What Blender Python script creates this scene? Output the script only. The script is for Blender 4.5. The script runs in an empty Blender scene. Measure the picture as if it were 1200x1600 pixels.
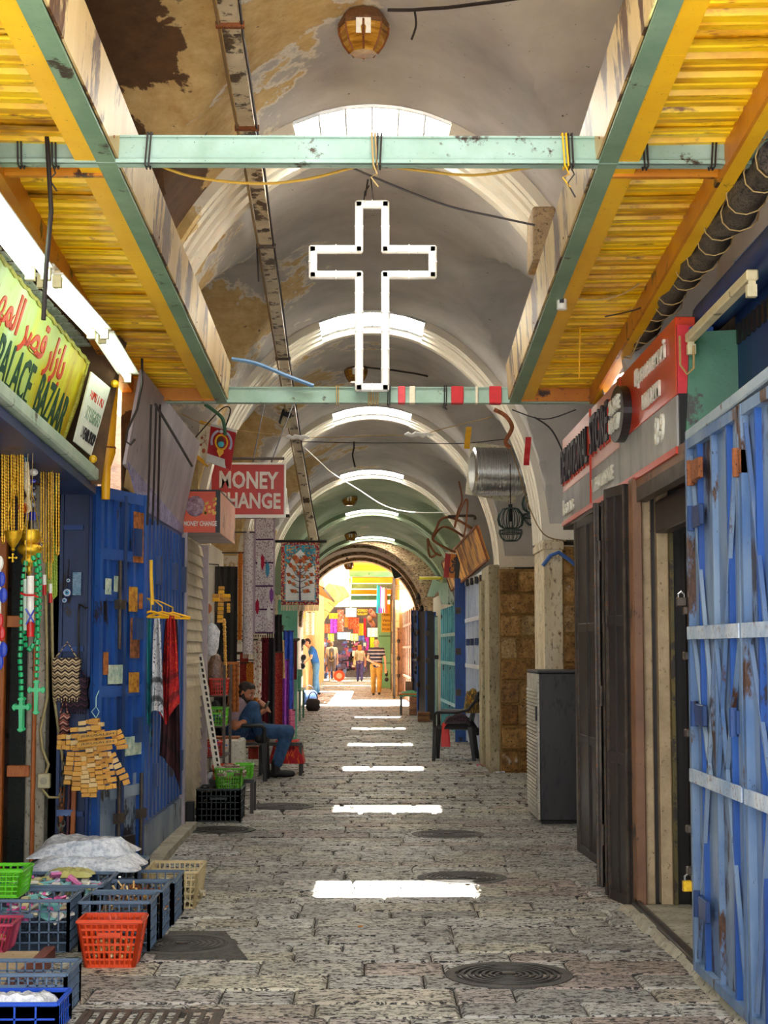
import bpy, bmesh, math, random
from mathutils import Vector, Matrix, Euler
random.seed(7)
R = random.Random(11)
PI = math.pi
SC = bpy.context.scene
COL = SC.collection
V = Vector

# ------------------------------------------------------------------ camera, sky, sun, exposure
FPX = 2500.0                      # focal length in pixels of the 1200x1600 frame
CAMH = 1.45
PITCH = math.atan(214 / FPX)
YAW = math.atan(-19 / FPX * math.cos(PITCH))
cam_data = bpy.data.cameras.new('camera')
cam = bpy.data.objects.new('camera', cam_data)
COL.objects.link(cam)
cam.location = (0, 0, CAMH)
cam.rotation_euler = (PI / 2 + PITCH, 0, YAW)
cam_data.sensor_fit = 'VERTICAL'
cam_data.sensor_height = 36.0
cam_data.lens = 36.0 * FPX / 1600.0
cam_data.clip_end = 300
SC.camera = cam
CR = Euler((PI / 2 + PITCH, 0, YAW)).to_matrix()
CO = V((0, 0, CAMH))

world = bpy.data.worlds.new('sky')
SC.world = world
world.use_nodes = True
_bg = world.node_tree.nodes['Background']
_bg.inputs[0].default_value = (0.97, 0.985, 1.0, 1)
_bg.inputs[1].default_value = 1.85

sun_data = bpy.data.lights.new('sun', 'SUN')
sun_data.energy = 70.0
sun_data.angle = 0.009
sun_data.color = (1.0, 0.985, 0.96)
sun = bpy.data.objects.new('sun', sun_data)
COL.objects.link(sun)
sun.location = (0, 20, 30)
sun.rotation_euler = Euler((math.radians(-1.2), math.radians(-1.8), 0))

SC.view_settings.view_transform = 'Standard'
SC.view_settings.look = 'None'
SC.view_settings.gamma = 1.0
SC.view_settings.use_curve_mapping = False
SC.view_settings.exposure = 1.2
SC.cycles.max_bounces = 10
SC.cycles.diffuse_bounces = 7
SC.cycles.glossy_bounces = 3
SC.cycles.transparent_max_bounces = 8
SC.cycles.sample_clamp_indirect = 8.0
SC.cycles.caustics_reflective = False
SC.cycles.caustics_refractive = False

# ------------------------------------------------------------------ points from the photograph's frame
def ray(px, py):
    return CR @ V(((px - 600) / FPX, (800 - py) / FPX, -1))
def at_y(px, py, y):
    d = ray(px, py); return CO + d * (y / d.y)
def at_x(px, py, x):
    d = ray(px, py); return CO + d * (x / d.x)
def at_z(px, py, z=0.0):
    d = ray(px, py); return CO + d * ((z - CAMH) / d.z)

# ------------------------------------------------------------------ materials
def hexc(h, a=1.0):
    h = h.lstrip('#')
    c = [int(h[i:i + 2], 16) / 255 for i in (0, 2, 4)]
    c = [x / 12.92 if x <= .04045 else ((x + .055) / 1.055) ** 2.4 for x in c]
    return (*c, a)

class NT:
    def __init__(s, name):
        s.m = bpy.data.materials.new(name); s.m.use_nodes = True
        s.t = s.m.node_tree; s.t.nodes.clear()
        s.out = s.n('ShaderNodeOutputMaterial')
    def n(s, typ, **kw):
        x = s.t.nodes.new(typ)
        for k, v in kw.items(): setattr(x, k, v)
        return x
    def l(s, a, b): s.t.links.new(a, b)
    def setin(s, sock, v):
        if hasattr(v, 'links') or isinstance(v, bpy.types.NodeSocket): s.l(v, sock)
        else: sock.default_value = v
    def coords(s, kind='world', rnd=False):
        if kind == 'world': c = s.n('ShaderNodeNewGeometry').outputs['Position']
        else:
            c = s.n('ShaderNodeTexCoord').outputs[{'object': 'Object', 'uv': 'UV', 'gen': 'Generated'}[kind]]
        if rnd:
            oi = s.n('ShaderNodeObjectInfo')
            mu = s.math('MULTIPLY', oi.outputs['Random'], 37.0)
            va = s.n('ShaderNodeVectorMath', operation='ADD'); s.l(c, va.inputs[0]); s.l(mu, va.inputs[1]); c = va.outputs[0]
        return c
    def scale(s, c, v):
        x = s.n('ShaderNodeVectorMath', operation='MULTIPLY'); s.l(c, x.inputs[0]); x.inputs[1].default_value = v; return x.outputs[0]
    def math(s, op, a, b=0.0, clamp=False):
        x = s.n('ShaderNodeMath', operation=op); x.use_clamp = clamp
        s.setin(x.inputs[0], a); s.setin(x.inputs[1], b); return x.outputs[0]
    def noise(s, c, sc, det=6, rough=.6, dist=0.0):
        x = s.n('ShaderNodeTexNoise'); s.l(c, x.inputs['Vector'])
        x.inputs['Scale'].default_value = sc; x.inputs['Detail'].default_value = det
        x.inputs['Roughness'].default_value = rough; x.inputs['Distortion'].default_value = dist
        return x.outputs['Fac']
    def ramp(s, f, stops, interp='LINEAR'):
        x = s.n('ShaderNodeValToRGB'); x.color_ramp.interpolation = interp
        e = x.color_ramp.elements
        while len(e) < len(stops): e.new(.5)
        for i, (p, c) in enumerate(stops):
            e[i].position = p; e[i].color = hexc(c) if isinstance(c, str) else (c, c, c, 1)
        s.l(f, x.inputs[0]); return x.outputs[0]
    def mix(s, f, a, b, blend='MIX'):
        x = s.n('ShaderNodeMix', data_type='RGBA', blend_type=blend)
        s.setin(x.inputs[0], f)
        s.setin(x.inputs[6], hexc(a) if isinstance(a, str) else a)
        s.setin(x.inputs[7], hexc(b) if isinstance(b, str) else b)
        return x.outputs[2]
    def sep(s, c):
        x = s.n('ShaderNodeSeparateXYZ'); s.l(c, x.inputs[0]); return x.outputs
    def bump(s, h, st=.3, dist=.01):
        x = s.n('ShaderNodeBump'); x.inputs['Strength'].default_value = st; x.inputs['Distance'].default_value = dist
        s.l(h, x.inputs['Height']); return x.outputs[0]
    def bsdf(s, col, rough=.6, metal=0.0, nrm=None, **kw):
        b = s.n('ShaderNodeBsdfPrincipled')
        s.setin(b.inputs['Base Color'], hexc(col) if isinstance(col, str) else col)
        s.setin(b.inputs['Roughness'], rough); s.setin(b.inputs['Metallic'], metal)
        if nrm is not None: s.l(nrm, b.inputs['Normal'])
        for k, v in kw.items(): s.setin(b.inputs[k.replace('_', ' ')], v)
        s.l(b.outputs[0], s.out.inputs[0]); return b

MATS = {}
def grunge(name, c1, c2, c3=None, sc=4.0, rough=.6, metal=0.0, bump=.25, dirt=.42, stretch=(1, 1, 1), coord='world', rnd=False, **kw):
    """weathered surface: two tones in broad patches and a third in fine specks"""
    if name in MATS: return MATS[name]
    t = NT(name); c = t.coords(coord, rnd); c = t.scale(c, stretch)
    a = t.noise(c, sc, 5, .65); col = t.ramp(a, [(.32, c1), (.68, c2)])
    f = t.noise(c, sc * 7, 6, .7)
    if c3:
        k = t.ramp(f, [(dirt - .06, 1.0), (dirt + .04, 0.0)]); col = t.mix(k, col, c3)
    t.bsdf(col, rough, metal, t.bump(f, bump, .006) if bump else None, **kw)
    MATS[name] = t.m; return t.m
def rusty(name, paint, paint2, rust='#6b3518', sc=3.0, amount=.36, rough=.45, metal=0.0, coord='world', stretch=(1, 1, 1)):
    if name in MATS: return MATS[name]
    t = NT(name); c = t.scale(t.coords(coord), stretch)
    a = t.noise(c, sc, 6, .7); base = t.ramp(t.noise(c, sc * .7, 4, .6), [(.3, paint), (.7, paint2)])
    k = t.ramp(a, [(amount - .025, 1.0), (amount + .02, 0.0)])
    f = t.noise(c, sc * 14, 5, .7)
    sp = t.ramp(f, [(.3, 1.0), (.36, 0.0)])
    col = t.mix(k, base, t.ramp(f, [(.35, rust), (.65, '#2a1a12')]))
    col = t.mix(sp, col, '#1d1815')
    t.bsdf(col, rough, metal, t.bump(f, .25, .004)); MATS[name] = t.m; return t.m
def plain(name, c, rough=.5, metal=0.0, **kw):
    if name in MATS: return MATS[name]
    t = NT(name); c0 = t.coords('object')
    f = t.noise(c0, 40, 3, .6); h = hexc(c)
    lo = tuple(x * .72 for x in h[:3]) + (1,); hi = tuple(min(1, x * 1.18) for x in h[:3]) + (1,)
    t.bsdf(t.mix(f, lo, hi), rough, metal, None, **kw); MATS[name] = t.m; return t.m
def glow(name, c, st):
    if name in MATS: return MATS[name]
    t = NT(name); e = t.n('ShaderNodeEmission'); e.inputs[0].default_value = hexc(c); e.inputs[1].default_value = st
    t.l(e.outputs[0], t.out.inputs[0]); MATS[name] = t.m; return t.m

# ------------------------------------------------------------------ mesh builder
def orth(d):
    d = V(d).normalized(); u = d.cross(V((0, 0, 1)))
    if u.length < 1e-4: u = d.cross(V((0, 1, 0)))
    u.normalize(); return u, d.cross(u).normalized()
class MB:
    def __init__(s): s.v = []; s.f = []; s.uv = {}; s.mi = []; s.cur = 0
    def add(s, vs, fs):
        o = len(s.v); s.v += [V(p) for p in vs]
        for f in fs: s.f.append(tuple(i + o for i in f)); s.mi.append(s.cur)
        return s
    def box(s, x0, x1, y0, y1, z0, z1):
        return s.add([(x, y, z) for z in (z0, z1) for y in (y0, y1) for x in (x0, x1)],
                     [(0, 2, 3, 1), (4, 5, 7, 6), (0, 1, 5, 4), (2, 6, 7, 3), (0, 4, 6, 2), (1, 3, 7, 5)])
    def hexa(s, p):          # 8 corners: bottom ring (4, counter-clockwise from above), top ring
        return s.add(p, [(3, 2, 1, 0), (4, 5, 6, 7), (0, 1, 5, 4), (1, 2, 6, 5), (2, 3, 7, 6), (3, 0, 4, 7)])
    def obox(s, c, u, v, w, a, b, d):    # centre, three axes, half sizes
        c = V(c); u, v, w = V(u).normalized() * a, V(v).normalized() * b, V(w).normalized() * d
        return s.hexa([c - u - v - w, c + u - v - w, c + u + v - w, c - u + v - w, c - u - v + w, c + u - v + w, c + u + v + w, c - u + v + w])
    def bar(s, p, q, a, b, up=None):     # box along a segment; a, b are full widths
        p, q = V(p), V(q); d = q - p
        if up is None: u, w = orth(d)
        else:
            w = V(up); w = (w - d * (w.dot(d) / d.length_squared)).normalized(); u = d.normalized().cross(w)
        return s.obox((p + q) / 2, u, w, d, a / 2, b / 2, d.length / 2)
    def tube(s, pts, r, n=6, closed=False, caps=True):
        pts = [V(p) for p in pts]; N = len(pts); base = len(s.v); vs = []; u = None
        for i, p in enumerate(pts):
            d = (pts[(i + 1) % N] - pts[i - 1]) if closed else (pts[min(i + 1, N - 1)] - pts[max(i - 1, 0)])
            if d.length < 1e-9: d = V((0, 0, 1))
            d.normalize()
            if u is None: u = orth(d)[0]
            else:
                u = u - d * u.dot(d)
                u = u.normalized() if u.length > 1e-5 else orth(d)[0]
            w = d.cross(u); rr = r[i] if isinstance(r, (list, tuple)) else r
            vs += [p + (u * math.cos(2 * PI * k / n) + w * math.sin(2 * PI * k / n)) * rr for k in range(n)]
        fs = []
        for i in range(N if closed else N - 1):
            a, b = i * n, ((i + 1) % N) * n
            fs += [(a + k, a + (k + 1) % n, b + (k + 1) % n, b + k) for k in range(n)]
        if caps and not closed: fs += [tuple(range(n - 1, -1, -1)), tuple((N - 1) * n + k for k in range(n))]
        return s.add(vs, fs)
    def cyl(s, p, q, r0, r1=None, n=12):
        return s.tube([p, q], [r0, r0 if r1 is None else r1], n)
    def lathe(s, prof, c, n=20, axis=(0, 0, 1)):
        c = V(c); w = V(axis).normalized(); u, t = orth(w); vs = []; fs = []
        for r, z in prof: vs += [c + w * z + (u * math.cos(2 * PI * k / n) + t * math.sin(2 * PI * k / n)) * max(r, 1e-4) for k in range(n)]
        for i in range(len(prof) - 1):
            a, b = i * n, (i + 1) * n
            fs += [(a + k, b + k, b + (k + 1) % n, a + (k + 1) % n) for k in range(n)]
        fs += [tuple(range(n)), tuple(len(prof) * n - 1 - k for k in range(n))]
        return s.add(vs, fs)
    def prism(s, poly, o, u, v, depth):  # 2D outline in the u, v plane, extruded along u x v
        o, u, v = V(o), V(u), V(v); w = u.cross(v).normalized() * depth; n = len(poly)
        a = [o + u * x + v * y for x, y in poly]
        return s.add(a + [p + w for p in a], [tuple(range(n - 1, -1, -1)), tuple(range(n, 2 * n))] +
                     [(i, (i + 1) % n, n + (i + 1) % n, n + i) for i in range(n)])
    def ball(s, c, r, nu=10, nv=6):
        c = V(c); rx, ry, rz = r if isinstance(r, (tuple, list)) else (r, r, r)
        vs = [c + V((0, 0, rz))]; fs = []
        for j in range(1, nv):
            a = PI * j / nv
            vs += [c + V((rx * math.sin(a) * math.cos(2 * PI * k / nu), ry * math.sin(a) * math.sin(2 * PI * k / nu), rz * math.cos(a))) for k in range(nu)]
        vs.append(c - V((0, 0, rz)))
        fs += [(0, 1 + k, 1 + (k + 1) % nu) for k in range(nu)]
        for j in range(nv - 2):
            a, b = 1 + j * nu, 1 + (j + 1) * nu
            fs += [(a + k, b + k, b + (k + 1) % nu, a + (k + 1) % nu) for k in range(nu)]
        e = len(vs) - 1; a = 1 + (nv - 2) * nu
        fs += [(e, a + (k + 1) % nu, a + k) for k in range(nu)]
        return s.add(vs, fs)
    def cap(s, p, q, r0, r1, n=12):      # a rounded, tapering limb
        p, q = V(p), V(q); d = q - p
        if d.length < 1e-6: return s.ball(p, r0, n, 8)
        d.normalize(); pts = []; rs = []
        for k in range(1, 5): a = PI / 2 * k / 4; pts.append(p - d * r0 * math.cos(a)); rs.append(r0 * math.sin(a))
        for k in range(3, -1, -1): a = PI / 2 * k / 4 + .06 * (k == 0); pts.append(q + d * r1 * math.cos(a)); rs.append(r1 * math.sin(a))
        return s.tube(pts, rs, n)
    def sheet(s, fn, nu, nv, t=(0, .004, 0)):   # cloth or plate: fn(u, v) gives a point; t its thickness vector; keeps UVs
        t = V(t); o = len(s.v); W = nu + 1; n1 = W * (nv + 1)
        P = [V(fn(i / nu, j / nv)) for j in range(nv + 1) for i in range(W)]
        s.v += P + [p + t for p in P]
        uv = [(i / nu, j / nv) for j in range(nv + 1) for i in range(W)] * 2
        for k, q in enumerate(uv): s.uv[o + k] = q
        F = []
        for j in range(nv):
            for i in range(nu):
                a = j * W + i; F += [(a, a + 1, a + W + 1, a + W), (n1 + a, n1 + a + W, n1 + a + W + 1, n1 + a + 1)]
        ed = [i for i in range(W)] + [j * W + nu for j in range(1, nv + 1)] + [nv * W + i for i in range(nu - 1, -1, -1)] + [j * W for j in range(nv - 1, 0, -1)]
        for k in range(len(ed)): a, b = ed[k], ed[(k + 1) % len(ed)]; F.append((a, n1 + a, n1 + b, b))
        for f in F: s.f.append(tuple(i + o for i in f)); s.mi.append(s.cur)
        return s
    def mesh(s, name, mat, org=(0, 0, 0), smooth=None, bevel=0.0):
        me = bpy.data.meshes.new(name); org = V(org)
        me.from_pydata([tuple(p - org) for p in s.v], [], s.f)
        if s.uv:
            lay = me.uv_layers.new(name='UVMap')
            for lp in me.loops: lay.data[lp.index].uv = s.uv.get(lp.vertex_index, (0, 0))
        for m in (mat if isinstance(mat, (list, tuple)) else [mat]): me.materials.append(m)
        if isinstance(mat, (list, tuple)):
            for p, i in zip(me.polygons, s.mi): p.material_index = i
        bm = bmesh.new(); bm.from_mesh(me)
        bmesh.ops.recalc_face_normals(bm, faces=bm.faces)
        if bevel:
            es = [e for e in bm.edges if len(e.link_faces) == 2 and e.calc_face_angle(0) > .6]
            bmesh.ops.bevel(bm, geom=es, offset=bevel, segments=1, affect='EDGES', clamp_overlap=True)
        bm.to_mesh(me); bm.free()
        if smooth is not None:
            for p in me.polygons: p.use_smooth = True
            me.set_sharp_from_angle(angle=math.radians(smooth))
        me.update(); return me
    def build(s, name, mat, parent=None, smooth=None, bevel=0.0, **tags):
        org = parent_origin(parent)
        loc = (0, 0, 0)
        if parent is None and s.v:        # a thing of one mesh gets its origin at the middle of its foot
            xs = [p.x for p in s.v]; ys = [p.y for p in s.v]; zs = [p.z for p in s.v]
            org = V(((min(xs) + max(xs)) / 2, (min(ys) + max(ys)) / 2, min(zs))); loc = org
        o = bpy.data.objects.new(name, s.mesh(name, mat, org, smooth, bevel))
        COL.objects.link(o); o.location = loc; o.parent = parent
        for k, v in tags.items(): o[k] = v
        return o
ORG = {}
def parent_origin(p):
    if p is None: return V((0, 0, 0))
    o = V((0, 0, 0))
    while p is not None: o += V(p.location); p = p.parent
    return o
def thing(name, label, cat, loc=(0, 0, 0), group=None):
    o = bpy.data.objects.new(name, None); COL.objects.link(o); o.location = loc; o.empty_display_size = .1
    o['label'] = label; o['category'] = cat
    if group: o['group'] = group
    return o
def tag(o, label, cat, group=None):
    o['label'] = label; o['category'] = cat
    if group: o['group'] = group
    return o
def struct(name, mb, mat, parent=None, **kw):
    o = mb.build(name, mat, parent, **kw)
    if parent is None: o['kind'] = 'structure'
    return o
def stuff(o, label=None, cat=None):
    o['kind'] = 'stuff'
    if label: o['label'] = label; o['category'] = cat
    return o
def copy_tree(o, parent=None):
    c = o.copy(); COL.objects.link(c)
    if parent is not None: c.parent = parent
    for ch in list(o.children): copy_tree(ch, c)
    return c
def place(o, loc, rz=None, sc=None, label=None, group=None):
    o.location = loc
    if rz is not None: o.rotation_euler = (0, 0, rz)
    if sc is not None: o.scale = (sc, sc, sc) if not isinstance(sc, (tuple, list)) else sc
    if label: o['label'] = label
    if group: o['group'] = group
    return o
def words(body, size, mat, parent, name, o, u, v, depth=.004, sx=1.0, bold=0.0, align='CENTER', sp=1.0, shear=0.0, fit=None):
    """raised or printed lettering: o = middle of the line, u = reading direction, v = up"""
    cu = bpy.data.curves.new(name, 'FONT'); cu.body = body; cu.size = size; cu.extrude = depth / 2; cu.offset = bold * size
    cu.align_x = align; cu.align_y = 'CENTER'; cu.space_character = sp; cu.shear = shear; cu.resolution_u = 2
    ob = bpy.data.objects.new(name, cu); COL.objects.link(ob)
    bpy.context.view_layer.update()
    me = bpy.data.meshes.new_from_object(ob.evaluated_get(bpy.context.evaluated_depsgraph_get()))
    bpy.data.objects.remove(ob); bpy.data.curves.remove(cu)
    u, v, o = V(u).normalized(), V(v).normalized(), V(o); w = u.cross(v)
    if fit and len(me.vertices):
        xs = [q.co.x for q in me.vertices]; ys = [q.co.y for q in me.vertices]
        kx = fit[0] / max(1e-6, max(xs) - min(xs)); ky = fit[1] / max(1e-6, max(ys) - min(ys)) if fit[1] else kx
        mx, my = (max(xs) + min(xs)) / 2, (max(ys) + min(ys)) / 2
    else: kx, ky, mx, my = sx, 1, 0, 0
    po = parent_origin(parent)
    for q in me.vertices:
        c = q.co.copy(); q.co = o - po + u * ((c.x - mx) * kx) + v * ((c.y - my) * ky) + w * c.z
    me.materials.clear(); me.materials.append(mat)
    r = bpy.data.objects.new(name, me); COL.objects.link(r); r.parent = parent
    return r
def curve(pts, k=5):
    """smooth a bent wire through its points"""
    P = [V(p) for p in pts]; out = []
    if len(P) < 3: return P
    for i in range(len(P) - 1):
        a, b, c, d = P[max(i - 1, 0)], P[i], P[i + 1], P[min(i + 2, len(P) - 1)]
        for j in range(k):
            t = j / k; out.append(.5 * (2 * b + (c - a) * t + (2 * a - 5 * b + 4 * c - d) * t * t + (3 * b - a - 3 * c + d) * t ** 3))
    return out + [P[-1]]
def sag(p, q, drop, n=14):
    p, q = V(p), V(q)
    return [p.lerp(q, i / n) - V((0, 0, drop * 4 * (i / n) * (1 - i / n))) for i in range(n + 1)]
def blob(name, caps, mat, parent, vox=.008, smooth=3, extra=None):
    """one continuous surface grown from overlapping tapered limbs"""
    m = MB()
    for c in caps: m.cap(*c)
    if extra: extra(m)
    me = m.mesh(name + '_tmp', mat, parent_origin(parent))
    ob = bpy.data.objects.new(name + '_tmp', me); COL.objects.link(ob)
    r = ob.modifiers.new('r', 'REMESH'); r.mode = 'VOXEL'; r.voxel_size = vox; r.use_smooth_shade = True
    if smooth: k = ob.modifiers.new('s', 'SMOOTH'); k.factor = .5; k.iterations = smooth
    bpy.context.view_layer.update()
    me2 = bpy.data.meshes.new_from_object(ob.evaluated_get(bpy.context.evaluated_depsgraph_get()))
    me2.name = name; bpy.data.objects.remove(ob); bpy.data.meshes.remove(me)
    me2.materials.clear(); me2.materials.append(mat)
    for p in me2.polygons: p.use_smooth = True
    o = bpy.data.objects.new(name, me2); COL.objects.link(o); o.parent = parent
    return o
# ------------------------------------------------------------------ shared materials
def m_pave():
    t = NT('paving stone'); c = t.coords('world')
    oi = t.n('ShaderNodeObjectInfo').outputs['Random']
    at = t.n('ShaderNodeAttribute', attribute_name='tone').outputs['Fac']
    rn = t.math('FRACT', t.math('ADD', oi, at))
    base = t.ramp(rn, [(0, '#98958e'), (.25, '#cfccc3'), (.5, '#b5b2a9'), (.68, '#cdc6b0'), (.82, '#b09c92'), (.95, '#d6d4cd')])
    a = t.noise(t.scale(c, (14, 30, 20)), 1.0, 4, .6, .8); b = t.noise(t.scale(c, (45, 95, 60)), 1.0, 3, .6, .5)
    pit = t.ramp(t.math('ADD', t.math('MULTIPLY', a, .45), t.math('MULTIPLY', b, .55)), [(.455, 1.0), (.50, .0)])
    lo = t.ramp(t.noise(c, 1.3, 5, .6), [(.3, '#7b7872'), (.7, '#ffffff')])
    col = t.mix(.55, base, lo, 'MULTIPLY'); col = t.mix(pit, col, '#2b2826')
    t.bsdf(col, t.math('ADD', .45, t.math('MULTIPLY', pit, .4)), 0, t.bump(t.math('SUBTRACT', 1.0, pit), .5, .006))
    MATS['pave'] = t.m; return t.m
def m_plaster(name, main, main2, tan, brown, bias_left=0.0, dark=.33):
    t = NT(name); c = t.coords('world'); x, y, z = t.sep(c)
    n1 = t.noise(c, .8, 7, .62, .3); n2 = t.noise(c, 9, 6, .7)
    base = t.ramp(t.noise(t.scale(c, (1, 1, .5)), 1.1, 6, .6), [(.3, main), (.7, main2)])
    f = t.math('ADD', n1, t.math('MULTIPLY', n2, .10))
    near = t.ramp(t.math('MULTIPLY', y, .05), [(.47, 1.0), (.56, .35)])
    left = t.math('MULTIPLY', t.math('MULTIPLY', t.math('MULTIPLY', x, -1.0), bias_left), near)       # plaster has come away on the damp side of the street
    f2 = t.math('ADD', f, left)
    k1 = t.ramp(f2, [(.69, 0.0), (.70, 1.0)]); k2 = t.ramp(f2, [(.84, 0.0), (.85, 1.0)])
    ed = t.ramp(f2, [(.66, 0.0), (.685, .75), (.70, 0.0)])
    col = t.mix(k1, base, t.ramp(n2, [(.3, tan), (.7, '#d9c08a')])); col = t.mix(k2, col, t.ramp(n2, [(.3, brown), (.7, '#6a4b30')]))
    col = t.mix(ed, col, '#efe6d2')
    sp = t.ramp(t.noise(c, 26, 4, .7), [(.27, 1.0), (.33, 0.0)]); col = t.mix(sp, col, '#4a4038')
    t.bsdf(col, .85, 0, t.bump(t.math('ADD', k1, n2), .3, .01)); MATS[name] = t.m; return t.m
def m_corr():
    t = NT('yellow sheet'); c = t.coords('world')
    a = t.noise(t.scale(c, (1.5, 7, 1)), 1.0, 5, .65)
    col = t.ramp(a, [(.25, '#6e3d02'), (.42, '#d39a05'), (.55, '#f0c50a'), (.8, '#f6d51c')])
    g = t.ramp(t.noise(t.scale(c, (5, 30, 5)), 1, 4, .7), [(.3, 1.0), (.42, 0.0)]); col = t.mix(g, col, '#7a4a06')
    t.bsdf(col, .38, 0, None); MATS['corr'] = t.m; return t.m
def m_blocks(name='old stone'):
    t = NT(name); c = t.coords('world'); rn = t.n('ShaderNodeObjectInfo').outputs['Random']
    base = t.ramp(rn, [(0, '#a88450'), (.35, '#d0ae78'), (.6, '#9a7448'), (.8, '#d8c6a2'), (1, '#b89660')])
    n = t.noise(c, 14, 7, .72); col = t.mix(.9, base, t.ramp(n, [(.3, '#4a3420'), (.5, '#c9b28a'), (.72, '#fff4da')]), 'MULTIPLY')
    pit = t.ramp(t.noise(c, 40, 5, .7), [(.36, 1.0), (.45, 0.0)]); col = t.mix(pit, col, '#2a1c10')
    w = t.ramp(t.noise(c, 3, 5, .7), [(.62, 0.0), (.68, .7)]); col = t.mix(w, col, '#cfc8ba')
    t.bsdf(col, .85, 0, t.bump(n, .7, .02)); MATS[name] = t.m; return t.m
PAVE = m_pave()
PLAST = m_plaster('vault plaster', '#a09a96', '#cfcac4', '#b8935a', '#4a3220', .30)
PLASTG = m_plaster('green vault plaster', '#869677', '#b8c2a4', '#8d8a5a', '#3c3a26', 0.0)
BAND = m_plaster('arch plaster', '#d6cdb9', '#efe8d8', '#b3924f', '#6a4a2a', .07)
BRICKV = grunge('vault rubble', '#8a6a4c', '#c2a57e', '#33231a', sc=3, rough=.9, bump=.8, dirt=.47, stretch=(1, 3, 3))
CORR = m_corr(); BLOCK = m_blocks()
GREEN = rusty('green steel', '#7f9c86', '#a3bdb0', '#4e3a22', sc=5, amount=.38)
GREEND = rusty('dull green steel', '#5f7d62', '#7d9678', '#3c2a18', sc=5, amount=.36)
YEL = rusty('yellow paint', '#e0a406', '#f0bb12', '#6b3a0a', sc=4, amount=.3)
ORANGE = rusty('ochre channel paint', '#b8690c', '#d68a14', '#4a2408', sc=4, amount=.4)
FASC = rusty('cream fascia', '#b08a48', '#d8c08a', '#6a3f18', sc=3.2, amount=.45, stretch=(1, 1, .35))
BLUE = rusty('blue door paint', '#16397c', '#2456a0', '#1c1a22', sc=4, amount=.38, stretch=(1, 1, .5))
BLUEL = rusty('pale blue gate paint', '#1f4a86', '#93a3ae', '#3a2a22', sc=2.2, amount=.43, stretch=(1, 1, .45))
BLUED = rusty('deep blue paint', '#14294f', '#24447c', '#0d0f1a', sc=4, amount=.4, stretch=(1, 1, .5))
DARK = rusty('dark door paint', '#1e1a19', '#352d29', '#0f0c0b', sc=5, amount=.4, stretch=(1, 1, .4))
BLACKM = plain('black metal', '#1b1918', .4, .3)
IRON = grunge('worn iron', '#3a3430', '#5c544c', '#7a4a28', sc=8, rough=.5, metal=.6, dirt=.4)
WOOD = grunge('orange wood', '#a4521c', '#c9752e', '#4a2008', sc=5, rough=.45, stretch=(4, 4, .5), dirt=.38)
CONC = grunge('concrete', '#8e8676', '#b5ad9a', '#4a4438', sc=5, rough=.9, bump=.5, dirt=.4)
BEIGE = grunge('beige stone jamb', '#a08a6c', '#c4ac88', '#5a4836', sc=6, rough=.8, bump=.4, dirt=.36)
BROWNJ = rusty('brown jamb paint', '#6d4a34', '#8a6246', '#3a2418', sc=5, amount=.38)
GREYM = grunge('grey sheet metal', '#8d8287', '#b5aab0', '#5d4f54', sc=3, rough=.5, metal=.2, stretch=(1, 1, .4), dirt=.36)
WHITEP = rusty('white paint', '#d9d4c8', '#efebe2', '#8a5a2a', sc=5, amount=.29)
CORD = plain('dark cable', '#2b2220', .6)
CORDB = plain('buff cord', '#b3945c', .7)
ALU = plain('aluminium', '#c9c9c6', .28, .9)
RUST = grunge('rusted iron', '#6e3b1c', '#96572c', '#2e170c', sc=12, rough=.8, dirt=.42)
JOINT = grunge('joint dirt', '#2f2a24', '#4a4238', '#1a1613', sc=8, rough=.95, bump=.4)
ASPH = grunge('asphalt', '#46443f', '#5c5954', '#26241f', sc=10, rough=.9, bump=.6, dirt=.44)
WALLP = m_plaster('side wall plaster', '#b0a592', '#cfc5b2', '#b89a6a', '#5a4028', 0.0)
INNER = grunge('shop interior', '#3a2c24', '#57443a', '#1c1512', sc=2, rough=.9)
BRASS = grunge('gilt brass', '#d99a12', '#f4cf3c', '#7a3f06', sc=30, rough=.3, metal=.75, bump=.4, coord='object', dirt=.36)
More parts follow.
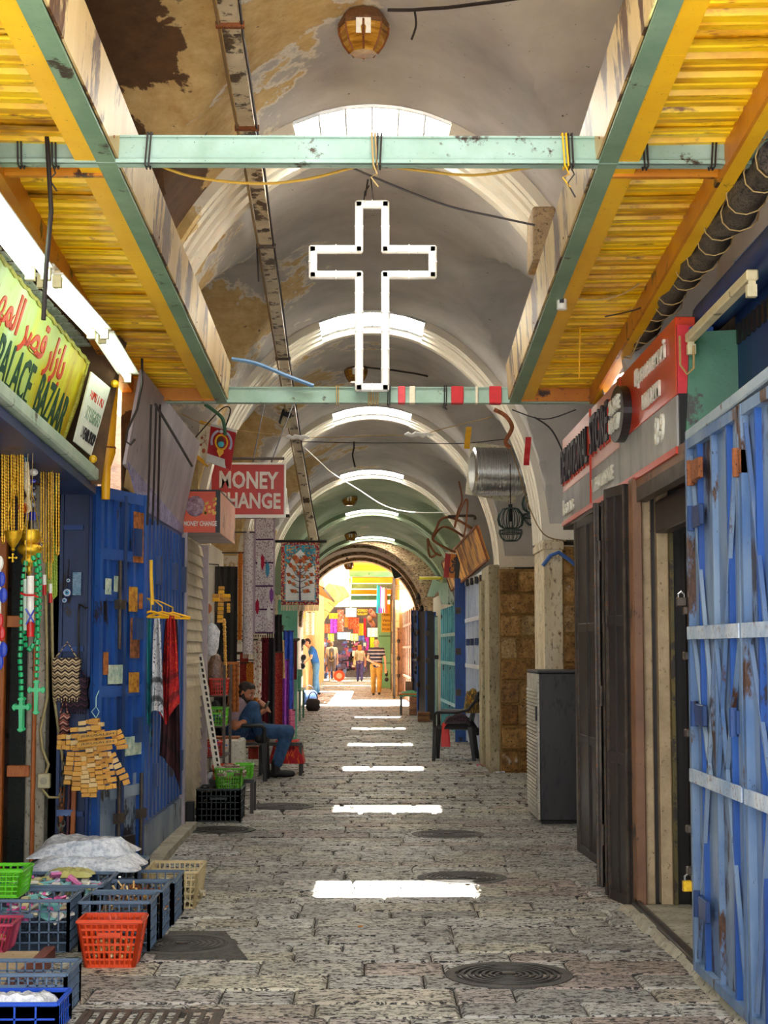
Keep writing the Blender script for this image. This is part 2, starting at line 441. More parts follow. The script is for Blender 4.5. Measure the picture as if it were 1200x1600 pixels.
# ------------------------------------------------------------------ the setting: floor
def build_floor():
    fl = MB().box(-3.2, 2.6, 3.0, 90, -.12, -.018)
    floor = struct('floor', fl, JOINT)
    unit = MB()
    b, h = .035, .0
    unit.add([(-.5, -.5, -1), (.5, -.5, -1), (.5, .5, -1), (-.5, .5, -1), (-.5, -.5, -.35), (.5, -.5, -.35), (.5, .5, -.35), (-.5, .5, -.35),
              (-.475, -.46, 0), (.475, -.46, 0), (.475, .46, 0), (-.475, .46, 0)],
             [(0, 1, 5, 4), (1, 2, 6, 5), (2, 3, 7, 6), (3, 0, 4, 7), (4, 5, 9, 8), (5, 6, 10, 9), (6, 7, 11, 10), (7, 4, 8, 11), (8, 9, 10, 11)])
    um = unit.mesh('paving_stone', PAVE)
    fz = parent_origin(floor)
    y = 5.2; n = 0; far = MB(); tones = []
    while y < 84:
        d = R.uniform(.2, .33); x = -2.3 if y > 10.3 else -1.55
        x -= R.uniform(0, .4)
        while x < 1.75:
            w = R.uniform(.24, .72)
            w = min(w, 1.98 - x) if 1.98 - x > .2 else w
            z = R.uniform(-.004, .004); tw = R.uniform(-.006, .006)
            if n < 290:
                o = bpy.data.objects.new('paving_stone', um); COL.objects.link(o); o.parent = floor
                o.location = V((x + w / 2, y + d / 2, z)) - fz; o.scale = (w - .008, d - .008, .03); o.rotation_euler = (tw, tw * .6, 0); n += 1
            else:
                g = .007; k = len(far.f); i = .018
                far.add([(x + g, y + g, -.03), (x + w - g, y + g, -.03), (x + w - g, y + d - g, -.03), (x + g, y + d - g, -.03),
                         (x + g + i, y + g + i, z), (x + w - g - i, y + g + i, z), (x + w - g - i, y + d - g - i, z), (x + g + i, y + d - g - i, z)],
                        [(0, 1, 5, 4), (1, 2, 6, 5), (2, 3, 7, 6), (3, 0, 4, 7), (4, 5, 6, 7)])
                tones += [R.random()] * 5
            x += w
        y += d
    o = far.build('paving', PAVE, floor); o['kind'] = 'stuff'
    at = o.data.attributes.new('tone', 'FLOAT', 'FACE')
    at.data.foreach_set('value', tones)
    return floor
FLOOR = build_floor()

# ------------------------------------------------------------------ vaults
YS = [9.6, 14.5, 19.4, 24.3, 29.2, 34.1]           # transverse arches with a skylight each
CR_Z = [4.78, 4.54, 4.41, 4.18, 4.0, 3.85]
BW = .85; ARCH_A = 1.6; SPRING = 2.44
def arch_ring(mb, y0, prof, a, z0, b, out, t0, t1, n, xc=0):
    """sweep a stepped profile (dy, drop) along an elliptic arch from angle t0 to t1, solid outwards by out"""
    P = []
    for i in range(n + 1):
        t = t0 + (t1 - t0) * i / n; cx, cz = math.cos(t), math.sin(t)
        row = [V((xc + (a - d) * cx, y0 + dy, z0 + (b - d) * cz)) for dy, d in prof]
        row += [V((xc + (a + out) * cx, y0 + prof[-1][0], z0 + (b + out) * cz)), V((xc + (a + out) * cx, y0 + prof[0][0], z0 + (b + out) * cz))]
        P.append(row)
    m = len(P[0]); vs = [p for r in P for p in r]
    fs = [(i * m + k, (i + 1) * m + k, (i + 1) * m + (k + 1) % m, i * m + (k + 1) % m) for i in range(n) for k in range(m)]
    fs += [tuple(range(m)), tuple(n * m + k for k in range(m - 1, -1, -1))]
    mb.add(vs, fs)
PANE = NT('skylight pane')
_tr = PANE.n('ShaderNodeBsdfTransparent'); _tl = PANE.n('ShaderNodeBsdfTranslucent'); _tl.inputs[0].default_value = (.95, .95, .92, 1)
_tr.inputs[0].default_value = (.97, .97, .95, 1)
_mx = PANE.n('ShaderNodeMixShader'); _mx.inputs[0].default_value = .3
PANE.l(_tr.outputs[0], _mx.inputs[1]); PANE.l(_tl.outputs[0], _mx.inputs[2]); PANE.l(_mx.outputs[0], PANE.out.inputs[0]); PANE = PANE.m
PROF = [(0, .055), (.09, .055), (.09, -.01), (.16, -.01), (.16, .045), (.25, .045), (.25, -.025), (.35, -.025), (.35, .04), (.46, .04), (.46, -.025), (.56, -.025), (.56, .045), (.64, .045), (.64, -.01), (.74, -.01), (.74, .055), (BW, .055)]
HALF = .49
for k, (y, c) in enumerate(zip(YS, CR_Z)):
    b = c - SPRING; th = math.acos(HALF / ARCH_A); mb = MB()
    arch_ring(mb, y, PROF, ARCH_A, SPRING, b, .75, .5 if k == 0 else 0, th, 18)
    arch_ring(mb, y, PROF, ARCH_A, SPRING, b, .75, PI - th, PI - .5 if k == 0 else PI, 18)
    arch_ring(mb, y, [(.72, .02), (.74, .05), (BW, .05)], ARCH_A, SPRING, b, .75, th, PI - th, 10)
    if k < 4: struct('trim_%d' % (k + 1), mb, BAND, smooth=35)
    else: struct('trim_%d' % (k + 1), mb, PLASTG, smooth=35)
    # skylight: an aluminium frame with a row of panes, curved with the arch
    n = 6; fr = MB(); pts = []
    for i in range(n + 1):
        t = PI - th + (2 * th - PI) * i / n
        pts.append((ARCH_A * math.cos(t), SPRING + (b + .012) * math.sin(t)))
    for yy in (y + .015, y + .705): fr.tube([(px, yy, pz) for px, pz in pts], .018, 6)
    for px, pz in pts: fr.bar((px, y + .01, pz), (px, y + .71, pz), .012, .02, up=(0, 0, 1))
    w = struct('window_%d' % (k + 1), fr, ALU)
    for i in range(n):
        (xa, za), (xb, zb) = pts[i], pts[i + 1]
        pm = MB().hexa([(xa, y + .02, za), (xb, y + .02, zb), (xb, y + .7, zb), (xa, y + .7, za), (xa, y + .02, za + .006), (xb, y + .02, zb + .006), (xb, y + .7, zb + .006), (xa, y + .7, za + .006)])
        pm.build('pane', PANE, w)
def bay(y0, y1, c0, c1, mat, dome=.05, sp=2.4):
    yc, hl = (y0 + y1) / 2, (y1 - y0) / 2 + .02; nx, ny = 72, 60; vs = []; fs = []
    for j in range(ny + 1):
        y = y0 - .02 + (y1 - y0 + .04) * j / ny; v = min(1, abs(y - yc) / hl); c = c0 + (c1 - c0) * j / ny + dome * (1 - v * v)
        S = sp + (min(c0, c1) - .06 - sp) * math.sqrt(max(0, 1 - v * v))
        for i in range(nx + 1):
            x = 2.06 * math.sin(PI / 2 * (2 * i / nx - 1)); u = min(1, abs(x) / (ARCH_A + .005))
            T = SPRING + (c - SPRING) * math.sqrt(max(0, 1 - u * u))
            vs.append((x, y, max(T, S)))
    W = nx + 1
    for j in range(ny):
        for i in range(nx): fs.append((j * W + i, (j + 1) * W + i, (j + 1) * W + i + 1, j * W + i + 1))
    struct('ceiling', MB().add(vs, fs), mat, smooth=28)
bay(5.0, YS[0], 4.86, CR_Z[0] + .01, PLAST)
for k in range(4): bay(YS[k] + BW, YS[k + 1], CR_Z[k] - .04, CR_Z[k + 1] + .01, PLAST if k < 3 else PLASTG)
bay(YS[4] + BW, YS[5], CR_Z[4] - .04, CR_Z[5] + .01, PLASTG)
tn = MB(); arch_ring(tn, YS[5] + BW, [(0, .1), (.5, .1), (.5, .16), (1.2, .16), (1.2, .12), (2.6, .12), (2.6, .2), (3.1, .2), (3.1, .14), (4.6, .14), (4.6, .22), (5.4, .22), (5.4, .17), (6.3, .17)], 1.66, 2.0, 1.85, .9, 0, PI, 28, -.3)
struct('ceiling', tn, BRICKV, smooth=30)

# ------------------------------------------------------------------ side walls
struct('wall_left', MB().box(-2.25, -2.03, 10.3, 42, 2.3, 5.6).box(-2.25, -2.03, 3.4, 10.3, 2.62, 5.6), PLAST)
struct('wall_right', MB().box(2.03, 2.25, 3.4, 42, 0, 5.6), PLAST)
struct('wall_left', MB().box(-2.1, -1.8, 10.42, 42, -.05, 2.62), WALLP)
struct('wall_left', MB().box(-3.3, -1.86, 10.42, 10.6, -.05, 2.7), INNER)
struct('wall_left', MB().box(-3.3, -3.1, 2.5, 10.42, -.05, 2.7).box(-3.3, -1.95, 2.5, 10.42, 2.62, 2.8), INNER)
def xr(y): return 1.5 if y < 24 else 1.5 - .026 * (y - 24)
m = MB()
for k in range(12):
    ya, yb = 20.4 + k * 2.47, 20.4 + (k + 1) * 2.47
    struct('wall_right', MB().hexa([(xr(ya) + .12, ya, -.05), (2.04, ya, -.05), (2.04, yb, -.05), (xr(yb) + .12, yb, -.05), (xr(ya) + .12, ya, 2.55), (2.04, ya, 2.55), (2.04, yb, 2.55), (xr(yb) + .12, yb, 2.55)]), WALLP)
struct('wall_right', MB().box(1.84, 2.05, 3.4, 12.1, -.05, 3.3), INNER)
# piers under the arches
def pilaster(y, side, w=.17, h=SPRING, x=1.56):
    s = side
    m = MB(); x0, x1 = sorted((s * x, s * (x + w)))
    m.box(x0, x1, y, y + BW, -.02, h)
    m.box(x0 - .012, x1 + .012, y - .015, y + BW + .015, h - .09, h - .02)
    struct('trim_%d' % (20 + int(y) + (s > 0) * 50), m, grunge('pilaster plaster', '#c2ad84', '#e2d6bb', '#6b4c2a', sc=4, rough=.85, bump=.6, dirt=.42, stretch=(1, 1, .4)), bevel=.006)
for y in YS[1:]:
    pilaster(y, 1)
for y in YS[2:]:
    pilaster(y, -1, x=1.7)
def block_wall(y, x0, x1, z1, rows, name):
    core = MB().box(x0, x1, y + .02, y + BW - .02, -.05, z1)
    w = struct(name, core, grunge('yellow mortar', '#7a5c30', '#a07c44', '#3a2814', sc=6, rough=.95, bump=.5))
    z = .0
    for r in range(rows):
        h = (z1 - .02) / rows * R.uniform(.94, 1.04); h = min(h, z1 - z)
        cuts = [x0, x1] if r % 3 == 1 else [x0, x0 + (x1 - x0) * R.uniform(.38, .62), x1]
        for a, b in zip(cuts, cuts[1:]):
            q = R.uniform(0, .03); m = MB()
            nx, nz = 3, 3; P = []
            m.hexa([(a + .012, y - q, z + .012), (b - .012, y - q + R.uniform(-.01, .01), z + .014), (b - .012, y + .1, z + .012), (a + .012, y + .1, z + .012),
                    (a + .014, y - q, z + h - .012), (b - .014, y - q, z + h - .014), (b - .012, y + .1, z + h - .012), (a + .012, y + .1, z + h - .012)])
            m.build('stone_block', BLOCK, w, bevel=.014)
        z += h
block_wall(14.5, 1.73, 2.06, 2.38, 9, 'wall_right')
block_wall(19.0, 1.52, 2.06, 2.40, 9, 'wall_right')
struct('trim_90', MB().box(1.40, 1.53, 19.2, 20.4, -.02, 2.46).box(1.36, 1.42, 19.9, 20.35, -.02, 2.3), grunge('grey pier render', '#8f8468', '#b8ad8e', '#4f4530', sc=5, rough=.9, bump=.7, dirt=.42, stretch=(1, 1, .5)), bevel=.01)
# ragged foot of render along the right-hand shopfronts
def kerb(name, pts, w, h, mat):
    m = MB()
    for (x0, y0), (x1, y1) in zip(pts, pts[1:]):
        n = 5
        for i in range(n):
            a, b = i / n, (i + 1) / n; j0, j1 = R.uniform(-.02, .02), R.uniform(-.02, .02); hh = h * R.uniform(.7, 1.1)
            xa, ya, xb, yb = x0 + (x1 - x0) * a, y0 + (y1 - y0) * a, x0 + (x1 - x0) * b, y0 + (y1 - y0) * b
            m.hexa([(xa - w * .6 + j0, ya, -.02), (xa + w, ya, -.02), (xb + w, yb, -.02), (xb - w * .6 + j1, yb, -.02), (xa - w * .2 + j0, ya, hh), (xa + w, ya, hh), (xb + w, yb, hh), (xb - w * .2 + j1, yb, hh)])
    return struct(name, m, mat)
kerb('baseboard_right', [(1.46, 5.2), (1.47, 7.15), (1.44, 9.1)], .1, .035, CONC)
kerb('baseboard_left', [(-1.5, 10.6), (-1.52, 13.2)], .1, .05, CONC)
# doorstep of the shop on the left
struct('trim_91', MB().box(-3.1, -1.5, 3.4, 7.55, -.02, .06), BEIGE)
struct('trim_92', MB().box(-1.52, -1.47, 3.4, 7.6, -.02, .075), rusty('red step edging', '#5a2a22', '#7a3a2c', '#2a1812'), bevel=.006)
# ------------------------------------------------------------------ the open street beyond the vaults
STONEG = grunge('golden ashlar', '#c9a566', '#e4cf9c', '#7a5a30', sc=3, rough=.9, bump=.6, dirt=.38)
struct('wall_left', MB().box(-2.6, -2.2, 41.3, 74, -.05, 7.5), STONEG)
struct('wall_right', MB().box(.86, 1.3, 50, 84, -.05, 7.5), STONEG)
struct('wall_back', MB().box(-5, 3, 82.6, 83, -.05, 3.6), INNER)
struct('wall_back', MB().box(-5, 3, 82.7, 83.1, 3.6, 8), grunge('pale far plaster', '#cfc8ba', '#e6e0d4', '#9a8f7c', sc=2, rough=.9))
m = MB()     # half of a pointed stone arch that crosses the far end of the street
apex = at_y(548, 930, 74); foot = at_y(497, 1010, 74); N = 9
W3 = struct('wall_left', MB().box(-5, foot.x - .5, 74, 74.9, -.05, 4.6), STONEG)
for i in range(N):
    def pt(t, off):
        ang = t * 1.2; r = 3.6
        x = foot.x + (apex.x - foot.x) * (1 - math.cos(ang)) / (1 - math.cos(1.2)); z = foot.z + (apex.z - foot.z) * math.sin(ang) / math.sin(1.2)
        return V((x - off * math.cos(ang * .8), 74, z + off * math.sin(ang * .8)))
    a, b = i / N, (i + 1) / N - .003
    p = [pt(a, 0), pt(b, 0), pt(b, 1.0), pt(a, 1.0)]; d = V((0, .8, 0))
    MB().hexa([p[0], p[1], p[1] + d, p[0] + d, p[3], p[2], p[2] + d, p[3] + d]).build('stone_block', STONEG, W3, bevel=.02)
MB().box(foot.x - .5, foot.x, 74, 74.8, -.05, foot.z).build('pier', STONEG, W3)
# ------------------------------------------------------------------ steel canopies over the shopfronts
def zb(y): return 3.375 - .047 * (y - 6.23)
def canopy(s, label):
    t = thing('canopy', label, 'canopy', (s * 1.2, 7.4, zb(7.4)), 'corrugated canopies along the street')
    y0, y1 = 3.6, 10.92
    def P(x, y, dz):
        if x > 1.3: x += (-.10 + .02 * (y - 5.95)) if s > 0 else (-.01 + .024 * (y - 6.3))
        else: x += -.011 * (11 - y) if s > 0 else .05 + .003 * (11 - y)
        return V((s * x, y, zb(y) + dz))
    m = MB()      # I-section beam
    for (xa, xb, za, zc) in ((.955, 1.03, 0, .012), (.985, 1.0, .012, .1), (.955, 1.03, .1, .112)):
        m.hexa([P(xa, y0, za), P(xb, y0, za), P(xb, y1 + .1, za), P(xa, y1 + .1, za), P(xa, y0, zc), P(xb, y0, zc), P(xb, y1 + .1, zc), P(xa, y1 + .1, zc)])
    m.build('beam', GREEND, t)
    m = MB().hexa([P(.945, y0, .02), P(.955, y0, .02), P(.955, y1 + .05, .02), P(.945, y1 + .05, .02), P(.93, y0, .28), P(.94, y0, .28), P(.94, y1 + .05, .26), P(.93, y1 + .05, .26)])
    m.build('fascia', FASC, t)
    for a, b in ((y0, 5.2), (5.2, 7.9), (7.9, y1)):
        m = MB().hexa([P(1.03, a, .006), P(1.115, a, .006), P(1.115, b - .004, .006), P(1.03, b - .004, .006), P(1.03, a, .02), P(1.115, a, .02), P(1.115, b - .004, .02), P(1.03, b - .004, .02)])
        m.build('edge_strip', YEL, t)
    m = MB()      # outer channel: web and lower lip
    m.hexa([P(1.50, y0, -.02), P(1.515, y0, -.02), P(1.515, y1, -.02), P(1.50, y1, -.02), P(1.50, y0, .09), P(1.515, y0, .09), P(1.515, y1, .09), P(1.50, y1, .09)])
    m.build('outer_channel', ORANGE, t)
    m = MB().hexa([P(1.515, y0, -.02), P(1.575, y0, -.02), P(1.575, y1, -.02), P(1.515, y1, -.02), P(1.515, y0, -.008), P(1.575, y0, -.008), P(1.575, y1, -.008), P(1.515, y1, -.008)])
    m.build('outer_lip', YEL if s > 0 else ORANGE, t)
    for yy in (y1 - .02, 6.36, 4.3):
        m = MB().box(*sorted((P(1.03, yy, 0).x, P(1.5, yy, 0).x)), yy, yy + .03, zb(yy) - .005, zb(yy) + .085); m.build('end_channel', ORANGE, t)
    n = 9; L = (y1 - y0) / n
    for k in range(n):
        a = y0 + k * L; per = L / 5; prof = []
        for q in range(5):
            for f, h in ((0, 0), (.30, 0), (.36, .008), (.42, 0), (.66, 0), (.74, .028), (.92, .028)): prof.append((a + (q + f) * per, h))
        prof.append((a + L + .02, 0)); m = MB(); dz = R.uniform(-.004, .004); vs = []
        for y, h in prof: vs += [P(1.06, y, .075 + h + dz), P(1.57, y, .085 + h + dz), P(1.06, y, .079 + h + dz), P(1.57, y, .089 + h + dz)]
        fs = []
        for i in range(len(prof) - 1):
            o, p = 4 * i, 4 * i + 4; fs += [(o, o + 1, p + 1, p), (o + 2, p + 2, p + 3, o + 3), (o, p, p + 2, o + 2), (o + 1, o + 3, p + 3, p + 1)]
        m.add(vs, fs); m.build('roof_sheet', CORR, t)
    m = MB()
    for y in (4.6, 6.1, 7.4, 9.0, 10.4):
        m.cyl(P(.9445, y, .2), P(.94, y, .2), .006, n=6); m.cyl(P(.9445, y, .06), P(.94, y, .06), .006, n=6)
    m.build('rivets', RUST, t, kind='stuff')
    return t
canopy(-1, 'yellow corrugated canopy on green beams above the bazaar sign and lit tubes')
canopy(1, 'yellow corrugated canopy on green beams above the red and grey shop sign')

def crossbeam(y, x0, x1, label, ties, tapes=()):
    z = zb(y); t = thing('crossbeam', label, 'beam', ((x0 + x1) / 2, y, z), 'green steel crossbeams over the street')
    m = MB().box(x0, x1, y, y + .008, z, z + .112).box(x0, x1, y, y + .06, z + .104, z + .112).box(x0, x1, y, y + .06, z, z + .01)
    m.box(x0, x1, y - .014, y, z, z + .014).box(x0, x1, y - .010, y, z + .104, z + .112)
    m.build('channel', GREEN, t)
    for px, mat, tail in ties:
        x = px; q = MB(); j = R.uniform(-.01, .01)
        for d in (0, .014): q.tube([(x + d, y - .02, z - .012), (x + d + j, y - .02, z + .12), (x + d + j, y + .03, z + .125), (x + d, y + .07, z + .06), (x + d, y + .03, z - .014)], .004, 5, closed=True)
        if tail: q.tube([(x, y - .022, z - .01), (x + .015, y - .03, z - .05), (x - .01, y - .02, z - tail * .6), (x + .02, y - .02, z - tail)], .0035, 5)
        q.build('wire_tie', mat, t)
    for xa, w, mat in tapes:
        MB().box(xa, xa + w, y - .018, y + .064, z - .004, z + .117).build('tape_wrap', mat, t, bevel=.004)
    return t
RED = plain('red tape', '#c2161c', .5); REDP = plain('red plastic', '#c8321c', .4)
CREAMT = plain('cream tape', '#e3d8bd', .6)
def X1(px, y=6.2): return (px - 581) * y / FPX
crossbeam(6.23, -1.95, 1.84, 'near green steel crossbeam above the white cross, across the whole street',
          [(X1(15), CORD, 0), (X1(70), CORD, .12), (X1(218), CORD, 0), (X1(583), CORDB, .1), (X1(588), CORD, 0), (X1(890), YEL, .1), (X1(898), CORD, .14), (X1(1018), CORD, 0), (X1(1125), CORD, 0), (X1(1156), CORD, 0)])
def X2(px): return (px - 581) * 11.0 / FPX
crossbeam(11.0, -1.75, 1.6, 'far green steel crossbeam with red tape, holding the foot of the white cross',
          [(X2(525), CORDB, 0), (X2(575), CORDB, 0), (X2(581), CORDB, 0), (X2(587), CORDB, 0), (X2(606), CORD, .08), (X2(695), CORD, .05)],
          [(X2(706), .085, RED), (X2(766), .085, RED), (X2(622), .05, plain('red white tape', '#d84a50', .5)), (X2(640), .04, CREAMT), (X2(744), .02, CREAMT)])

# ------------------------------------------------------------------ the outlined cross
def outline_cross():
    y = 10.96; t = thing('cross', 'white outlined hanging cross with rust stains above the far crossbeam', 'cross', (0, y, 3.26))
    def Q(px, py): return at_y(px, py, y)
    pts = [(561, 320), (602, 320), (602, 390), (676, 390), (676, 430), (602, 430), (602, 606), (561, 606), (561, 430), (489, 430), (489, 390), (561, 390)]
    C = [Q(*p) for p in pts]; n = len(C)
    for i in range(n):
        a, b = C[i], C[(i + 1) % n]; d = (b - a).normalized() * .028
        m = MB().bar(a - d, b + d, .056, .056, up=(0, 1, 0)); m.build('light_tube', CROSSM, t, bevel=.012)
        k = max(2, int((b - a).length / .12)); c = MB()
        for j in range(1, k): c.bar(a.lerp(b, j / k) - d * .1, a.lerp(b, j / k) + d * .12, .062, .062, up=(0, 1, 0))
        c.build('clip', CROSSC, t, kind='stuff')
    m = MB().tube([Q(571, 306), Q(576, 270) + V((0, .05, 0)), Q(578, 240) + V((0, .1, 0))], .006, 5).tube([Q(583, 312), Q(580, 285), Q(579, 262), Q(578, 240) + V((0, .1, 0))], .005, 5)
    m.tube([Q(568, 318), Q(570, 300), Q(577, 290)], .005, 5); m.build('hanging_wire', CORD, t)
CROSSM = rusty('white cross casing', '#f2efe8', '#fbf9f4', '#a8681e', sc=7, amount=.33, rough=.35)
CROSSC = plain('white clip', '#f4f1ea', .4)
outline_cross()

# ------------------------------------------------------------------ tube lamps under the left canopy
def tube_lamp(a, b, lit, label, body=WHITEP, n=2, drop=.0, refl=True):
    a, b = V(a), V(b); t = thing('tube_lamp', label, 'lamp', tuple((a + b) / 2), 'fluorescent tube lamps')
    u = V((1 if a.x < 0 else -1, 0, 0)); d = (b - a).normalized()
    m = MB().bar(a, b, .05, .045, up=(0, 0, 1)); m.build('housing', body, t, bevel=.006)
    if refl: MB().bar(a - V((0, 0, .027)), b - V((0, 0, .027)), .13, .008, up=(0, 0, 1)).build('reflector', body, t)
    for k in range(n):
        off = V(((k - (n - 1) / 2) * .07, 0, -.062))
        if lit: MB().cyl(a + off + d * .04, b + off - d * .04, .019, n=10).build('tube', lit, t, smooth=40)
        for q, sgn in ((a, 1), (b, -1)):
            m = MB(); m.bar(q + off + d * .01 * sgn, q + off + d * .045 * sgn, .04, .05, up=(0, 0, 1)).bar(q + off + d * .02 * sgn, q + off + d * .02 * sgn + V((0, 0, .05)), .03, .02)
            m.build('socket', BEIGEP, t)
    return t
BEIGEP = plain('cream plastic', '#d9cda4', .5)
LIT = glow('lit tube', '#eaffe2', 5.0)
tube_lamp(at_y(62, 410, 6.95) + V((.02, -1.22, .02)), at_y(62, 410, 6.95), LIT, 'nearest lit tube lamp, cut off by the picture edge')
tube_lamp(at_y(76, 418, 7.12), at_y(155, 506, 8.35), LIT, 'twin lit tube lamp above the word palace, middle of the row')
tube_lamp(at_y(159, 510, 8.42), at_y(201, 577, 9.55), LIT, 'lit tube lamp nearest the yellow downpipe', n=1)
tube_lamp((1.55, 7.69, 2.96), (1.55, 6.4, 2.97), None, 'unlit old cream tube lamp on the blue shop wall', body=rusty('old cream enamel', '#cbb98a', '#e3d6b0', '#5a3818', sc=6, amount=.36), n=1, refl=False)

# ------------------------------------------------------------------ the bazaar sign
def m_sign():
    t = NT('bazaar sign'); c = t.coords('world'); x, y, z = t.sep(c)
    n = t.noise(t.scale(c, (1, 1, .45)), 2.6, 6, .65); f = t.noise(c, 18, 5, .7)
    g = t.math('ADD', t.math('MULTIPLY', n, 1.0), t.math('MULTIPLY', t.math('SUBTRACT', y, 7.9), .16))  # weathered tones, plus tube light put into the colour as a pale near end
    col = t.ramp(g, [(.3, '#cfe0b4'), (.5, '#b9cc6a'), (.66, '#d6cc22'), (.84, '#b98a14')])
    col = t.mix(t.ramp(f, [(.28, 1.0), (.36, 0.0)]), col, '#5c6a22')
    t.bsdf(col, .5); return t.m
SIGNM = m_sign()
GRN = plain('green lettering', '#1c4632', .5); REDL = plain('red lettering', '#d2391a', .5)
INK = plain('dark lettering', '#26222c', .5); WHL = plain('white lettering', '#f2ecdc', .5); PALEL = plain('faded grey green lettering', '#8aa088', .6)
def bazaar_sign():
    tn, tf = V((-1.63, 5.3, 3.26)), at_y(137, 566, 9.3); bf = at_y(97, 692, 9.3); bn = V((bf.x, 5.3, 2.74))
    tn.x = tf.x; t = thing('shop_sign', 'yellow green painted shop sign with red script and green letters under the tube lamps', 'sign', tuple(bf.lerp(bn, .5)))
    u = (tf - tn).normalized(); v = (tf - bf).normalized(); w = u.cross(v)
    MB().hexa([bn - w * .03, bf - w * .03, bf, bn, tn - w * .03, tf - w * .03, tf, tn]).build('panel', SIGNM, t)
    m = MB(); rp = [tn + w * .004 + u * ((tf - tn).length * i / 60) + v * .006 * math.sin(i * 2.2) for i in range(61)]
    m.tube(rp, .012, 5); m.tube([tf, tf.lerp(bf, .5) + w * .01, bf], .012, 5); m.build('rope_edging', grunge('moss rope', '#8f8a2c', '#c2b84a', '#3f3d16', sc=20, dirt=.42), t)
    def at(y, h): k = (y - bf.y) / u.y; return bf + u * k + v * h + w * .002
    H = (tf - bf).length
    words('PALACE', .3, GRN, t, 'lettering', at(7.86, H * .255), u, v, .006, bold=.012, fit=(.78, .225))
    words('BAZAAR', .3, GRN, t, 'lettering', at(8.79, H * .26), u, v, .006, bold=.012, fit=(.76, .225))
    ar = ''.join(chr(int(c, 16)) for c in 'FEAA FEEC FEE4 FEDF FE8D 20 FEAE FEBC FED7 20 FEAD FE8D FEAF FE8E FE91'.split())
    words(ar, .3, REDL, t, 'script', at(7.95, H * .68), u, v, .006, bold=.02, fit=(1.7, .24))['kind'] = 'stuff'
    # small white board hung over the end of it
    a, b = at_y(127, 581, 9.25), at_y(157, 606, 9.5); d_, c_ = at_y(100, 690, 9.25), at_y(127, 712, 9.5)
    a += V((.06, 0, 0)); b += V((.06, 0, 0)); c_ += V((.06, 0, 0)); d_ += V((.06, 0, 0))
    s = thing('name_board', 'white board with red name and blue souvenir shop lettering beside the yellow pipe', 'sign', tuple(d_.lerp(c_, .5)))
    u2 = (b - a).normalized(); v2 = (a - d_).normalized(); w2 = u2.cross(v2).normalized(); W = (b - a).length; HH = (a - d_).length
    MB().hexa([d_ - w2 * .01, c_ - w2 * .01, c_, d_, a - w2 * .01, b - w2 * .01, b, a]).build('board', grunge('white board', '#d8d9cc', '#efeee2', '#8f8a5c', sc=6, dirt=.3), s)
    ctr = lambda h: d_.lerp(c_, .5) + (a - d_) * h + w2 * .002
    words('DIMITRI', .1, REDL, s, 'lettering', ctr(.76), u2, v2, .004, bold=.02, fit=(W * .78, HH * .17))
    words('MISKY LEGATO', .1, PALEL, s, 'lettering', ctr(.48), u2, v2, .004, bold=.01, fit=(W * .86, HH * .19))
    words('SOUVENIR SHOP', .1, INK, s, 'lettering', ctr(.2), u2, v2, .004, bold=.02, fit=(W * .86, HH * .17))
    for q, e in ((b, (.02, .03, .03)), (c_, (.01, 0, -.02))): MB().ball(q + V(e), .025, 7, 5).build('yellow_tie', YEL, s)
bazaar_sign()
# rail and lintel under the sign
m = MB().bar((-1.7, 4.5, 2.735), at_y(150, 745, 9.72) , .07, .075, up=(0, 0, 1))
tag(m.build('awning_rail', rusty('pale green rail', '#9fb8a4', '#c4d0bc', '#4c4636', sc=7, amount=.38), bevel=.01), 'pale green steel rail below the bazaar sign', 'rail')
m = MB().bar((-1.82, 4.5, 2.65), V((-1.82, 9.8, 2.42)), .25, .05, up=(0, 0, 1))
tag(m.build('hanging_board', BLUED), 'dark blue board under the sign rail that the gold chains hang from', 'rail')
MB_ = MB().box(-2.0, -1.78, 3.4, 10.3, 3.2, 3.24).box(-1.99, -1.95, 3.4, 10.3, 2.5, 3.24)
struct('trim_93', MB_, grunge('green backing', '#2f6a52', '#5a8f74', '#1c3a2c', sc=3))
t = thing('slatted_soffit', 'pale slatted soffit between the bazaar sign and the tube lamps', 'soffit', (-1.79, 7.4, 3.25))
for i in range(24): MB().box(-1.9, -1.68, 5.0 + i * .2, 5.14 + i * .2, 3.25, 3.262).build('slat', grunge('white slat', '#b8c0ae', '#d6dac8', '#6a7a62', sc=6), t)

# ------------------------------------------------------------------ downpipe
t = thing('downpipe', 'yellow downpipe with a funnel neck beside the bazaar sign', 'pipe', tuple(at_y(166, 750, 9.85)))
a, b, c, d = at_y(176, 580, 9.85), at_y(166, 705, 9.85), at_y(163, 735, 9.85), at_y(160, 790, 9.85)
PIPEY = rusty('yellow pipe', '#d6930a', '#e8ac12', '#7a3f0c', sc=6, amount=.34)
MB().cyl(a + V((0, 0, .2)), b, .052, n=16).build('pipe', PIPEY, t, smooth=40)
MB().lathe([(.058, .03), (.058, -.01), (.05, -.04), (.03, -.1), (.026, -.3)], b, 16).build('funnel', PIPEY, t, smooth=40)
MB().tube([b + V((.055 * math.cos(k), .055 * math.sin(k), .02)) for k in [i * PI / 8 for i in range(16)]], .007, 5, closed=True).build('clamp', RUST, t)

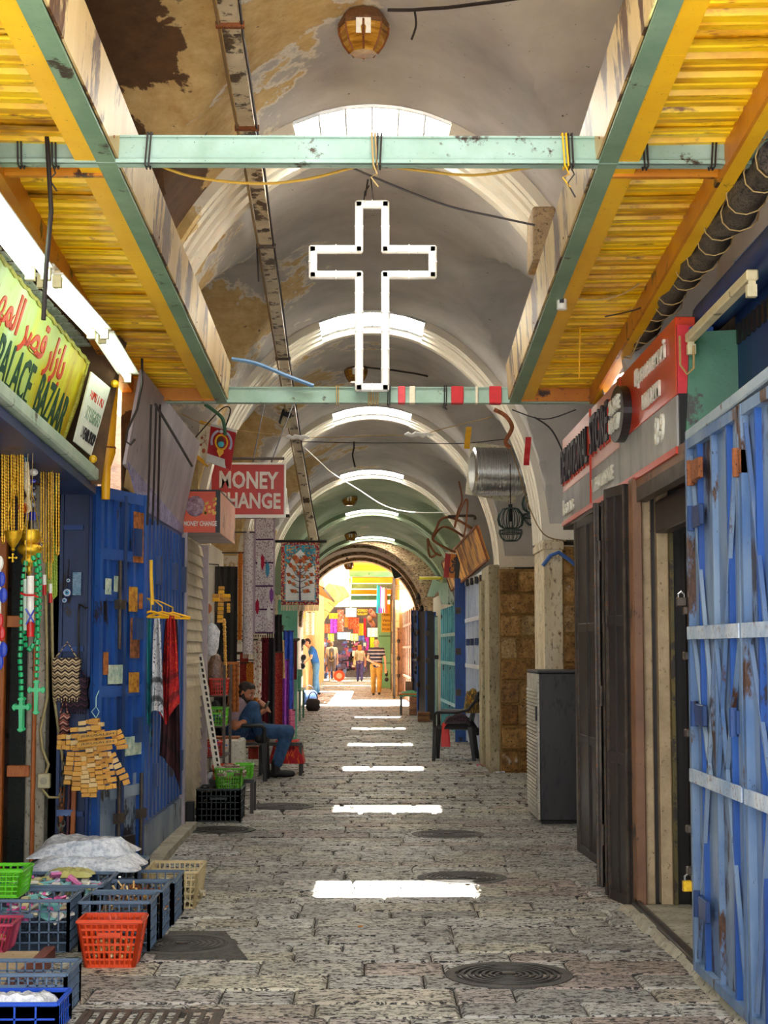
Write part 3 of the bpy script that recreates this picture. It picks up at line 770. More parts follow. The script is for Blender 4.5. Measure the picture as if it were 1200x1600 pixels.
for nm, cs, mt, lab in (('crumpled_sheet', [((150, 560), (158, 600), .05, .06), ((140, 548), (152, 572), .05, .05), ((160, 610), (163, 640), .03, .03)], grunge('mossy yellow sheet', '#b8b04a', '#e0d88a', '#5a6a2a', sc=14, rough=.6, dirt=.42), 'crumpled yellow green sheet stuffed between the bazaar sign and the pipe'),
                        ('grey_bag', [((141, 690), (146, 725), .035, .04)], grunge('grey green bag', '#5f6250', '#8a8a74', '#2a2c22', sc=14), 'small grey green bag hanging below the name board')):
    o = blob(nm, [(at_y(*a, 9.75), at_y(*b, 9.75), r0, r1) for a, b, r0, r1 in cs], mt, None, .012, 1); tag(o, lab, 'sheet' if nm[0] == 'c' else 'bag')
# ------------------------------------------------------------------ right side: blue gate, doorway, jambs
def hinge(p, mat, t, r=.018, h=.11, name='hinge'):
    p = V(p); MB().cyl(p - V((0, 0, h / 2)), p + V((0, 0, h / 2)), r, n=10).box(p.x, p.x + .03, p.y - .05, p.y + .05, p.z - h * .4, p.z + h * .4).build(name, mat, t)
def padlock(p, n, mat, parent, k=1.0, name='padlock'):
    p = V(p); u = V(n).cross(V((0, 0, 1))).normalized(); o = MB().obox(p, u, (0, 0, 1), n, .022 * k, .02 * k, .011 * k).build(name, mat, parent, bevel=.003)
    MB().tube([p + u * .013 * k, p + u * .013 * k + V((0, 0, .035 * k)), p + V((0, 0, .046 * k)), p - u * .013 * k + V((0, 0, .035 * k)), p - u * .013 * k], .004 * k, 6).build('shackle', ALU, o)
    return o
GATED = rusty('gate bar paint', '#2f568a', '#7d92a6', '#5a3a26', sc=5, amount=.41, stretch=(1, 1, .4))
def blue_gate(y0, y1, label, x=1.475, z0=.06, z1=2.38):
    t = thing('gate_leaf', label, 'gate', (x, (y0 + y1) / 2, z0), 'blue steel gate leaves')
    w = y1 - y0
    MB().box(x + .012, x + .02, y0, y1, z0, z1).build('panel', BLUEL, t)
    m = MB().box(x - .02, x + .02, y0, y0 + .04, z0, z1).box(x - .02, x + .02, y1 - .04, y1, z0, z1).box(x - .018, x + .02, y0, y1, z0, z0 + .04).box(x - .018, x + .02, y0, y1, z1 - .045, z1)
    m.build('frame', GATED, t)
    for k in (.22, .5, .78): MB().box(x - .012, x + .014, y0 + w * k - .012, y0 + w * k + .012, z0 + .04, z1 - .04).build('upright', BLUE if k != .5 else GATED, t)
    for z in (.9, 1.52): MB().box(x - .026, x - .012, y0 + .02, y1 - .01, z - .028, z + .028).build('strap', grunge('worn pale strap', '#7d98b8', '#c2cbd4', '#7a4a2a', sc=6, dirt=.4), t)
    for (ka, za, kb, zb2) in ((.06, .12, .5, 1.5), (.94, .12, .5, 1.5), (.06, 2.3, .5, .92), (.94, 2.3, .5, .92), (.36, .92, .06, 1.5), (.64, .92, .94, 1.5)):
        MB().bar((x - .006, y0 + w * ka, za), (x - .006, y0 + w * kb, zb2), .018, .016, up=(1, 0, 0)).build('diagonal_bar', GATED if ka in (.06, .36) else BLUEL, t)
    return t
g1 = blue_gate(6.08, 7.1, 'worn blue steel gate leaf nearest the brown doorway, with padlock and hinges')
g2 = blue_gate(5.02, 6.06, 'worn blue steel gate leaf cut off by the right picture edge')
for z, mat in ((2.22, RUST), (2.02, BLUED), (1.17, BLUED), (.36, BLUED)):
    hinge((1.455, 6.98, z), mat, g1)
    MB().box(1.44, 1.462, 6.74, 6.9, z - .045, z + .045).build('hinge_plate', mat, g1, bevel=.004)
hinge((1.45, 6.07, 2.16), RUST, g1); hinge((1.45, 6.2, 1.17), BLUED, g1)
for z in (1.62, 1.42, 1.08, .66, .48): MB().bar((1.44, 7.13, z), (1.52, 7.13, z), .05, .035).build('bolt_lug', IRON, g1, bevel=.004)
padlock((1.45, 7.15, .41), (0, -1, 0), BRASS, g1, 1.2); padlock((1.44, 7.16, 1.66), (0, -1, 0), IRON, g1, 1.0)
g1.location.x -= .055; g2.location.x -= .055
MB().bar((1.5, 7.13, .8), (1.5, 7.13, 1.9), .02, .03).build('mossy_edge', rusty('mossy steel', '#6c6424', '#8a7c2a', '#2a2412', sc=6, amount=.5), g1)
MB().bar((1.455, 7.16, 1.22), (1.455, 7.16, 1.48), .045, .03).build('lock_plate', RUST, g1, bevel=.005)
MB().bar((1.44, 5.0, 2.44), (1.44, 7.12, 2.40), .07, .05, up=(0, 0, 1)).build('gate_lintel', rusty('pale lintel steel', '#7f93a3', '#a3b0b4', '#5a3d28', sc=6, amount=.4), None, bevel=.006)
o = bpy.data.objects['gate_lintel']; tag(o, 'pale steel lintel along the top of the blue gate', 'lintel')
# shop wall above the gate
t = thing('blue_shutter_box', 'dark blue rolled shutter housing above the blue gate', 'shutter', (1.7, 6.4, 2.5))
MB().box(1.78, 1.82, 4.6, 7.72, 2.44, 3.35).build('back_sheet', BLUED, t)
m = MB().cyl((1.70, 4.6, 3.16), (1.70, 7.95, 3.12), .085, n=16); m.build('roll', BLUED, t, smooth=40)
m = MB()
for k in range(30): m.box(1.765, 1.782, 4.7 + k * .1, 4.74 + k * .1, 2.92, 3.02)
m.build('vent_slots', BLACKM, t, kind='stuff')
MB().box(1.56, 1.68, 7.74, 7.86, 2.9, 3.03).build('end_cap', BLUE, t, bevel=.006)
t2 = thing('green_side_panel', 'dark green steel panel between the red sign and the blue shutter box', 'panel', (1.6, 7.72, 2.4))
MB().hexa([(1.53, 7.74, 2.42), (1.78, 7.68, 2.42), (1.78, 7.72, 2.42), (1.53, 7.78, 2.42), (1.56, 7.74, 3.0), (1.78, 7.68, 3.0), (1.78, 7.72, 3.0), (1.56, 7.78, 3.0)]).build('sheet', rusty('dark green sheet', '#1f5a42', '#2f7552', '#14261c', sc=4, amount=.4), t2)
MB().tube([at_y(1062, 525, 7.7), at_y(1063, 570, 7.68), at_y(1074, 585, 7.66), at_y(1084, 575, 7.64), at_y(1084, 540, 7.6)], .006, 5).build('loose_wire', CORDB, t2)
# netted duct above the sign
t = thing('netted_duct', 'dark netted flexible duct sagging along the right canopy', 'duct', (1.64, 8.8, 3.2))
P0, P1 = at_x(1215, 245, 1.57), at_x(942, 598, 1.56)
pts = [P0.lerp(P1, i / 40) + V((.014 * math.sin(i * 1.3), 0, .014 * math.sin(i * .9))) for i in range(41)]
MB().tube(pts, [.075 * (1 + .10 * math.sin(i * 2.1)) * (1 - .3 * i / 40) for i in range(41)], 14).build('duct', grunge('netted sheath', '#3a322c', '#6b5c4a', '#15110f', sc=14, rough=.55, dirt=.47, bump=.9), t, smooth=60)
m = MB()
for i in range(0, 40, 2): m.tube([pts[i] + V((.085 * math.cos(a) * (1 - .3 * i / 40), 0.02 * math.sin(a * 2), .085 * math.sin(a) * (1 - .3 * i / 40))) for a in [k * PI / 6 for k in range(12)]], .0035, 4, closed=True)
m.build('net_cord', CORDB, t, kind='stuff')
m = MB().tube(sag(at_x(1017, 475, 1.55), at_x(985, 560, 1.5), .02) + [at_x(975, 558, 1.5)], .005, 5); tag(m.build('loose_cord', CORDB), 'buff cord hanging from the netted duct over the red sign', 'cord')

# ------------------------------------------------------------------ doorway, jambs
t = thing('doorway', 'recessed shop doorway with brown and beige stone jambs and a grey sill', 'doorway', (1.65, 8.2, 0))
def strip(xa, xb, ya, yb, z0, z1, mat, name, **k): return MB().box(xa, xb, ya, yb, z0, z1).build(name, mat, t, **k)
strip(1.475, 1.53, 9.02, 9.16, -.01, 2.42, BROWNJ, 'jamb', bevel=.006); strip(1.53, 1.585, 9.06, 9.16, .03, 2.42, BEIGE, 'jamb', bevel=.006)
strip(1.585, 1.615, 9.12, 9.16, .03, 2.42, DARK, 'jamb'); strip(1.615, 1.68, 9.04, 9.16, .03, 2.42, BEIGE, 'jamb', bevel=.006)
strip(1.68, 1.70, 9.0, 9.1, .03, 2.3, rusty('mossy edge paint', '#6a5a1e', '#4c4420', '#2a2412', sc=5, amount=.45), 'jamb')
strip(1.5, 1.8, 7.16, 9.04, -.02, .035, CONC, 'sill'); strip(1.455, 1.5, 7.14, 9.1, -.02, .045, DARK, 'sill_edge', bevel=.006); strip(1.475, 1.49, 7.14, 9.1, .045, .06, IRON, 'sill_rail')
strip(1.5, 1.82, 7.14, 9.14, 2.36, 2.44, BROWNJ, 'head'); strip(1.5, 1.56, 7.14, 9.05, 2.28, 2.36, IRON, 'head_rail')
strip(1.6, 1.68, 7.2, 9.0, 2.1, 2.28, DARK, 'transom', bevel=.006)
d = thing('door', 'dark inner door with narrow upright boards behind the doorway', 'door', (1.76, 8.1, .04))
for k in range(12): MB().box(1.76, 1.785 + .006 * (k % 2), 7.12 + k * .157, 7.12 + k * .157 + .15, .04, 2.1).build('board', DARK, d, bevel=.004)
padlock((1.75, 7.6, 1.05), (-1, 0, 0), IRON, d)

# folding black doors
def fold_leaf(a, b, z0, z1, label, mat=DARK, edge=IRON):
    a, b = V((*a, z0)), V((*b, z0)); u = (b - a).normalized(); w = u.cross(V((0, 0, 1))); L = (b - a).length
    t = thing('folding_door', label, 'door', tuple(a.lerp(b, .5)), 'dark folding shop doors')
    H = z1 - z0; c = a.lerp(b, .5)
    def bx(k0, k1, h0, h1, th, off=0): m = MB(); m.obox(a + u * L * (k0 + k1) / 2 + V((0, 0, (h0 + h1) / 2)) + w * off, u, V((0, 0, 1)), w, L * (k1 - k0) / 2, (h1 - h0) / 2, th / 2); return m
    bx(0, 1, 0, H, .012).build('panel', mat, t)
    for k0, k1 in ((0, .09), (.91, 1)): bx(k0, k1, 0, H, .04).build('stile', edge, t, bevel=.004)
    for h in (0.0, H * .33, H * .66, H - .06): bx(.09, .91, h, h + .06, .034).build('rail', mat, t, bevel=.003)
    bx(.48, .54, .06, H - .06, .04).build('mullion', mat, t, bevel=.003)
    for h in (.35, H * .5, H - .3):
        p = a + V((0, 0, h)) - u * .012; MB().cyl(p - V((0, 0, .06)), p + V((0, 0, .06)), .014, n=8).build('hinge', IRON, t, smooth=40)
    p = a.lerp(b, .3) + V((0, 0, H * .42)); MB().bar(p - w * .03, p - w * .03 + V((0, 0, .35)), .016, .016).bar(p - w * .03 - u * .03, p - w * .03 + u * .04, .02, .03).build('bolt', IRON, t)
    return t
fold_leaf((1.50, 11.7), (1.545, 10.75), .0, 2.38, 'dark folding door leaf farthest from the brown doorway')
fold_leaf((1.545, 10.7), (1.40, 9.95), .0, 2.36, 'dark folding door leaf standing out into the street, second from the cabinet')
fold_leaf((1.385, 9.62), (1.52, 9.62), .0, 2.34, 'narrow dark folding door leaf facing down the street')
fold_leaf((1.40, 9.5), (1.465, 9.18), .0, 2.4, 'narrow dark folding door leaf nearest the brown jamb')
struct('trim_94', MB().box(1.6, 1.84, 9.16, 12.05, -.02, 2.44), DARK)

# ------------------------------------------------------------------ red and grey shop sign
RSIGN = rusty('sign red', '#c22a12', '#d8431c', '#7a1c0c', sc=3, amount=.3, rough=.3); PINK = rusty('faded sign pink', '#e0988c', '#efb9ae', '#b8554a', sc=3, amount=.27, rough=.35)
GREYS = grunge('sign grey', '#8f8c8c', '#b9b6b2', '#5f5a58', sc=4, rough=.5, stretch=(1, 1, .3), dirt=.34)
def red_sign():
    x = 1.5; t = thing('shop_sign', 'red and grey shop sign with raised white letters above the dark folding doors', 'sign', (x, 10.1, 2.45))
    def pan(y0, y1, z0, z1, mat, nm, xo=0): MB().box(x + xo, x + .1, y0, y1, z0, z1).build(nm, mat, t, bevel=.004)
    for a, b, mt in ((7.8, 9.62, RSIGN), (9.625, 10.86, PINK), (10.865, 12.5, PINK)):
        pan(a, b, 2.70 - .03 * (a > 9), 3.09, mt, 'upper_panel'); pan(a, b, 2.44, 2.698 - .03 * (a > 9), GREYS, 'lower_panel')
    MB().box(x - .012, x + .1, 10.86, 10.868, 2.44, 3.09).build('seam', RSIGN, t); MB().box(x - .006, x + .1, 9.55, 9.66, 2.8, 3.09).build('upper_panel', RSIGN, t)
    MB().box(x + .002, x + .1, 7.76, 7.8, 2.70, 3.04).build('end_panel', plain('bright red', '#d8323a', .4), t); MB().box(x + .01, x + .1, 7.76, 7.8, 2.44, 2.70).build('end_panel', BLACKM, t)
    MB().box(x - .01, x + .12, 7.78, 12.5, 2.405, 2.44).build('bottom_edge', RSIGN, t)
    MB().box(x + .0, x + .32, 9.2, 12.5, 2.38, 2.405).build('soffit', DARK, t)
    u, v = V((0, -1, 0)), V((0, 0, 1)); n = V((-1, 0, 0))
    def lett(s, y, z, w, h, mat, d=.014, nm='lettering', b=.012): return words(s, .2, mat, t, nm, (x - d / 2 - .002, y, z), u, v, d, bold=b, fit=(w, h))
    lett('Православный', 8.5, 2.965, .92, .12, WHL); lett('магазин', 8.46, 2.80, .52, .085, WHL)
    lett('8-9', 8.22, 2.585, .24, .15, WHL)
    lett('DEVOTIONAL', 11.68, 2.85, 1.56, .27, REDL, .008); lett('DEVOTIONAL', 11.68, 2.86, 1.54, .26, INK, .022)
    lett('STORE', 10.38, 2.88, .86, .27, REDL, .008); lett('STORE', 10.38, 2.89, .84, .26, INK, .022)
    lett('WHOLESALE', 10.3, 2.545, .92, .09, WHL); lett('Icons', 12.1, 2.54, .62, .12, WHL)
    MB().prism([(.29 * math.cos(a), .165 * math.sin(a)) for a in [i * PI / 16 for i in range(32)]], (x - .05, 9.42, 2.84), (0, -1, 0), (0, 0, 1), -.05).build('oval_plate', plain('oval black', '#2a2426', .4), t)
    for s_, dz in (('SINCE', .055), ('1947', -.055)): words(s_, .2, WHL, t, 'lettering', (x - .06, 9.42, 2.84 + dz), u, v, .02, bold=.02, fit=(.36, .085))
red_sign()

# ------------------------------------------------------------------ metal cabinet
t = thing('street_cabinet', 'dark grey metal street cabinet with louvred side beside the stone pier', 'cabinet', (1.66, 13.9, 0))
CABM = grunge('cabinet grey', '#2b2829', '#383435', '#1c191a', sc=3, rough=.5, stretch=(1, 1, .3)); CABL = grunge('cabinet pale', '#a9a59a', '#cfcabd', '#5a5348', sc=8, rough=.5)
MB().box(1.435, 1.84, 13.5, 14.4, .02, 1.25).build('body', CABM, t, bevel=.01); MB().box(1.45, 1.82, 13.52, 14.38, -.01, .03).build('plinth', BLACKM, t)
MB().box(1.42, 1.85, 13.48, 14.41, 1.25, 1.27).build('lid', CABM, t, bevel=.004)
MB().box(1.42, 1.436, 13.5, 14.4, .03, 1.24).build('vent_door', CABL, t)
for k in range(34):
    MB().hexa([(1.405, 13.55, .1 + k * .03), (1.42, 13.55, .1 + k * .03), (1.42, 14.35, .1 + k * .03), (1.405, 14.35, .1 + k * .03), (1.412, 13.55, .118 + k * .03), (1.42, 13.55, .118 + k * .03), (1.42, 14.35, .118 + k * .03), (1.412, 14.35, .118 + k * .03)]).build('louvre', CABL, t)
MB().box(1.405, 1.42, 13.53, 13.57, .85, .97).build('handle', BLACKM, t)
t.location.x -= .03

# ------------------------------------------------------------------ lattice gate beyond the piers
LATW = rusty('white blue lattice', '#b9c4d6', '#e2e2e6', '#54658f', sc=3, amount=.35, stretch=(1, 1, .5)); TEAL = rusty('teal paint', '#2f8aa0', '#5fb0b8', '#23464c', sc=4, amount=.38)
def lattice(y0, y1, x0, x1, z1, nb, mat, back, label, zs, locks=True):
    t = thing('lattice_gate', label, 'gate', ((x0 + x1) / 2, (y0 + y1) / 2, .0)); X = lambda y: x0 + (x1 - x0) * (y - y0) / (y1 - y0)
    MB().hexa([(x0 + .04, y0, .06), (x0 + .06, y0, .06), (x1 + .06, y1, .06), (x1 + .04, y1, .06), (x0 + .04, y0, z1), (x0 + .06, y0, z1), (x1 + .06, y1, z1), (x1 + .04, y1, z1)]).build('back_panel', back, t)
    for k in range(nb + 1):
        y = y0 + (y1 - y0) * k / nb; MB().box(X(y) - .015, X(y) + .015, y - .04, y + .04, .04, z1).build('bar', mat, t)
    for z in zs: MB().bar((x0 - .02, y0, z), (x1 - .02, y1, z), .012, .06, up=(0, 0, 1)).build('strap', mat, t)
    if locks:
        for k, z in enumerate((1.55, 1.55, 1.55, 1.55, 2.38, 2.40, 2.42, 2.44, .32, .32)):
            y = y0 + (y1 - y0) * (.12 + .22 * (k % 4)); MB().box(X(y) - .07, X(y) - .02, y - .08, y + .08, z - .05, z + .05).build('lock_box', BLUED if k < 4 else BLACKM, t, bevel=.006)
    return t
lattice(20.75, 24.9, 1.5, 1.47, 2.52, 9, LATW, rusty('white blue door', '#4f77b4', '#9db2d2', '#28406f', sc=2, amount=.37), 'white and blue barred shop gate behind the chair with clothes', (.6, 1.2, 1.88, 2.46))
lattice(26.4, 30.6, 1.43, 1.33, 2.2, 8, TEAL, TEAL, 'teal barred shop gate beside the green pole', (.5, 1.2, 1.7), False)
def leaf(name, label, cat, a, b, z0, z1, mat, th=.04, edge=None, group=None):
    a, b = V((*a, z0)), V((*b, z0)); t = thing(name, label, cat, tuple(a.lerp(b, .5)), group); u = (b - a).normalized(); w = u.cross(V((0, 0, 1))); c = a.lerp(b, .5); L = (b - a).length; H = z1 - z0
    MB().obox(c + V((0, 0, H / 2)), u, (0, 0, 1), w, L / 2, H / 2, th / 2).build('panel', mat, t)
    e = edge or mat
    for p in (a, b): MB().obox(p + V((0, 0, H / 2)), u, (0, 0, 1), w, .02, H / 2, th * .9).build('stile', e, t)
    for h in (.1, H * .5, H - .1): MB().obox(c + V((0, 0, h)), u, (0, 0, 1), w, L / 2, .03, th * .8).build('rail', mat, t)
    for h in (H * .3, H * .55, H * .8): MB().obox(a + V((0, 0, h)) + u * .03, u, (0, 0, 1), w, .04, .05, th * 1.3).build('latch', IRON, t)
    return t
leaf('door_leaf', 'bright blue open door leaf beside the white barred gate', 'door', (1.31, 24.95), (1.47, 24.95), .02, 2.55, BLUE, .06)
t = thing('pole', 'pale green upright pole beside the dark door leaves', 'pole', (1.27, 31.6, 0)); MB().cyl((1.27, 31.6, 0), (1.27, 31.6, 2.1), .03, n=10).build('pole', GREEN, t); MB().cyl((1.27, 31.6, 1.25), (1.27, 31.6, 1.33), .045, n=10).build('collar', BLACKM, t)
leaf('door_leaf', 'dark open door leaf with blue edge, right of a pair beyond the pole', 'door', (1.10, 32.6), (1.28, 32.6), .02, 2.2, DARK, .06, BLUE)
leaf('door_leaf', 'dark open door leaf with blue edge, nearest the wooden boxes', 'door', (1.02, 34.4), (1.2, 34.0), .02, 2.25, DARK, .06, BLUE)
leaf('door_leaf', 'dark open door leaf behind the hanging bags', 'door', (.98, 37.5), (1.2, 37.0), .02, 2.35, BLUED, .06, BLUED)
BROWNW = grunge('brown wood door', '#6a4630', '#8f6548', '#33201a', sc=4, rough=.6, stretch=(1, 1, .3))
lattice(40, 47, 1.03, .92, 2.5, 6, BROWNW, rusty('pale wood back', '#8c6a58', '#b0917c', '#4a3028', sc=3, amount=.4), 'brown wooden barred door far down on the right', (.7, 1.5, 2.1), False)
leaf('door_leaf', 'brown wooden open door at the mouth of the tunnel', 'door', (.84, 48.9), (1.02, 48.7), .02, 2.1, BROWNW, .08)
t = thing('stone_pilaster', 'pale cut stone pilaster at the far mouth of the street', 'pilaster', (.72, 49.7, 0))
for k in range(9): MB().box(.62 + R.uniform(-.01, .01), .84, 49.55, 49.9, k * .33, k * .33 + .32).build('stone_block', STONEG, t, bevel=.01)
# ------------------------------------------------------------------ left: the bazaar front at the end of its recess
YW = 10.25
def W(px, py, y=YW): return at_y(px, py, y)
def slab(px0, px1, py0, py1, y, th, mat, name, parent, **k):     # upright slab facing down the street
    a, b = W(px0, py1, y), W(px1, py0, y); return MB().box(a.x, b.x, y, y + th, a.z, b.z).build(name, mat, parent, **k)
t = thing('display_frame', 'orange wooden display frame with dark panes at the left end of the bazaar front', 'frame', tuple(W(30, 1372)))
for p in ((-14, 11), (45, 61)): slab(*p, 838, 1374, YW - .03, .06, WOOD, 'post', t, bevel=.006)
for p in ((1196, 1214), (962, 980)): slab(10, 46, *p, YW - .02, .04, WOOD, 'rail', t, bevel=.004)
slab(10, 46, 840, 1372, YW + .02, .01, plain('dark pane', '#1d2422', .12), 'pane', t)
struct('trim_95', MB().box(W(62, 0).x, W(91, 0).x, YW, YW + .14, -.02, 2.5), CONC, bevel=.01)
t = thing('socket_box', 'pale wall socket box with looping cables on the concrete post', 'socket', tuple(W(68, 1220)))
slab(58, 78, 1209, 1232, YW - .05, .05, BEIGEP, 'box', t, bevel=.006)
q = W(68, 1220, YW - .055); MB().cyl(q, q - V((0, .008, 0)), .022, n=12).build('socket_face', plain('socket face', '#b5ad90', .4), t)
for pts in ([(71, 915), (73, 1000), (74, 1090), (63, 1140), (66, 1170), (76, 1195), (71, 1209)], [(81, 930), (82, 1010), (84, 1085), (97, 1180), (101, 1225), (92, 1246), (76, 1246), (66, 1233)]):
    MB().tube([W(*p, YW - .03) for p in pts], .010, 6).build('cable', plain('cream cable', '#cdbb86', .5), t, smooth=60)
t = thing('door_leaf', 'dark blue door leaf beside the concrete post, behind the beaded bag', 'door', tuple(W(118, 1372)))
slab(91, 146, 716, 1374, YW + .02, .03, BLUED, 'panel', t); slab(130, 147, 712, 1374, YW - .02, .05, BLUE, 'stile', t, bevel=.004); slab(90, 96, 716, 1374, YW - .01, .04, BLUED, 'stile', t)
for y in (820, 1010, 1268): slab(96, 130, y, y + 8, YW - .005, .03, BLUE, 'rail', t)
slab(88, 118, 1265, 1275, YW - .06, .03, rusty('speckled blue', '#34528f', '#6a86b8', '#1c2238', sc=9), 'hasp', t)
for k, (a, b, m_) in enumerate(((92, 100, WOOD), (103, 107, plain('plum pole', '#5c3440', .5)), (111, 119, WOOD))):
    p, q = W(a, 1374, YW - .08), W(a + 6, 1230 - k * 12, YW - .03); q.z = max(q.z, .5); p.z = 0
    tag(MB().bar(p, q, .03 if k != 1 else .016, .025).build('wooden_batten', m_, bevel=.003), ['orange wooden batten leaning left of the plum pole on the blue door', 'thin plum pole leaning between two battens', 'orange wooden batten leaning right of the plum pole on the blue door'][k], 'batten')
t = thing('chain', 'grey steel chain hanging from the blue hasp by the battens', 'chain', tuple(W(95, 1290)))
for (pa, pb, n) in (((100, 1180), (96, 1262), 10), ((91, 1278), (94, 1318), 5), ((100, 1276), (92, 1345), 9)):
    a, b = W(*pa, YW - .12), W(*pb, YW - .12)
    for i in range(n):
        c = a.lerp(b, (i + .5) / n); L = (b - a).length / n * .66; d = (b - a).normalized(); u = V((1, 0, 0)) if i % 2 else V((0, 1, 0))
        MB().tube([c + d * L * math.cos(g) + u * .011 * math.sin(g) for g in [k * PI / 5 for k in range(10)]], .0042, 5, closed=True).build('link', ALU if i % 3 else IRON, t)
# main blue leaf that stands open
PICT = [('#c87a3a', '#5a2c14'), ('#d8a232', '#7a3c10'), ('#a8683a', '#4c2a1a'), ('#cfd8c4', '#6f8f86')]
def sticker_mat(i):
    nm = 'sticker %d' % i
    if nm in MATS: return MATS[nm]
    a, b = PICT[i]; return grunge(nm, a, b, '#2e1a10', sc=22, rough=.6, dirt=.36)
def open_leaf():
    a, b = V((-1.70, 9.92, .03)), V((-1.50, 10.56, .03)); t = thing('door_leaf', 'blue steel door leaf standing open, covered with stickers, above the crates', 'door', tuple(a.lerp(b, .5)))
    u = (b - a).normalized(); n = V((0, 0, 1)).cross(u); n = n if n.y < 0 else -n; L = (b - a).length; H0, H1 = 2.46, 2.42
    def q(k, z, off=0): return a + u * L * k + V((0, 0, z)) + n * off
    def pan(k0, k1, z0, z1, o0, o1, mat, nm, par=None): return MB().hexa([q(k0, z0, o0), q(k1, z0, o0), q(k1, z0, o1), q(k0, z0, o1), q(k0, z1, o0), q(k1, z1, o0), q(k1, z1, o1), q(k0, z1, o1)]).build(nm, mat, par or t)
    lowp = rusty('scuffed blue grey', '#4a6488', '#9aa6ae', '#1e2028', sc=4, amount=.42, stretch=(1, 1, .5))
    pan(0, 1, 0.0, .62, -.03, -.018, lowp, 'lower_panel'); pan(0, 1, .62, 2.42, -.03, -.018, BLUE, 'upper_panel')
    for k0, k1 in ((0, .07), (.93, 1)): pan(k0, k1, 0, 2.43, -.035, .02, BLUE, 'stile')
    for z in (.02, .48, 1.12, 1.72, 1.98, 2.36): pan(.07, .93, z, z + .07, -.02, .012, BLUE if z > .6 else lowp, 'rail')
    for k in (.18, .36, .56, .74): pan(k, k + .05, .55, 2.36, -.02, .004, BLUE, 'rib')
    pan(.5, .56, 0.02, 2.4, -.02, .018, BLUED, 'lock_stile')
    for k, z0, z1 in ((.42, .1, .62), (.9, .1, .62), (.38, 1.42, 1.98)):
        MB().cyl(q(k, z0, .03), q(k, z1, .03), .012, n=8).build('bolt_rod', IRON, t, smooth=40)
        pan(k - .06, k + .1, (z0 + z1) / 2 - .03, (z0 + z1) / 2 + .03, .012, .04, IRON, 'bolt_catch')
    pan(.52, .72, .02, .24, .01, .05, BLACKM, 'lock_case'); pan(.7, .86, 1.48, 1.62, .0, .045, BLUED, 'lock_case'); pan(.7, .84, 2.02, 2.2, .0, .035, BLUED, 'lock_case'); pan(.78, .9, .82, .98, .0, .04, BLUED, 'lock_case')
    for k0, k1, z0, z1, i in ((.70, .92, 1.98, 2.31, 0), (.62, .80, 1.66, 1.82, 1), (.66, .86, 1.36, 1.62, 2), (.64, .86, 1.14, 1.27, 1), (.10, .2, 1.26, 1.40, 0), (.2, .52, 1.2, 1.32, 3), (.58, .94, .74, .86, 3), (.12, .24, 1.76, 1.86, 3), (.3, .44, 1.78, 1.88, 3), (.84, .92, 1.68, 1.78, 0)):
        pan(k0, k1, z0, z1, .013, .017, sticker_mat(i), 'sticker')
    return t
open_leaf()
t = thing('corrugated_leaf', 'blue ribbed steel leaf along the wall behind the scarves', 'door', (-1.53, 11.8, .04))
MB().box(-1.56, -1.54, 10.66, 12.96, .04, 2.38).build('panel', BLUE, t)
for k in range(12): MB().hexa([(-1.54, 10.72 + k * .19, .3), (-1.51, 10.74 + k * .19, .3), (-1.51, 10.82 + k * .19, .3), (-1.54, 10.84 + k * .19, .3), (-1.54, 10.72 + k * .19, 2.34), (-1.51, 10.74 + k * .19, 2.34), (-1.51, 10.82 + k * .19, 2.34), (-1.54, 10.84 + k * .19, 2.34)]).build('rib', BLUE, t)
MB().box(-1.545, -1.52, 10.66, 12.96, .04, .26).build('kick_plate', rusty('scuffed blue grey', '#4a6488', '#9aa6ae', '#1e2028'), t)
for y in (11.2, 12.1, 12.7): MB().box(-1.51, -1.48, y, y + .09, 1.9, 2.1).build('latch', BLUED, t); MB().box(-1.51, -1.485, y, y + .06, .5, .66).build('latch', BLUED, t)
MB().hexa([(-1.545, 10.6, 2.38), (-1.53, 10.6, 2.38), (-1.53, 12.98, 2.38), (-1.545, 12.98, 2.38), (-1.545, 10.0, 2.62), (-1.53, 10.0, 2.62), (-1.53, 12.98, 2.44), (-1.545, 12.98, 2.44)]).build('header', grunge('violet header', '#6f6a96', '#a79fc0', '#3f3a5c', sc=3), t)
t = thing('sheet_metal_panel', 'grey sheet metal fascia with dark cables above the blue ribbed leaf', 'panel', (-1.5, 11.4, 2.46))
MB().hexa([(-1.56, 9.95, 2.60), (-1.54, 9.95, 2.60), (-1.54, 12.95, 2.42), (-1.56, 12.95, 2.42), (-1.46, 9.95, 3.2), (-1.44, 9.95, 3.2), (-1.40, 12.95, 3.12), (-1.42, 12.95, 3.12)]).build('sheet', GREYM, t)
for px0, px1 in ((236, 230), (244, 238), (250, 246)):
    MB().tube([at_x(px0, 632, -1.42), at_x((px0 + px1) / 2, 735, -1.44), at_x(px1, 820, -1.47)], .008, 5).build('cable', CORD, t)
MB().tube([at_x(243, 632, -1.4), at_x(272, 680, -1.4), at_x(300, 728, -1.4)], .010, 5).build('edge_rod', CORD, t)
o = MB().tube([at_y(222, 560, 9.5), at_y(222, 600, 9.5), at_y(214, 640, 9.5), at_y(199, 672, 9.5), at_y(197, 690, 9.5), at_y(204, 695, 9.5), at_y(211, 686, 9.5)], .008, 6).build('hanging_hook', CORD, smooth=60); tag(o, 'bent dark wire hook hanging before the grey sheet metal fascia', 'hook')
o = MB().tube([at_y(73, 205, 6.2), at_y(80, 330, 6.2), at_y(72, 420, 6.2), at_y(68, 500, 6.2)], .010, 6).build('dangling_cable', CORD, smooth=60); tag(o, 'dark cable dangling from the near crossbeam past the tube lamps', 'cable')
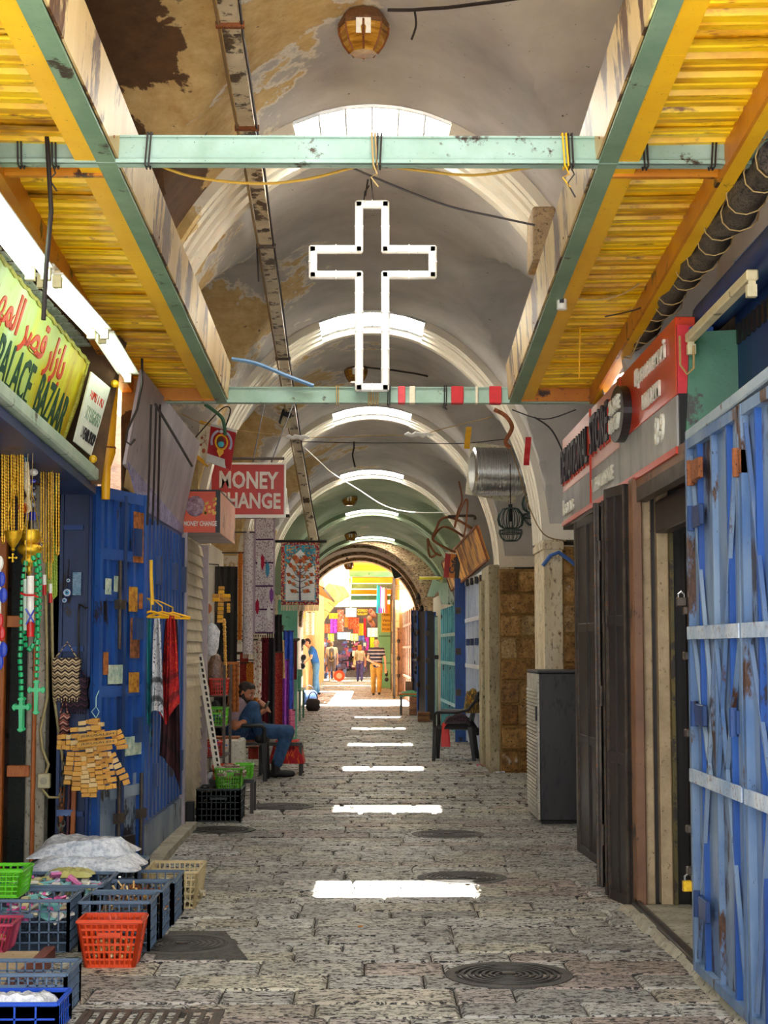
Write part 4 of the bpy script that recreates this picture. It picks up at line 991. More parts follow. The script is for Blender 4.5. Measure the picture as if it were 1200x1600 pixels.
# roller shutter
t = thing('roller_shutter', 'beige closed roller shutter beyond the scarves', 'shutter', (-1.55, 13.85, 0))
SHUT = grunge('shutter beige', '#a89a80', '#cbbd9f', '#5c5140', sc=5, rough=.5, stretch=(1, 1, .5), dirt=.36)
for k in range(24):
    z = .06 + k * .097
    MB().hexa([(-1.60, 13.06, z), (-1.545, 13.06, z), (-1.545, 14.68, z), (-1.60, 14.68, z), (-1.60, 13.06, z + .094), (-1.565, 13.06, z + .094), (-1.565, 14.68, z + .094), (-1.60, 14.68, z + .094)]).build('slat', SHUT, t)
for y in (13.0, 14.68): MB().box(-1.61, -1.50, y, y + .05, 0, 2.4).build('guide_rail', GREYM, t, bevel=.004)
MB().box(-1.53, -1.46, 13.3, 13.4, .0, .2).build('floor_lock', BLACKM, t, bevel=.006)

# ------------------------------------------------------------------ goods hung along the rail
def gold_chain(px, y0, y1, Y, w, label, mat, r=.0055, grp='gold chains on the blue rail'):
    a, b, c = W(px - w / 2, y0, Y), W(px, y1, Y), W(px + w / 2, y0 + 2, Y); pts = []
    n = max(10, int((y1 - y0) / 2.6)); m = MB()
    for i in range(n + 1): k = i / n; p = a.lerp(W(px - w / 2, y1 - 6, Y), k); pts.append(p)
    for i in range(1, 6): g = PI * i / 6; pts.append(W(px - w / 2 * math.cos(g), y1 - 6 + 6 * math.sin(g), Y))
    for i in range(n + 1): pts.append(W(px + w / 2, y1 - 6, Y).lerp(c, i / n))
    m.tube(pts, [r * (1.3 if i % 2 else .45) for i in range(len(pts))], 6)
    if y0 > 800: m.tube([c, W(px, y0 - 30, Y), V((c.x, Y, 2.5))], .002, 4)
    o = m.build('bead_chain', mat, smooth=60); tag(o, label, 'chain', grp)
GOLDB = grunge('gold beads', '#c98a14', '#f0c544', '#6a3c0a', sc=60, rough=.3, metal=.6, bump=0, coord='object', dirt=.33)
ORD = ['first', 'second', 'third', 'fourth', 'fifth', 'sixth', 'seventh', 'eighth', 'ninth', 'tenth']
for i, (px, y0, y1) in enumerate(((5, 690, 850), (11, 694, 838), (15, 700, 815), (20, 700, 842), (26, 698, 775), (31, 700, 842), (34, 700, 830))):
    gold_chain(px, y0 - 6, y1, 8.3 + .02 * (i % 3), 3.6, 'gold bead chain left of the ram horn, %s from the left' % ORD[i], GOLDB)
for i, (px, y0, y1) in enumerate(((66, 735, 845), (70, 732, 880), (74, 730, 860), (78, 730, 905), (81, 732, 880), (90, 738, 868))):
    gold_chain(px, y0 - 6, y1, 8.9 + .02 * (i % 3), 4, 'gold bead chain right of the ram horn, %s from the left' % ORD[i], GOLDB)
GREENB = plain('lime beads', '#9fb83a', .35)
for i, (px, y0, y1) in enumerate(((74, 845, 925), (79, 850, 940), (84, 850, 935), (87, 852, 932))):
    gold_chain(px, y0, y1, 9.0 + .015 * i, 3, 'lime green bead chain below the gold chains, %s from the left' % ORD[i], GREENB, grp='lime bead chains')
m = MB()
hp = [(41, 722), (42, 745), (42, 762), (44, 775), (42, 785)]
t = thing('ram_horn', 'cream ram horn with an orange mouth hanging among the gold chains', 'horn', tuple(W(42, 800, 8.4)))
MB().tube([W(*p, 8.4) for p in hp] + [W(40, 795, 8.36)], [.014, .017, .02, .008, .02, .03], 12).build('horn', grunge('horn', '#d9c48e', '#efe3bf', '#8f6a2c', sc=20, coord='object', rough=.35), t, smooth=60)
q = W(39.5, 792, 8.33); MB().lathe([(.012, .0), (.026, .012), (.03, .02), (.026, .024), (.004, .008)], q, 14, axis=(-.35, -.8, -.3)).build('mouth', plain('horn mouth', '#c25a14', .5), t, smooth=50)
MB().tube([W(40, 722, 8.4), W(37, 700, 8.4), W(36, 690, 8.4), W(41, 700, 8.4), W(43, 722, 8.4)], .003, 5).build('string', plain('pale string', '#a9d0c8', .6), t)
t = thing('charm_string', 'string of blue and silver charms behind the ram horn', 'charm', tuple(W(52, 830, 8.6)))
MB().tube([W(52, 700, 8.6), W(52, 835, 8.6)], .003, 5).build('string', CORD, t)
for py, c, r in ((738, '#e6e2d6', .026), (752, '#2a3aa8', .016), (762, '#1b1f3a', .018), (772, '#8f9aa8', .015), (780, '#2c2c38', .018), (789, '#9aa0aa', .014)): MB().ball(W(52, py, 8.58), (r, r * .7, r * .8), 8, 6).build('charm', plain('charm ' + c, c, .25), t)
for px in (43, 49, 54): p = W(px, 800, 8.58); MB().cyl(p, p - V((0, 0, .045)), .008, n=8).build('charm', plain('blue bar', '#2a35a4', .3), t)
def gilt_lamp(px, py, Y, sc, label, tall):
    p = W(px, py, Y); t = thing('hanging_lamp', label, 'lamp', tuple(p), 'gilt hanging oil lamps')
    if tall: prof = [(.045, .205), (.05, .2), (.048, .19), (.056, .165), (.05, .14), (.036, .132), (.062, .115), (.068, .10), (.06, .08), (.034, .066), (.04, .055), (.048, .04), (.04, .02), (.016, .008), (.012, -.01), (.016, -.02), (.004, -.04)]
    else: prof = [(.05, .12), (.056, .115), (.05, .1), (.042, .075), (.03, .05), (.016, .03), (.01, .02), (.014, .01), (.004, 0)]
    MB().lathe([(r * sc, z * sc) for r, z in prof], p, 20).build('bowl', BRASS, t, smooth=50)
    for k in range(3):
        a = k * 2 * PI / 3 + .4; u = V((math.cos(a), math.sin(a), 0)); q = p + u * .06 * sc + V((0, 0, .11 * sc))
        MB().tube([q, q + u * .014 + V((0, 0, .012)), q + u * .012 + V((0, 0, .03)), q - u * .004 + V((0, 0, .032))], .004, 5).build('bracket', BRASS, t)
        MB().tube([q + V((0, 0, .03)), p + V((0, 0, .34 * sc + .1))], .0022, 4).build('chain', BRASS, t)
    m = MB(); c = p - V((0, 0, (.075 if tall else .035) * sc))
    for a in range(4): d = V((math.cos(a * PI / 2), 0, math.sin(a * PI / 2))); m.bar(c, c + d * .02, .006, .004).ball(c + d * .018, (.007, .003, .007), 6, 4)
    m.build('cross_drop', BRASS, t)
gilt_lamp(46, 888, 8.45, 1.0, 'large bulbous gilt oil lamp hanging above the green rosaries', True)
gilt_lamp(20, 862, 8.3, .9, 'small gilt cup lamp hanging left of the large one', False)
JADE = plain('jade plastic', '#1fb070', .3); JADEB = NT('jade glow'); JADEB.bsdf('#18a866', .25, 0, None, Subsurface_Weight=.25); JADEB = JADEB.m
def rosary(path, cross, Y, label):
    cx, cy = cross; t = thing('rosary', label, 'rosary', tuple(W(cx, cy + 40, Y)), 'jade green rosaries')
    P = [W(*p, Y) for p in path]; L = [0]
    for a, b in zip(P, P[1:]): L.append(L[-1] + (b - a).length)
    MB().tube(P, .002, 4).build('cord', CORD, t)
    s = 0; step = .034
    while s < L[-1]:
        k = max(i for i in range(len(L)) if L[i] <= s + 1e-9); k = min(k, len(P) - 2); d = (P[k + 1] - P[k]); p = P[k] + d.normalized() * (s - L[k]); d = d.normalized()
        MB().tube([p - d * .0135, p - d * .011, p + d * .011, p + d * .0135], [.007, .0125, .0125, .007], 7).build('bead', JADEB, t, smooth=40); s += step
    c = W(cx, cy, Y); m = MB(); k = .0030; poly = []
    def arm(L_): return [(-3.6, 3.6), (-3.4, L_ - 7), (-6.6, L_ - 5.5), (-4.6, L_ - 2), (0, L_), (4.6, L_ - 2), (6.6, L_ - 5.5), (3.4, L_ - 7), (3.6, 3.6)]
    for rot, Lr in ((0, 18), (-PI / 2, 16), (PI, 43), (PI / 2, 16)):
        for x, y in arm(Lr): poly.append(((x * math.cos(rot) - y * math.sin(rot)) * k, (x * math.sin(rot) + y * math.cos(rot)) * k))
    MB().prism(poly, c, (1, 0, 0), (0, 0, 1), .012).build('cross', JADEB, t, bevel=.003)
rosary([(40, 880), (36, 905), (34, 960), (33, 1000), (31, 1030), (33, 1060), (33, 1086)], (33, 1105), 8.32, 'jade green rosary whose cross hangs lower, on the left')
rosary([(52, 872), (58, 890), (58, 950), (59, 1000), (58, 1040), (57, 1060)], (57, 1078), 8.36, 'jade green rosary whose cross hangs higher, on the right')
rosary([(60, 868), (62, 900), (61, 960), (56, 1000), (48, 1016), (40, 1010), (37, 985)], (36, 1104), 8.40, 'jade green rosary loop whose cross is behind the lower one')
def candle(px, y0, y1, Y, r, segs, label):
    t = thing('candle', label, 'candle', tuple(W(px, y1, Y)), None); a, b = W(px, y0, Y), W(px, y1, Y); k = 0
    for f, mt in segs: MB().cyl(a.lerp(b, k), a.lerp(b, k + f), r, n=12).build('wax', mt, t, smooth=40); k += f
    MB().tube([a, V((a.x, Y, 2.5))], .0018, 4).build('wick', CORDB, t); return t
WAX = plain('white wax', '#ece9dd', .4); REDW = plain('red wax', '#c3201f', .4); PALEW = plain('pale green wax', '#b9d0bd', .4); BLUR = plain('blue ribbon', '#2440b4', .5)
c1 = candle(47.5, 900, 995, 8.25, .019, ((.55, WAX), (.2, WAX), (.25, REDW)), 'white and red candle tied with ribbons inside the green rosary')
q = W(47.5, 930, 8.22); MB().tube([q + V((-.05, 0, .01)), q + V((-.02, -.012, 0)), q + V((.02, -.012, 0)), q + V((.04, 0, -.01))], .006, 6).build('ribbon', REDW, c1)
q = W(47.5, 962, 8.22); MB().bar(q + V((-.022, -.012, .035)), q + V((.022, -.012, -.035)), .016, .006).bar(q + V((.022, -.012, .03)), q + V((-.018, -.012, -.045)), .014, .006).build('ribbon', BLUR, c1)
candle(40, 905, 985, 8.27, .013, ((1, PALEW),), 'slim pale green candle beside the ribboned candle')
candle(69.5, 898, 930, 8.9, .011, ((.5, WAX), (.5, REDW)), 'small white and red candle left of the lime beads')
candle(79, 912, 942, 8.85, .010, ((.5, WAX), (.5, REDW)), 'small white and red candle among the lime beads')
t = thing('ribbon_candles', 'bunch of blue, white and red ribboned candles at the left picture edge', 'candle', tuple(W(0, 1050, 8.2)))
for k, (py, mt) in enumerate(((880, WAX), (905, BLUR), (930, BLUR), (970, REDW), (990, REDW), (1015, BLUR), (1035, BLUR))): MB().ball(W(-1 + (k % 3) * 3, py, 8.2), (.022, .012, .04), 8, 6).build('ribbon', mt, t)
MB().cyl(W(-3, 870, 8.21), W(-3, 1045, 8.21), .016, n=10).build('wax', WAX, t)
def eye(px, py, r, label):
    p = W(px, py, YW - .08); t = thing('eye_amulet', label, 'amulet', tuple(p), 'blue eye amulets')
    for rr, off, c in ((r, 0, '#1a2c6c'), (r * .74, .004, '#e6eef2'), (r * .5, .007, '#4aa6d8'), (r * .22, .010, '#0c1018')): MB().cyl(p - V((0, off, 0)), p - V((0, off + .006, 0)), rr, rr * .92, 16).build('ring', plain('eye ' + c, c, .15), t, smooth=40)
    MB().tube([p + V((0, 0, r)), p + V((0, .01, r + .12))], .0025, 4).build('string', CORD, t)
eye(105, 926, .032, 'larger blue eye amulet hanging on the dark blue door'); eye(101, 938, .02, 'smaller blue eye amulet below the larger one'); eye(107, 907, .016, 'smallest blue eye amulet above the larger one')
slab(113, 127, 894, 930, YW - .03, .004, grunge('blue card', '#5f8fb0', '#a4c4d4', '#2a4a68', sc=20), 'amulet_card', None); tag(bpy.data.objects['amulet_card'], 'pale blue amulet card on the dark blue door', 'card')
o = MB().tube([W(137, 948, YW - .1), W(134, 951, YW - .1), W(128, 946, YW - .1), W(124, 944, YW - .09), W(123, 955, YW - .08), W(123, 1030, YW - .05)], .006, 6).build('hook_rod', IRON, smooth=60); tag(o, 'thin hooked iron rod above the beaded bag', 'hook')
# bags
def m_tribal(name, a, b, c):
    t = NT(name); co = t.coords('object'); x, y, z = t.sep(co)
    w = t.n('ShaderNodeTexWave', wave_type='BANDS', bands_direction='Z'); t.l(co, w.inputs['Vector']); w.inputs['Scale'].default_value = 9; w.inputs['Distortion'].default_value = 0
    zz = t.math('ADD', t.math('MULTIPLY', t.math('PINGPONG', t.math('MULTIPLY', x, 22), .5), .9), t.math('MULTIPLY', z, 26))
    k = t.ramp(t.math('FRACT', zz), [(0, a), (.3, b), (.34, c), (.62, c), (.66, a), (.8, b)], 'CONSTANT')
    t.bsdf(k, .8); return t.m
TRIB = m_tribal('beaded pattern', '#d9c59a', '#6a4026', '#3a241c'); TRIBD = m_tribal('dark beaded pattern', '#2a1c2c', '#5a2f42', '#17131c')
def bag(px0, px1, py0, py1, Y, mat, label, flap=True):
    a, b = W(px0, py1, Y), W(px1, py0, Y); t = thing('beaded_bag', label, 'bag', ((a.x + b.x) / 2, Y, a.z)); w, h = b.x - a.x, b.z - a.z
    MB().sheet(lambda u, v: (a.x + w * u + .006 * math.sin(9 * v), Y - .03 * math.sin(PI * u) * math.sin(PI * min(1, v + .1)), a.z + h * v), 8, 8, (0, .05, 0)).build('body', mat, t, smooth=60)
    if flap: MB().prism([(0, 0), (w * .96, 0), (w * .96, -h * .3), (w * .8, -h * .46), (w * .2, -h * .46), (0, -h * .3)], (a.x + w * .02, Y - .034, b.z), (1, 0, 0), (0, 0, 1), -.008).build('flap', mat, t, bevel=.003)
    m = MB()
    for k in range(10): m.cyl((a.x + w * (k + .5) / 10, Y - .005, a.z), (a.x + w * (k + .5) / 10, Y - .005, a.z - .03), .004, n=4)
    m.build('fringe', mat, t, kind='stuff'); MB().tube([(a.x + w * .1, Y, b.z), (a.x + w * .5, Y + .03, b.z + .1), (a.x + w * .9, Y, b.z)], .005, 5).build('strap', mat, t)
bag(82, 124, 1028, 1090, YW - .16, TRIB, 'tan and brown zigzag beaded bag hanging on the blue door')
bag(96, 137, 1058, 1108, YW - .09, TRIBD, 'dark purple patterned bag behind the tan beaded bag')
bag(92, 107, 1114, 1146, YW - .14, m_tribal('red beaded pattern', '#8f3a34', '#d8b09a', '#3a1c20'), 'small red beaded pouch below the tan bag', False)
# bunch of little olive wood blocks strung into crosses
def wood_bunch():
    Y = 9.72; t = thing('wooden_block_bunch', 'bunch of strung olive wood blocks shaped as crosses hanging before the blue door', 'souvenir', tuple(W(145, 1245, Y)))
    OW = [grunge('olive wood %d' % i, c, d, '#6a3a0c', sc=18, rough=.5, coord='object', rnd=True, dirt=.34) for i, (c, d) in enumerate((('#c98a2a', '#e2b04e'), ('#b87a22', '#d8a244'), ('#e6cc92', '#d3a862')))]
    units = []
    for wm in OW:
        units.append(MB().box(-.5, .5, -.5, .5, -.5, .5).mesh('block', wm, bevel=.06))
    cnt = [0]
    def blk(px, py, w, h, rot=0, dy=0, long_=False):
        o = bpy.data.objects.new('block', units[R.choice((0, 0, 1, 1, 2)) if not long_ else 0]); COL.objects.link(o); o.parent = t
        o.location = W(px, py, Y - dy) - V(t.location); s = Y / FPX; o.scale = (w * s, .03, h * s); o.rotation_euler = (0, R.uniform(-.06, .06) + rot, R.uniform(-.2, .2)); cnt[0] += 1
        return o
    for (x0, y0, x1, y1, n) in ((110, 1178, 106, 1222, 7), (122, 1178, 120, 1232, 8), (133, 1178, 134, 1242, 10), (141, 1172, 146, 1242, 10), (151, 1168, 158, 1230, 9), (160, 1170, 170, 1230, 8), (168, 1168, 176, 1228, 7), (176, 1180, 197, 1222, 6), (116, 1140, 120, 1170, 4), (128, 1130, 132, 1168, 5), (142, 1128, 144, 1165, 5), (156, 1132, 160, 1168, 4), (150, 1126, 150, 1140, 2)):
        for i in range(n):
            k = i / max(1, n - 1); blk(x0 + (x1 - x0) * k + R.uniform(-1, 1), y0 + (y1 - y0) * k, R.uniform(10.5, 15), R.uniform(5.8, 7.4), -math.atan2(x1 - x0, y1 - y0) * .8 * -1 * -1, R.uniform(0, .05))
    for i in range(5):
        for j, py in enumerate((1151, 1160, 1168)): blk(93 + i * 7, py + R.uniform(-1, 1), 7, 7, 0, .01)
    for i in range(4): blk(182 + i * 3, 1146 + i * 7, 17, 6.5, -.5 + .12 * i, .03)
    for py in (1149, 1161):
        o = blk(152, py, 62, 8.5, -.10, .07, True)
        words('JERUSALEM', .1, INK, t, 'lettering', W(152, py, Y - .105), (1, 0, .10), (0, 0, 1), .002, fit=(.2, .016))
    for px, py in ((146, 1128), (150, 1137)): blk(px, py, 15, 8, 0, .05)
    MB().tube([W(150, 1122, Y), W(143, 1112, Y), W(150, 1104, Y), W(155, 1112, Y), W(150, 1122, Y)], .003, 4).tube([W(150, 1104, Y), W(150, 1090, Y + .1), W(155, 1078, 9.93)], .003, 4).build('string', plain('pale string', '#a9d0c8', .6), t)
wood_bunch()

# ------------------------------------------------------------------ scarves on yellow hangers
def m_scarf(name, a, b, c, sc):
    t = NT(name); u = t.coords('uv'); n = t.noise(t.scale(u, (sc, sc * 2.4, 1)), 1.0, 4, .6, 2.2)
    x, y, z = t.sep(u); band = t.ramp(y, [(0, 0.0), (.12, .0), (.14, 1.0), (.2, 1.0), (.22, .0), (.36, .0), (.38, 1.0), (.42, 1.0), (.44, .0)])
    col = t.ramp(n, [(.36, c), (.44, a), (.58, a), (.64, b)]); col = t.mix(t.math('MULTIPLY', band, .8), col, c)
    t.bsdf(col, .85); return t.m
SCW = m_scarf('white scarf', '#d9d8dc', '#9a9aa6', '#22222a', 5); SCR = m_scarf('red scarf', '#b3161c', '#d9682a', '#5c0e18', 4); SCM = m_scarf('maroon scarf', '#3c151b', '#4d1f22', '#20090f', 3); SCT = m_scarf('teal scarf', '#1e8f9a', '#2aa8a8', '#125a68', 3)
def scarf(px0, px1, py0, py1, Y, mat, label, seed, top=.5):
    rr = random.Random(seed); ph = rr.uniform(0, 6); a, b = at_y(px0, py1, Y), at_y(px1, py0, Y); cx, w, h = (a.x + b.x) / 2, b.x - a.x, b.z - a.z
    def fn(u, v):
        k = top + (1 - top) * (1 - v) ** .6; e = (u - .5) * k
        return (cx + w * e + w * .12 * math.sin(3 * v + ph) * v * (1 - v), Y + .05 * math.sin(u * 9 + ph + 2 * v) * (.6 + .4 * (1 - v)) + .02 * math.sin(u * 21 + ph), a.z + h * v + h * .22 * abs(math.sin(1.7 * u + ph)) * (1 - v) ** 2)
    o = MB().sheet(fn, 20, 18, (0, .006, 0)).build('scarf', mat, smooth=70); tag(o, label, 'scarf', 'scarves on the yellow hangers')
scarf(231, 258, 966, 1150, 10.66, SCW, 'white scarf with black scrolls on the yellow hangers', 1, .35)
scarf(249, 281, 962, 1134, 10.85, SCR, 'bright red flowered scarf on the yellow hangers', 2, .4)
scarf(246, 286, 968, 1242, 11.0, SCM, 'long dark maroon scarf behind the red one', 3, .5)
scarf(228, 238, 968, 1165, 10.64, SCT, 'narrow teal scarf edge beside the open door leaf', 4, .6)
for k, y in enumerate((10.68, 10.87, 11.05)):
    t = thing('clothes_hanger', 'yellow plastic hanger of the scarves, %s from the open door leaf' % ORD[k], 'hanger', (-1.44, y, 1.66), 'yellow hangers'); zz = 1.665; xc = -1.44 + .05 * k - .03
    MB().tube([(xc - .12, y, zz), (xc, y, zz + .035), (xc + .12, y, zz)], .009, 6).tube([(xc - .12, y, zz), (xc + .12, y, zz - .006)], .008, 6).build('bar', YEL, t)
    MB().tube([(xc, y, zz + .035), (xc, y, zz + .07), (-1.48, y, zz + .12), (-1.52, y, zz + .12)], .005, 5).build('hook', YEL, t)
o = MB().tube([at_x(236, 875, -1.46), at_x(236, 900, -1.46), at_x(238, 945, -1.45)], .012, 6).build('yellow_rod', YEL); tag(o, 'yellow rod the scarf hangers are tied to', 'rod')

# ------------------------------------------------------------------ crates and baskets
def open_box(name, label, cat, loc, w, d, h, mat, rz=0, taper=0.0, nx=7, nz=4, group=None, bar=.007, handle=True, rim=None, solid=None, ny=None):
    """plastic crate: lattice sides of real bars, rim, floor; +y is away from the street's near end"""
    t = thing(name, label, cat, loc, group); ny = ny or nx
    def q(x, y, z): k = 1 - taper * (1 - z / h); return V((x * k, y * k, z)) + V(loc)
    def sd(pts_fn, n, nm):
        m = MB()
        for i in range(n + 1):
            a, b = pts_fn(i / n, 0), pts_fn(i / n, h); m.bar(a, b, bar * (2.2 if i in (0, n) else 1), bar)
        for j in range(nz + 1):
            z = h * j / nz; a, b = pts_fn(0, z), pts_fn(1, z)
            m.bar(a, b, bar, bar * (2.4 if j in (0, nz) else 1), up=(0, 0, 1))
        if solid:
            for z0, z1 in solid: m.add([pts_fn(0, z0), pts_fn(1, z0), pts_fn(1, z1), pts_fn(0, z1)], [(0, 1, 2, 3), (3, 2, 1, 0)])
        m.build(nm, mat, t)
    sd(lambda k, z: q(-w / 2 + w * k, -d / 2, z), nx, 'side'); sd(lambda k, z: q(-w / 2 + w * k, d / 2, z), nx, 'side')
    sd(lambda k, z: q(-w / 2, -d / 2 + d * k, z), ny, 'side'); sd(lambda k, z: q(w / 2, -d / 2 + d * k, z), ny, 'side')
    MB().hexa([q(-w / 2, -d / 2, 0), q(w / 2, -d / 2, 0), q(w / 2, d / 2, 0), q(-w / 2, d / 2, 0), q(-w / 2, -d / 2, .008), q(w / 2, -d / 2, .008), q(w / 2, d / 2, .008), q(-w / 2, d / 2, .008)]).build('base', mat, t)
    m = MB(); e = .012
    C = [q(-w / 2 - e * .3, -d / 2 - e * .3, h), q(w / 2 + e * .3, -d / 2 - e * .3, h), q(w / 2 + e * .3, d / 2 + e * .3, h), q(-w / 2 - e * .3, d / 2 + e * .3, h)]
    for i in range(4): m.bar(C[i], C[(i + 1) % 4], e * 1.3, e, up=(0, 0, 1))
    m.build('rim', rim or mat, t, bevel=.002)
    if handle:
        y = -d / 2 - .004; m = MB(); m.bar(q(-w * .2, -d / 2, h * .72) - V((0, .006, 0)), q(w * .2, -d / 2, h * .72) - V((0, .006, 0)), .012, .02, up=(0, 0, 1)); m.build('handle', mat, t)
    if rz:
        c, s_ = math.cos(rz), math.sin(rz); t.rotation_euler = (0, 0, rz)
    return t
def heap(label, cat, c, w, d, h, cols, n, kind, seed=1):
    """a pile of small goods nobody could count"""
    rr = random.Random(seed); m = MB(); mats = [plain('goods ' + x, x, .45) for x in cols]
    for i in range(n):
        x, y = rr.uniform(-.5, .5) * w, rr.uniform(-.5, .5) * d; zz = h * (1 - (2 * x / w) ** 2 * .6) * (1 - (2 * y / d) ** 2 * .6) * rr.uniform(.4, 1); m.cur = rr.randrange(len(mats)); p = V(c) + V((x, y, zz))
        if kind == 'bead': m.ball(p, rr.uniform(.006, .013), 6, 4)
        elif kind == 'stick': a = rr.uniform(0, 6.3); m.bar(p, p + V((math.cos(a) * .035, math.sin(a) * .035, rr.uniform(-.01, .05))), .009, .007)
        else: a = V((rr.uniform(-1, 1), rr.uniform(-1, 1), rr.uniform(-.3, .6))); m.obox(p, a, a.cross(V((0, 0, 1)) + V((.01, 0, 0))), a.cross(a.cross(V((0, 0, 1)) + V((.01, 0, 0)))), rr.uniform(.02, .05), rr.uniform(.015, .03), .006)
    o = m.build(cat.replace(' ', '_') + '_heap', mats); return stuff(o, label, cat)
def film(label, c, w, d, h, mat, seed, name='plastic_bag', group=None):
    """crumpled plastic bag lying on something"""
    rr = random.Random(seed); ph = [rr.uniform(0, 6) for _ in range(6)]
    def fn(u, v):
        x, y = (u - .5) * w, (v - .5) * d; e = max(0, 1 - (2 * abs(u - .5)) ** 3) * max(0, 1 - (2 * abs(v - .5)) ** 3)
        z = h * min(1, e * 1.6) * (.82 + .18 * math.sin(4 * u + ph[0]) * math.sin(5 * v + ph[1])) + .010 * math.sin(31 * u + 9 * v + ph[2]) * math.sin(13 * v + ph[4]) * e
        return V(c) + V((x + .01 * math.sin(12 * v + ph[3]), y, z))
    o = MB().sheet(fn, 20, 14, (0, 0, -.004)).build(name, mat, smooth=30); tag(o, label, 'bag', group); return o
def m_film(name, c, tint):
    t = NT(name); co = t.coords('object'); f = t.noise(co, 30, 5, .7); b = t.bsdf(t.ramp(f, [(.35, tint), (.6, c)]), .18, 0, t.bump(t.noise(co, 60, 3, .6), .6, .01), Specular_IOR_Level=.8); return t.m
FILM = m_film('clear plastic', '#dcdfe6', '#9aa4b8'); FILMW = m_film('white plastic', '#e6e6e8', '#a9adb8')
CRG = plain('slate plastic', '#566a82', .4); CRD = plain('dark green plastic', '#182420', .4); CRO = plain('orange plastic', '#d8481c', .35); CRP = plain('pink plastic', '#b83c5c', .35); CRL = plain('lime plastic', '#63c81c', .35); CRB = plain('beige plastic', '#cdb98a', .4); CRBL = plain('bright blue plastic', '#1f4fc0', .35); CRR = plain('red plastic basket', '#cf3020', .35)
GC = 'slate crates by the bazaar front'
# row of crates standing into the street, nearest first
open_box('crate', 'slate plastic crate right behind the orange basket, nearest of its row', 'crate', (-1.235, 7.98, 0), .33, .3, .235, CRG, nx=7, nz=5, group=GC)
open_box('crate', 'slate plastic crate of wooden charms, second of the row by the street', 'crate', (-1.22, 8.34, 0), .33, .36, .24, CRG, nx=7, nz=5, group=GC)
open_box('crate', 'slate plastic crate third of the row, before the beige basket', 'crate', (-1.24, 8.82, 0), .38, .42, .22, CRG, nx=8, nz=5, group=GC)
open_box('basket', 'beige plastic basket at the far end of the crates', 'basket', (-1.13, 9.35, 0), .3, .46, .2, CRB, nx=10, nz=5, taper=.12)
heap('dark small goods lying in the nearest slate crate', 'souvenirs', (-1.235, 7.98, .05), .3, .27, .11, ['#3a2c26', '#6a5a4a', '#22201f'], 110, 'stick', 3)
heap('wooden charms heaped in the second slate crate', 'souvenirs', (-1.22, 8.34, .08), .3, .33, .15, ['#c79a5a', '#a86c34', '#7a3c2a', '#d9bb8a'], 170, 'stick', 4)
heap('wooden goods in the third slate crate', 'souvenirs', (-1.24, 8.82, .06), .34, .38, .12, ['#a8642c', '#c98f54', '#4a3426'], 130, 'stick', 5)
heap('pale goods in the beige basket', 'souvenirs', (-1.13, 9.35, .02), .25, .4, .1, ['#d8cfb0', '#b0a27a', '#8f7f5c'], 90, 'chip', 6)
open_box('basket', 'orange plastic basket of beads in front of the slate crates', 'basket', (-1.2, 7.56, 0), .285, .2, .205, CRO, nx=10, nz=6, taper=.24, bar=.009, solid=[(.0, .03), (.17, .2)])
heap('gold beads filling the orange basket', 'beads', (-1.2, 7.56, .03), .2, .13, .1, ['#d8a05a', '#f0d8a0', '#a85a2c', '#6a3a1c'], 260, 'bead', 7)
# crates before the shop front
open_box('crate', 'slate plastic crate under the lime basket at the left picture edge', 'crate', (-1.73, 8.0, 0), .55, .36, .245, CRG, nx=12, nz=5, group=GC)
open_box('crate', 'slate plastic crate behind the lime basket, full of packets', 'crate', (-1.66, 8.5, 0), .58, .5, .25, CRG, nx=12, nz=5, group=GC)
open_box('crate', 'slate plastic crate below the wrapped scarves, at the back', 'crate', (-1.6, 9.15, 0), .62, .5, .25, CRG, nx=12, nz=5, group=GC)
heap('pink, blue and pale packets in the crate behind the lime basket', 'packets', (-1.66, 8.5, .16), .5, .42, .12, ['#d86aa8', '#8fc8c8', '#e8e2d2', '#b9b0c8', '#c9c08a'], 110, 'chip', 8)
heap('pink and white packets in the crate under the lime basket', 'packets', (-1.63, 8.0, .14), .3, .3, .11, ['#d85a9a', '#ded6c8', '#7fc0c0', '#c8b890'], 80, 'chip', 9)
film('clear bags of folded scarves on the rear crate, upper layer', (-1.62, 9.2, .30), .56, .46, .10, FILM, 3); film('clear bags of folded scarves on the rear crate, lower layer', (-1.58, 9.05, .25), .62, .5, .07, FILM, 5)
film('yellow packet beside the bags on the packets crate', (-1.60, 8.62, .26), .24, .2, .03, plain('yellow packet', '#b9b56a', .4), 9, 'packet')
open_box('basket', 'lime green plastic basket on a slate crate at the left', 'basket', (-1.86, 8.02, .255), .32, .26, .12, CRL, nx=9, nz=5, taper=.1)
open_box('basket', 'dark pink plastic basket of beads at the left picture edge', 'basket', (-1.88, 7.62, .06), .44, .24, .125, CRP, nx=22, nz=2, taper=.14, bar=.006, handle=False)
heap('brown and gold beads in the dark pink basket', 'beads', (-1.88, 7.62, .08), .36, .18, .07, ['#c99a5a', '#a85a34', '#e2c08a'], 200, 'bead', 10)
open_box('crate', 'slate plastic crate in the bottom left picture corner', 'crate', (-1.47, 6.62, 0), .52, .3, .165, CRG, nx=14, nz=4, group=GC)
open_box('basket', 'bright blue plastic tray before the corner crate', 'tray', (-1.43, 6.33, 0), .48, .26, .11, CRBL, nx=6, nz=2, solid=[(0, .11)], handle=False)
film('white crumpled bag in the bright blue tray', (-1.36, 6.33, .075), .3, .2, .06, FILMW, 12)
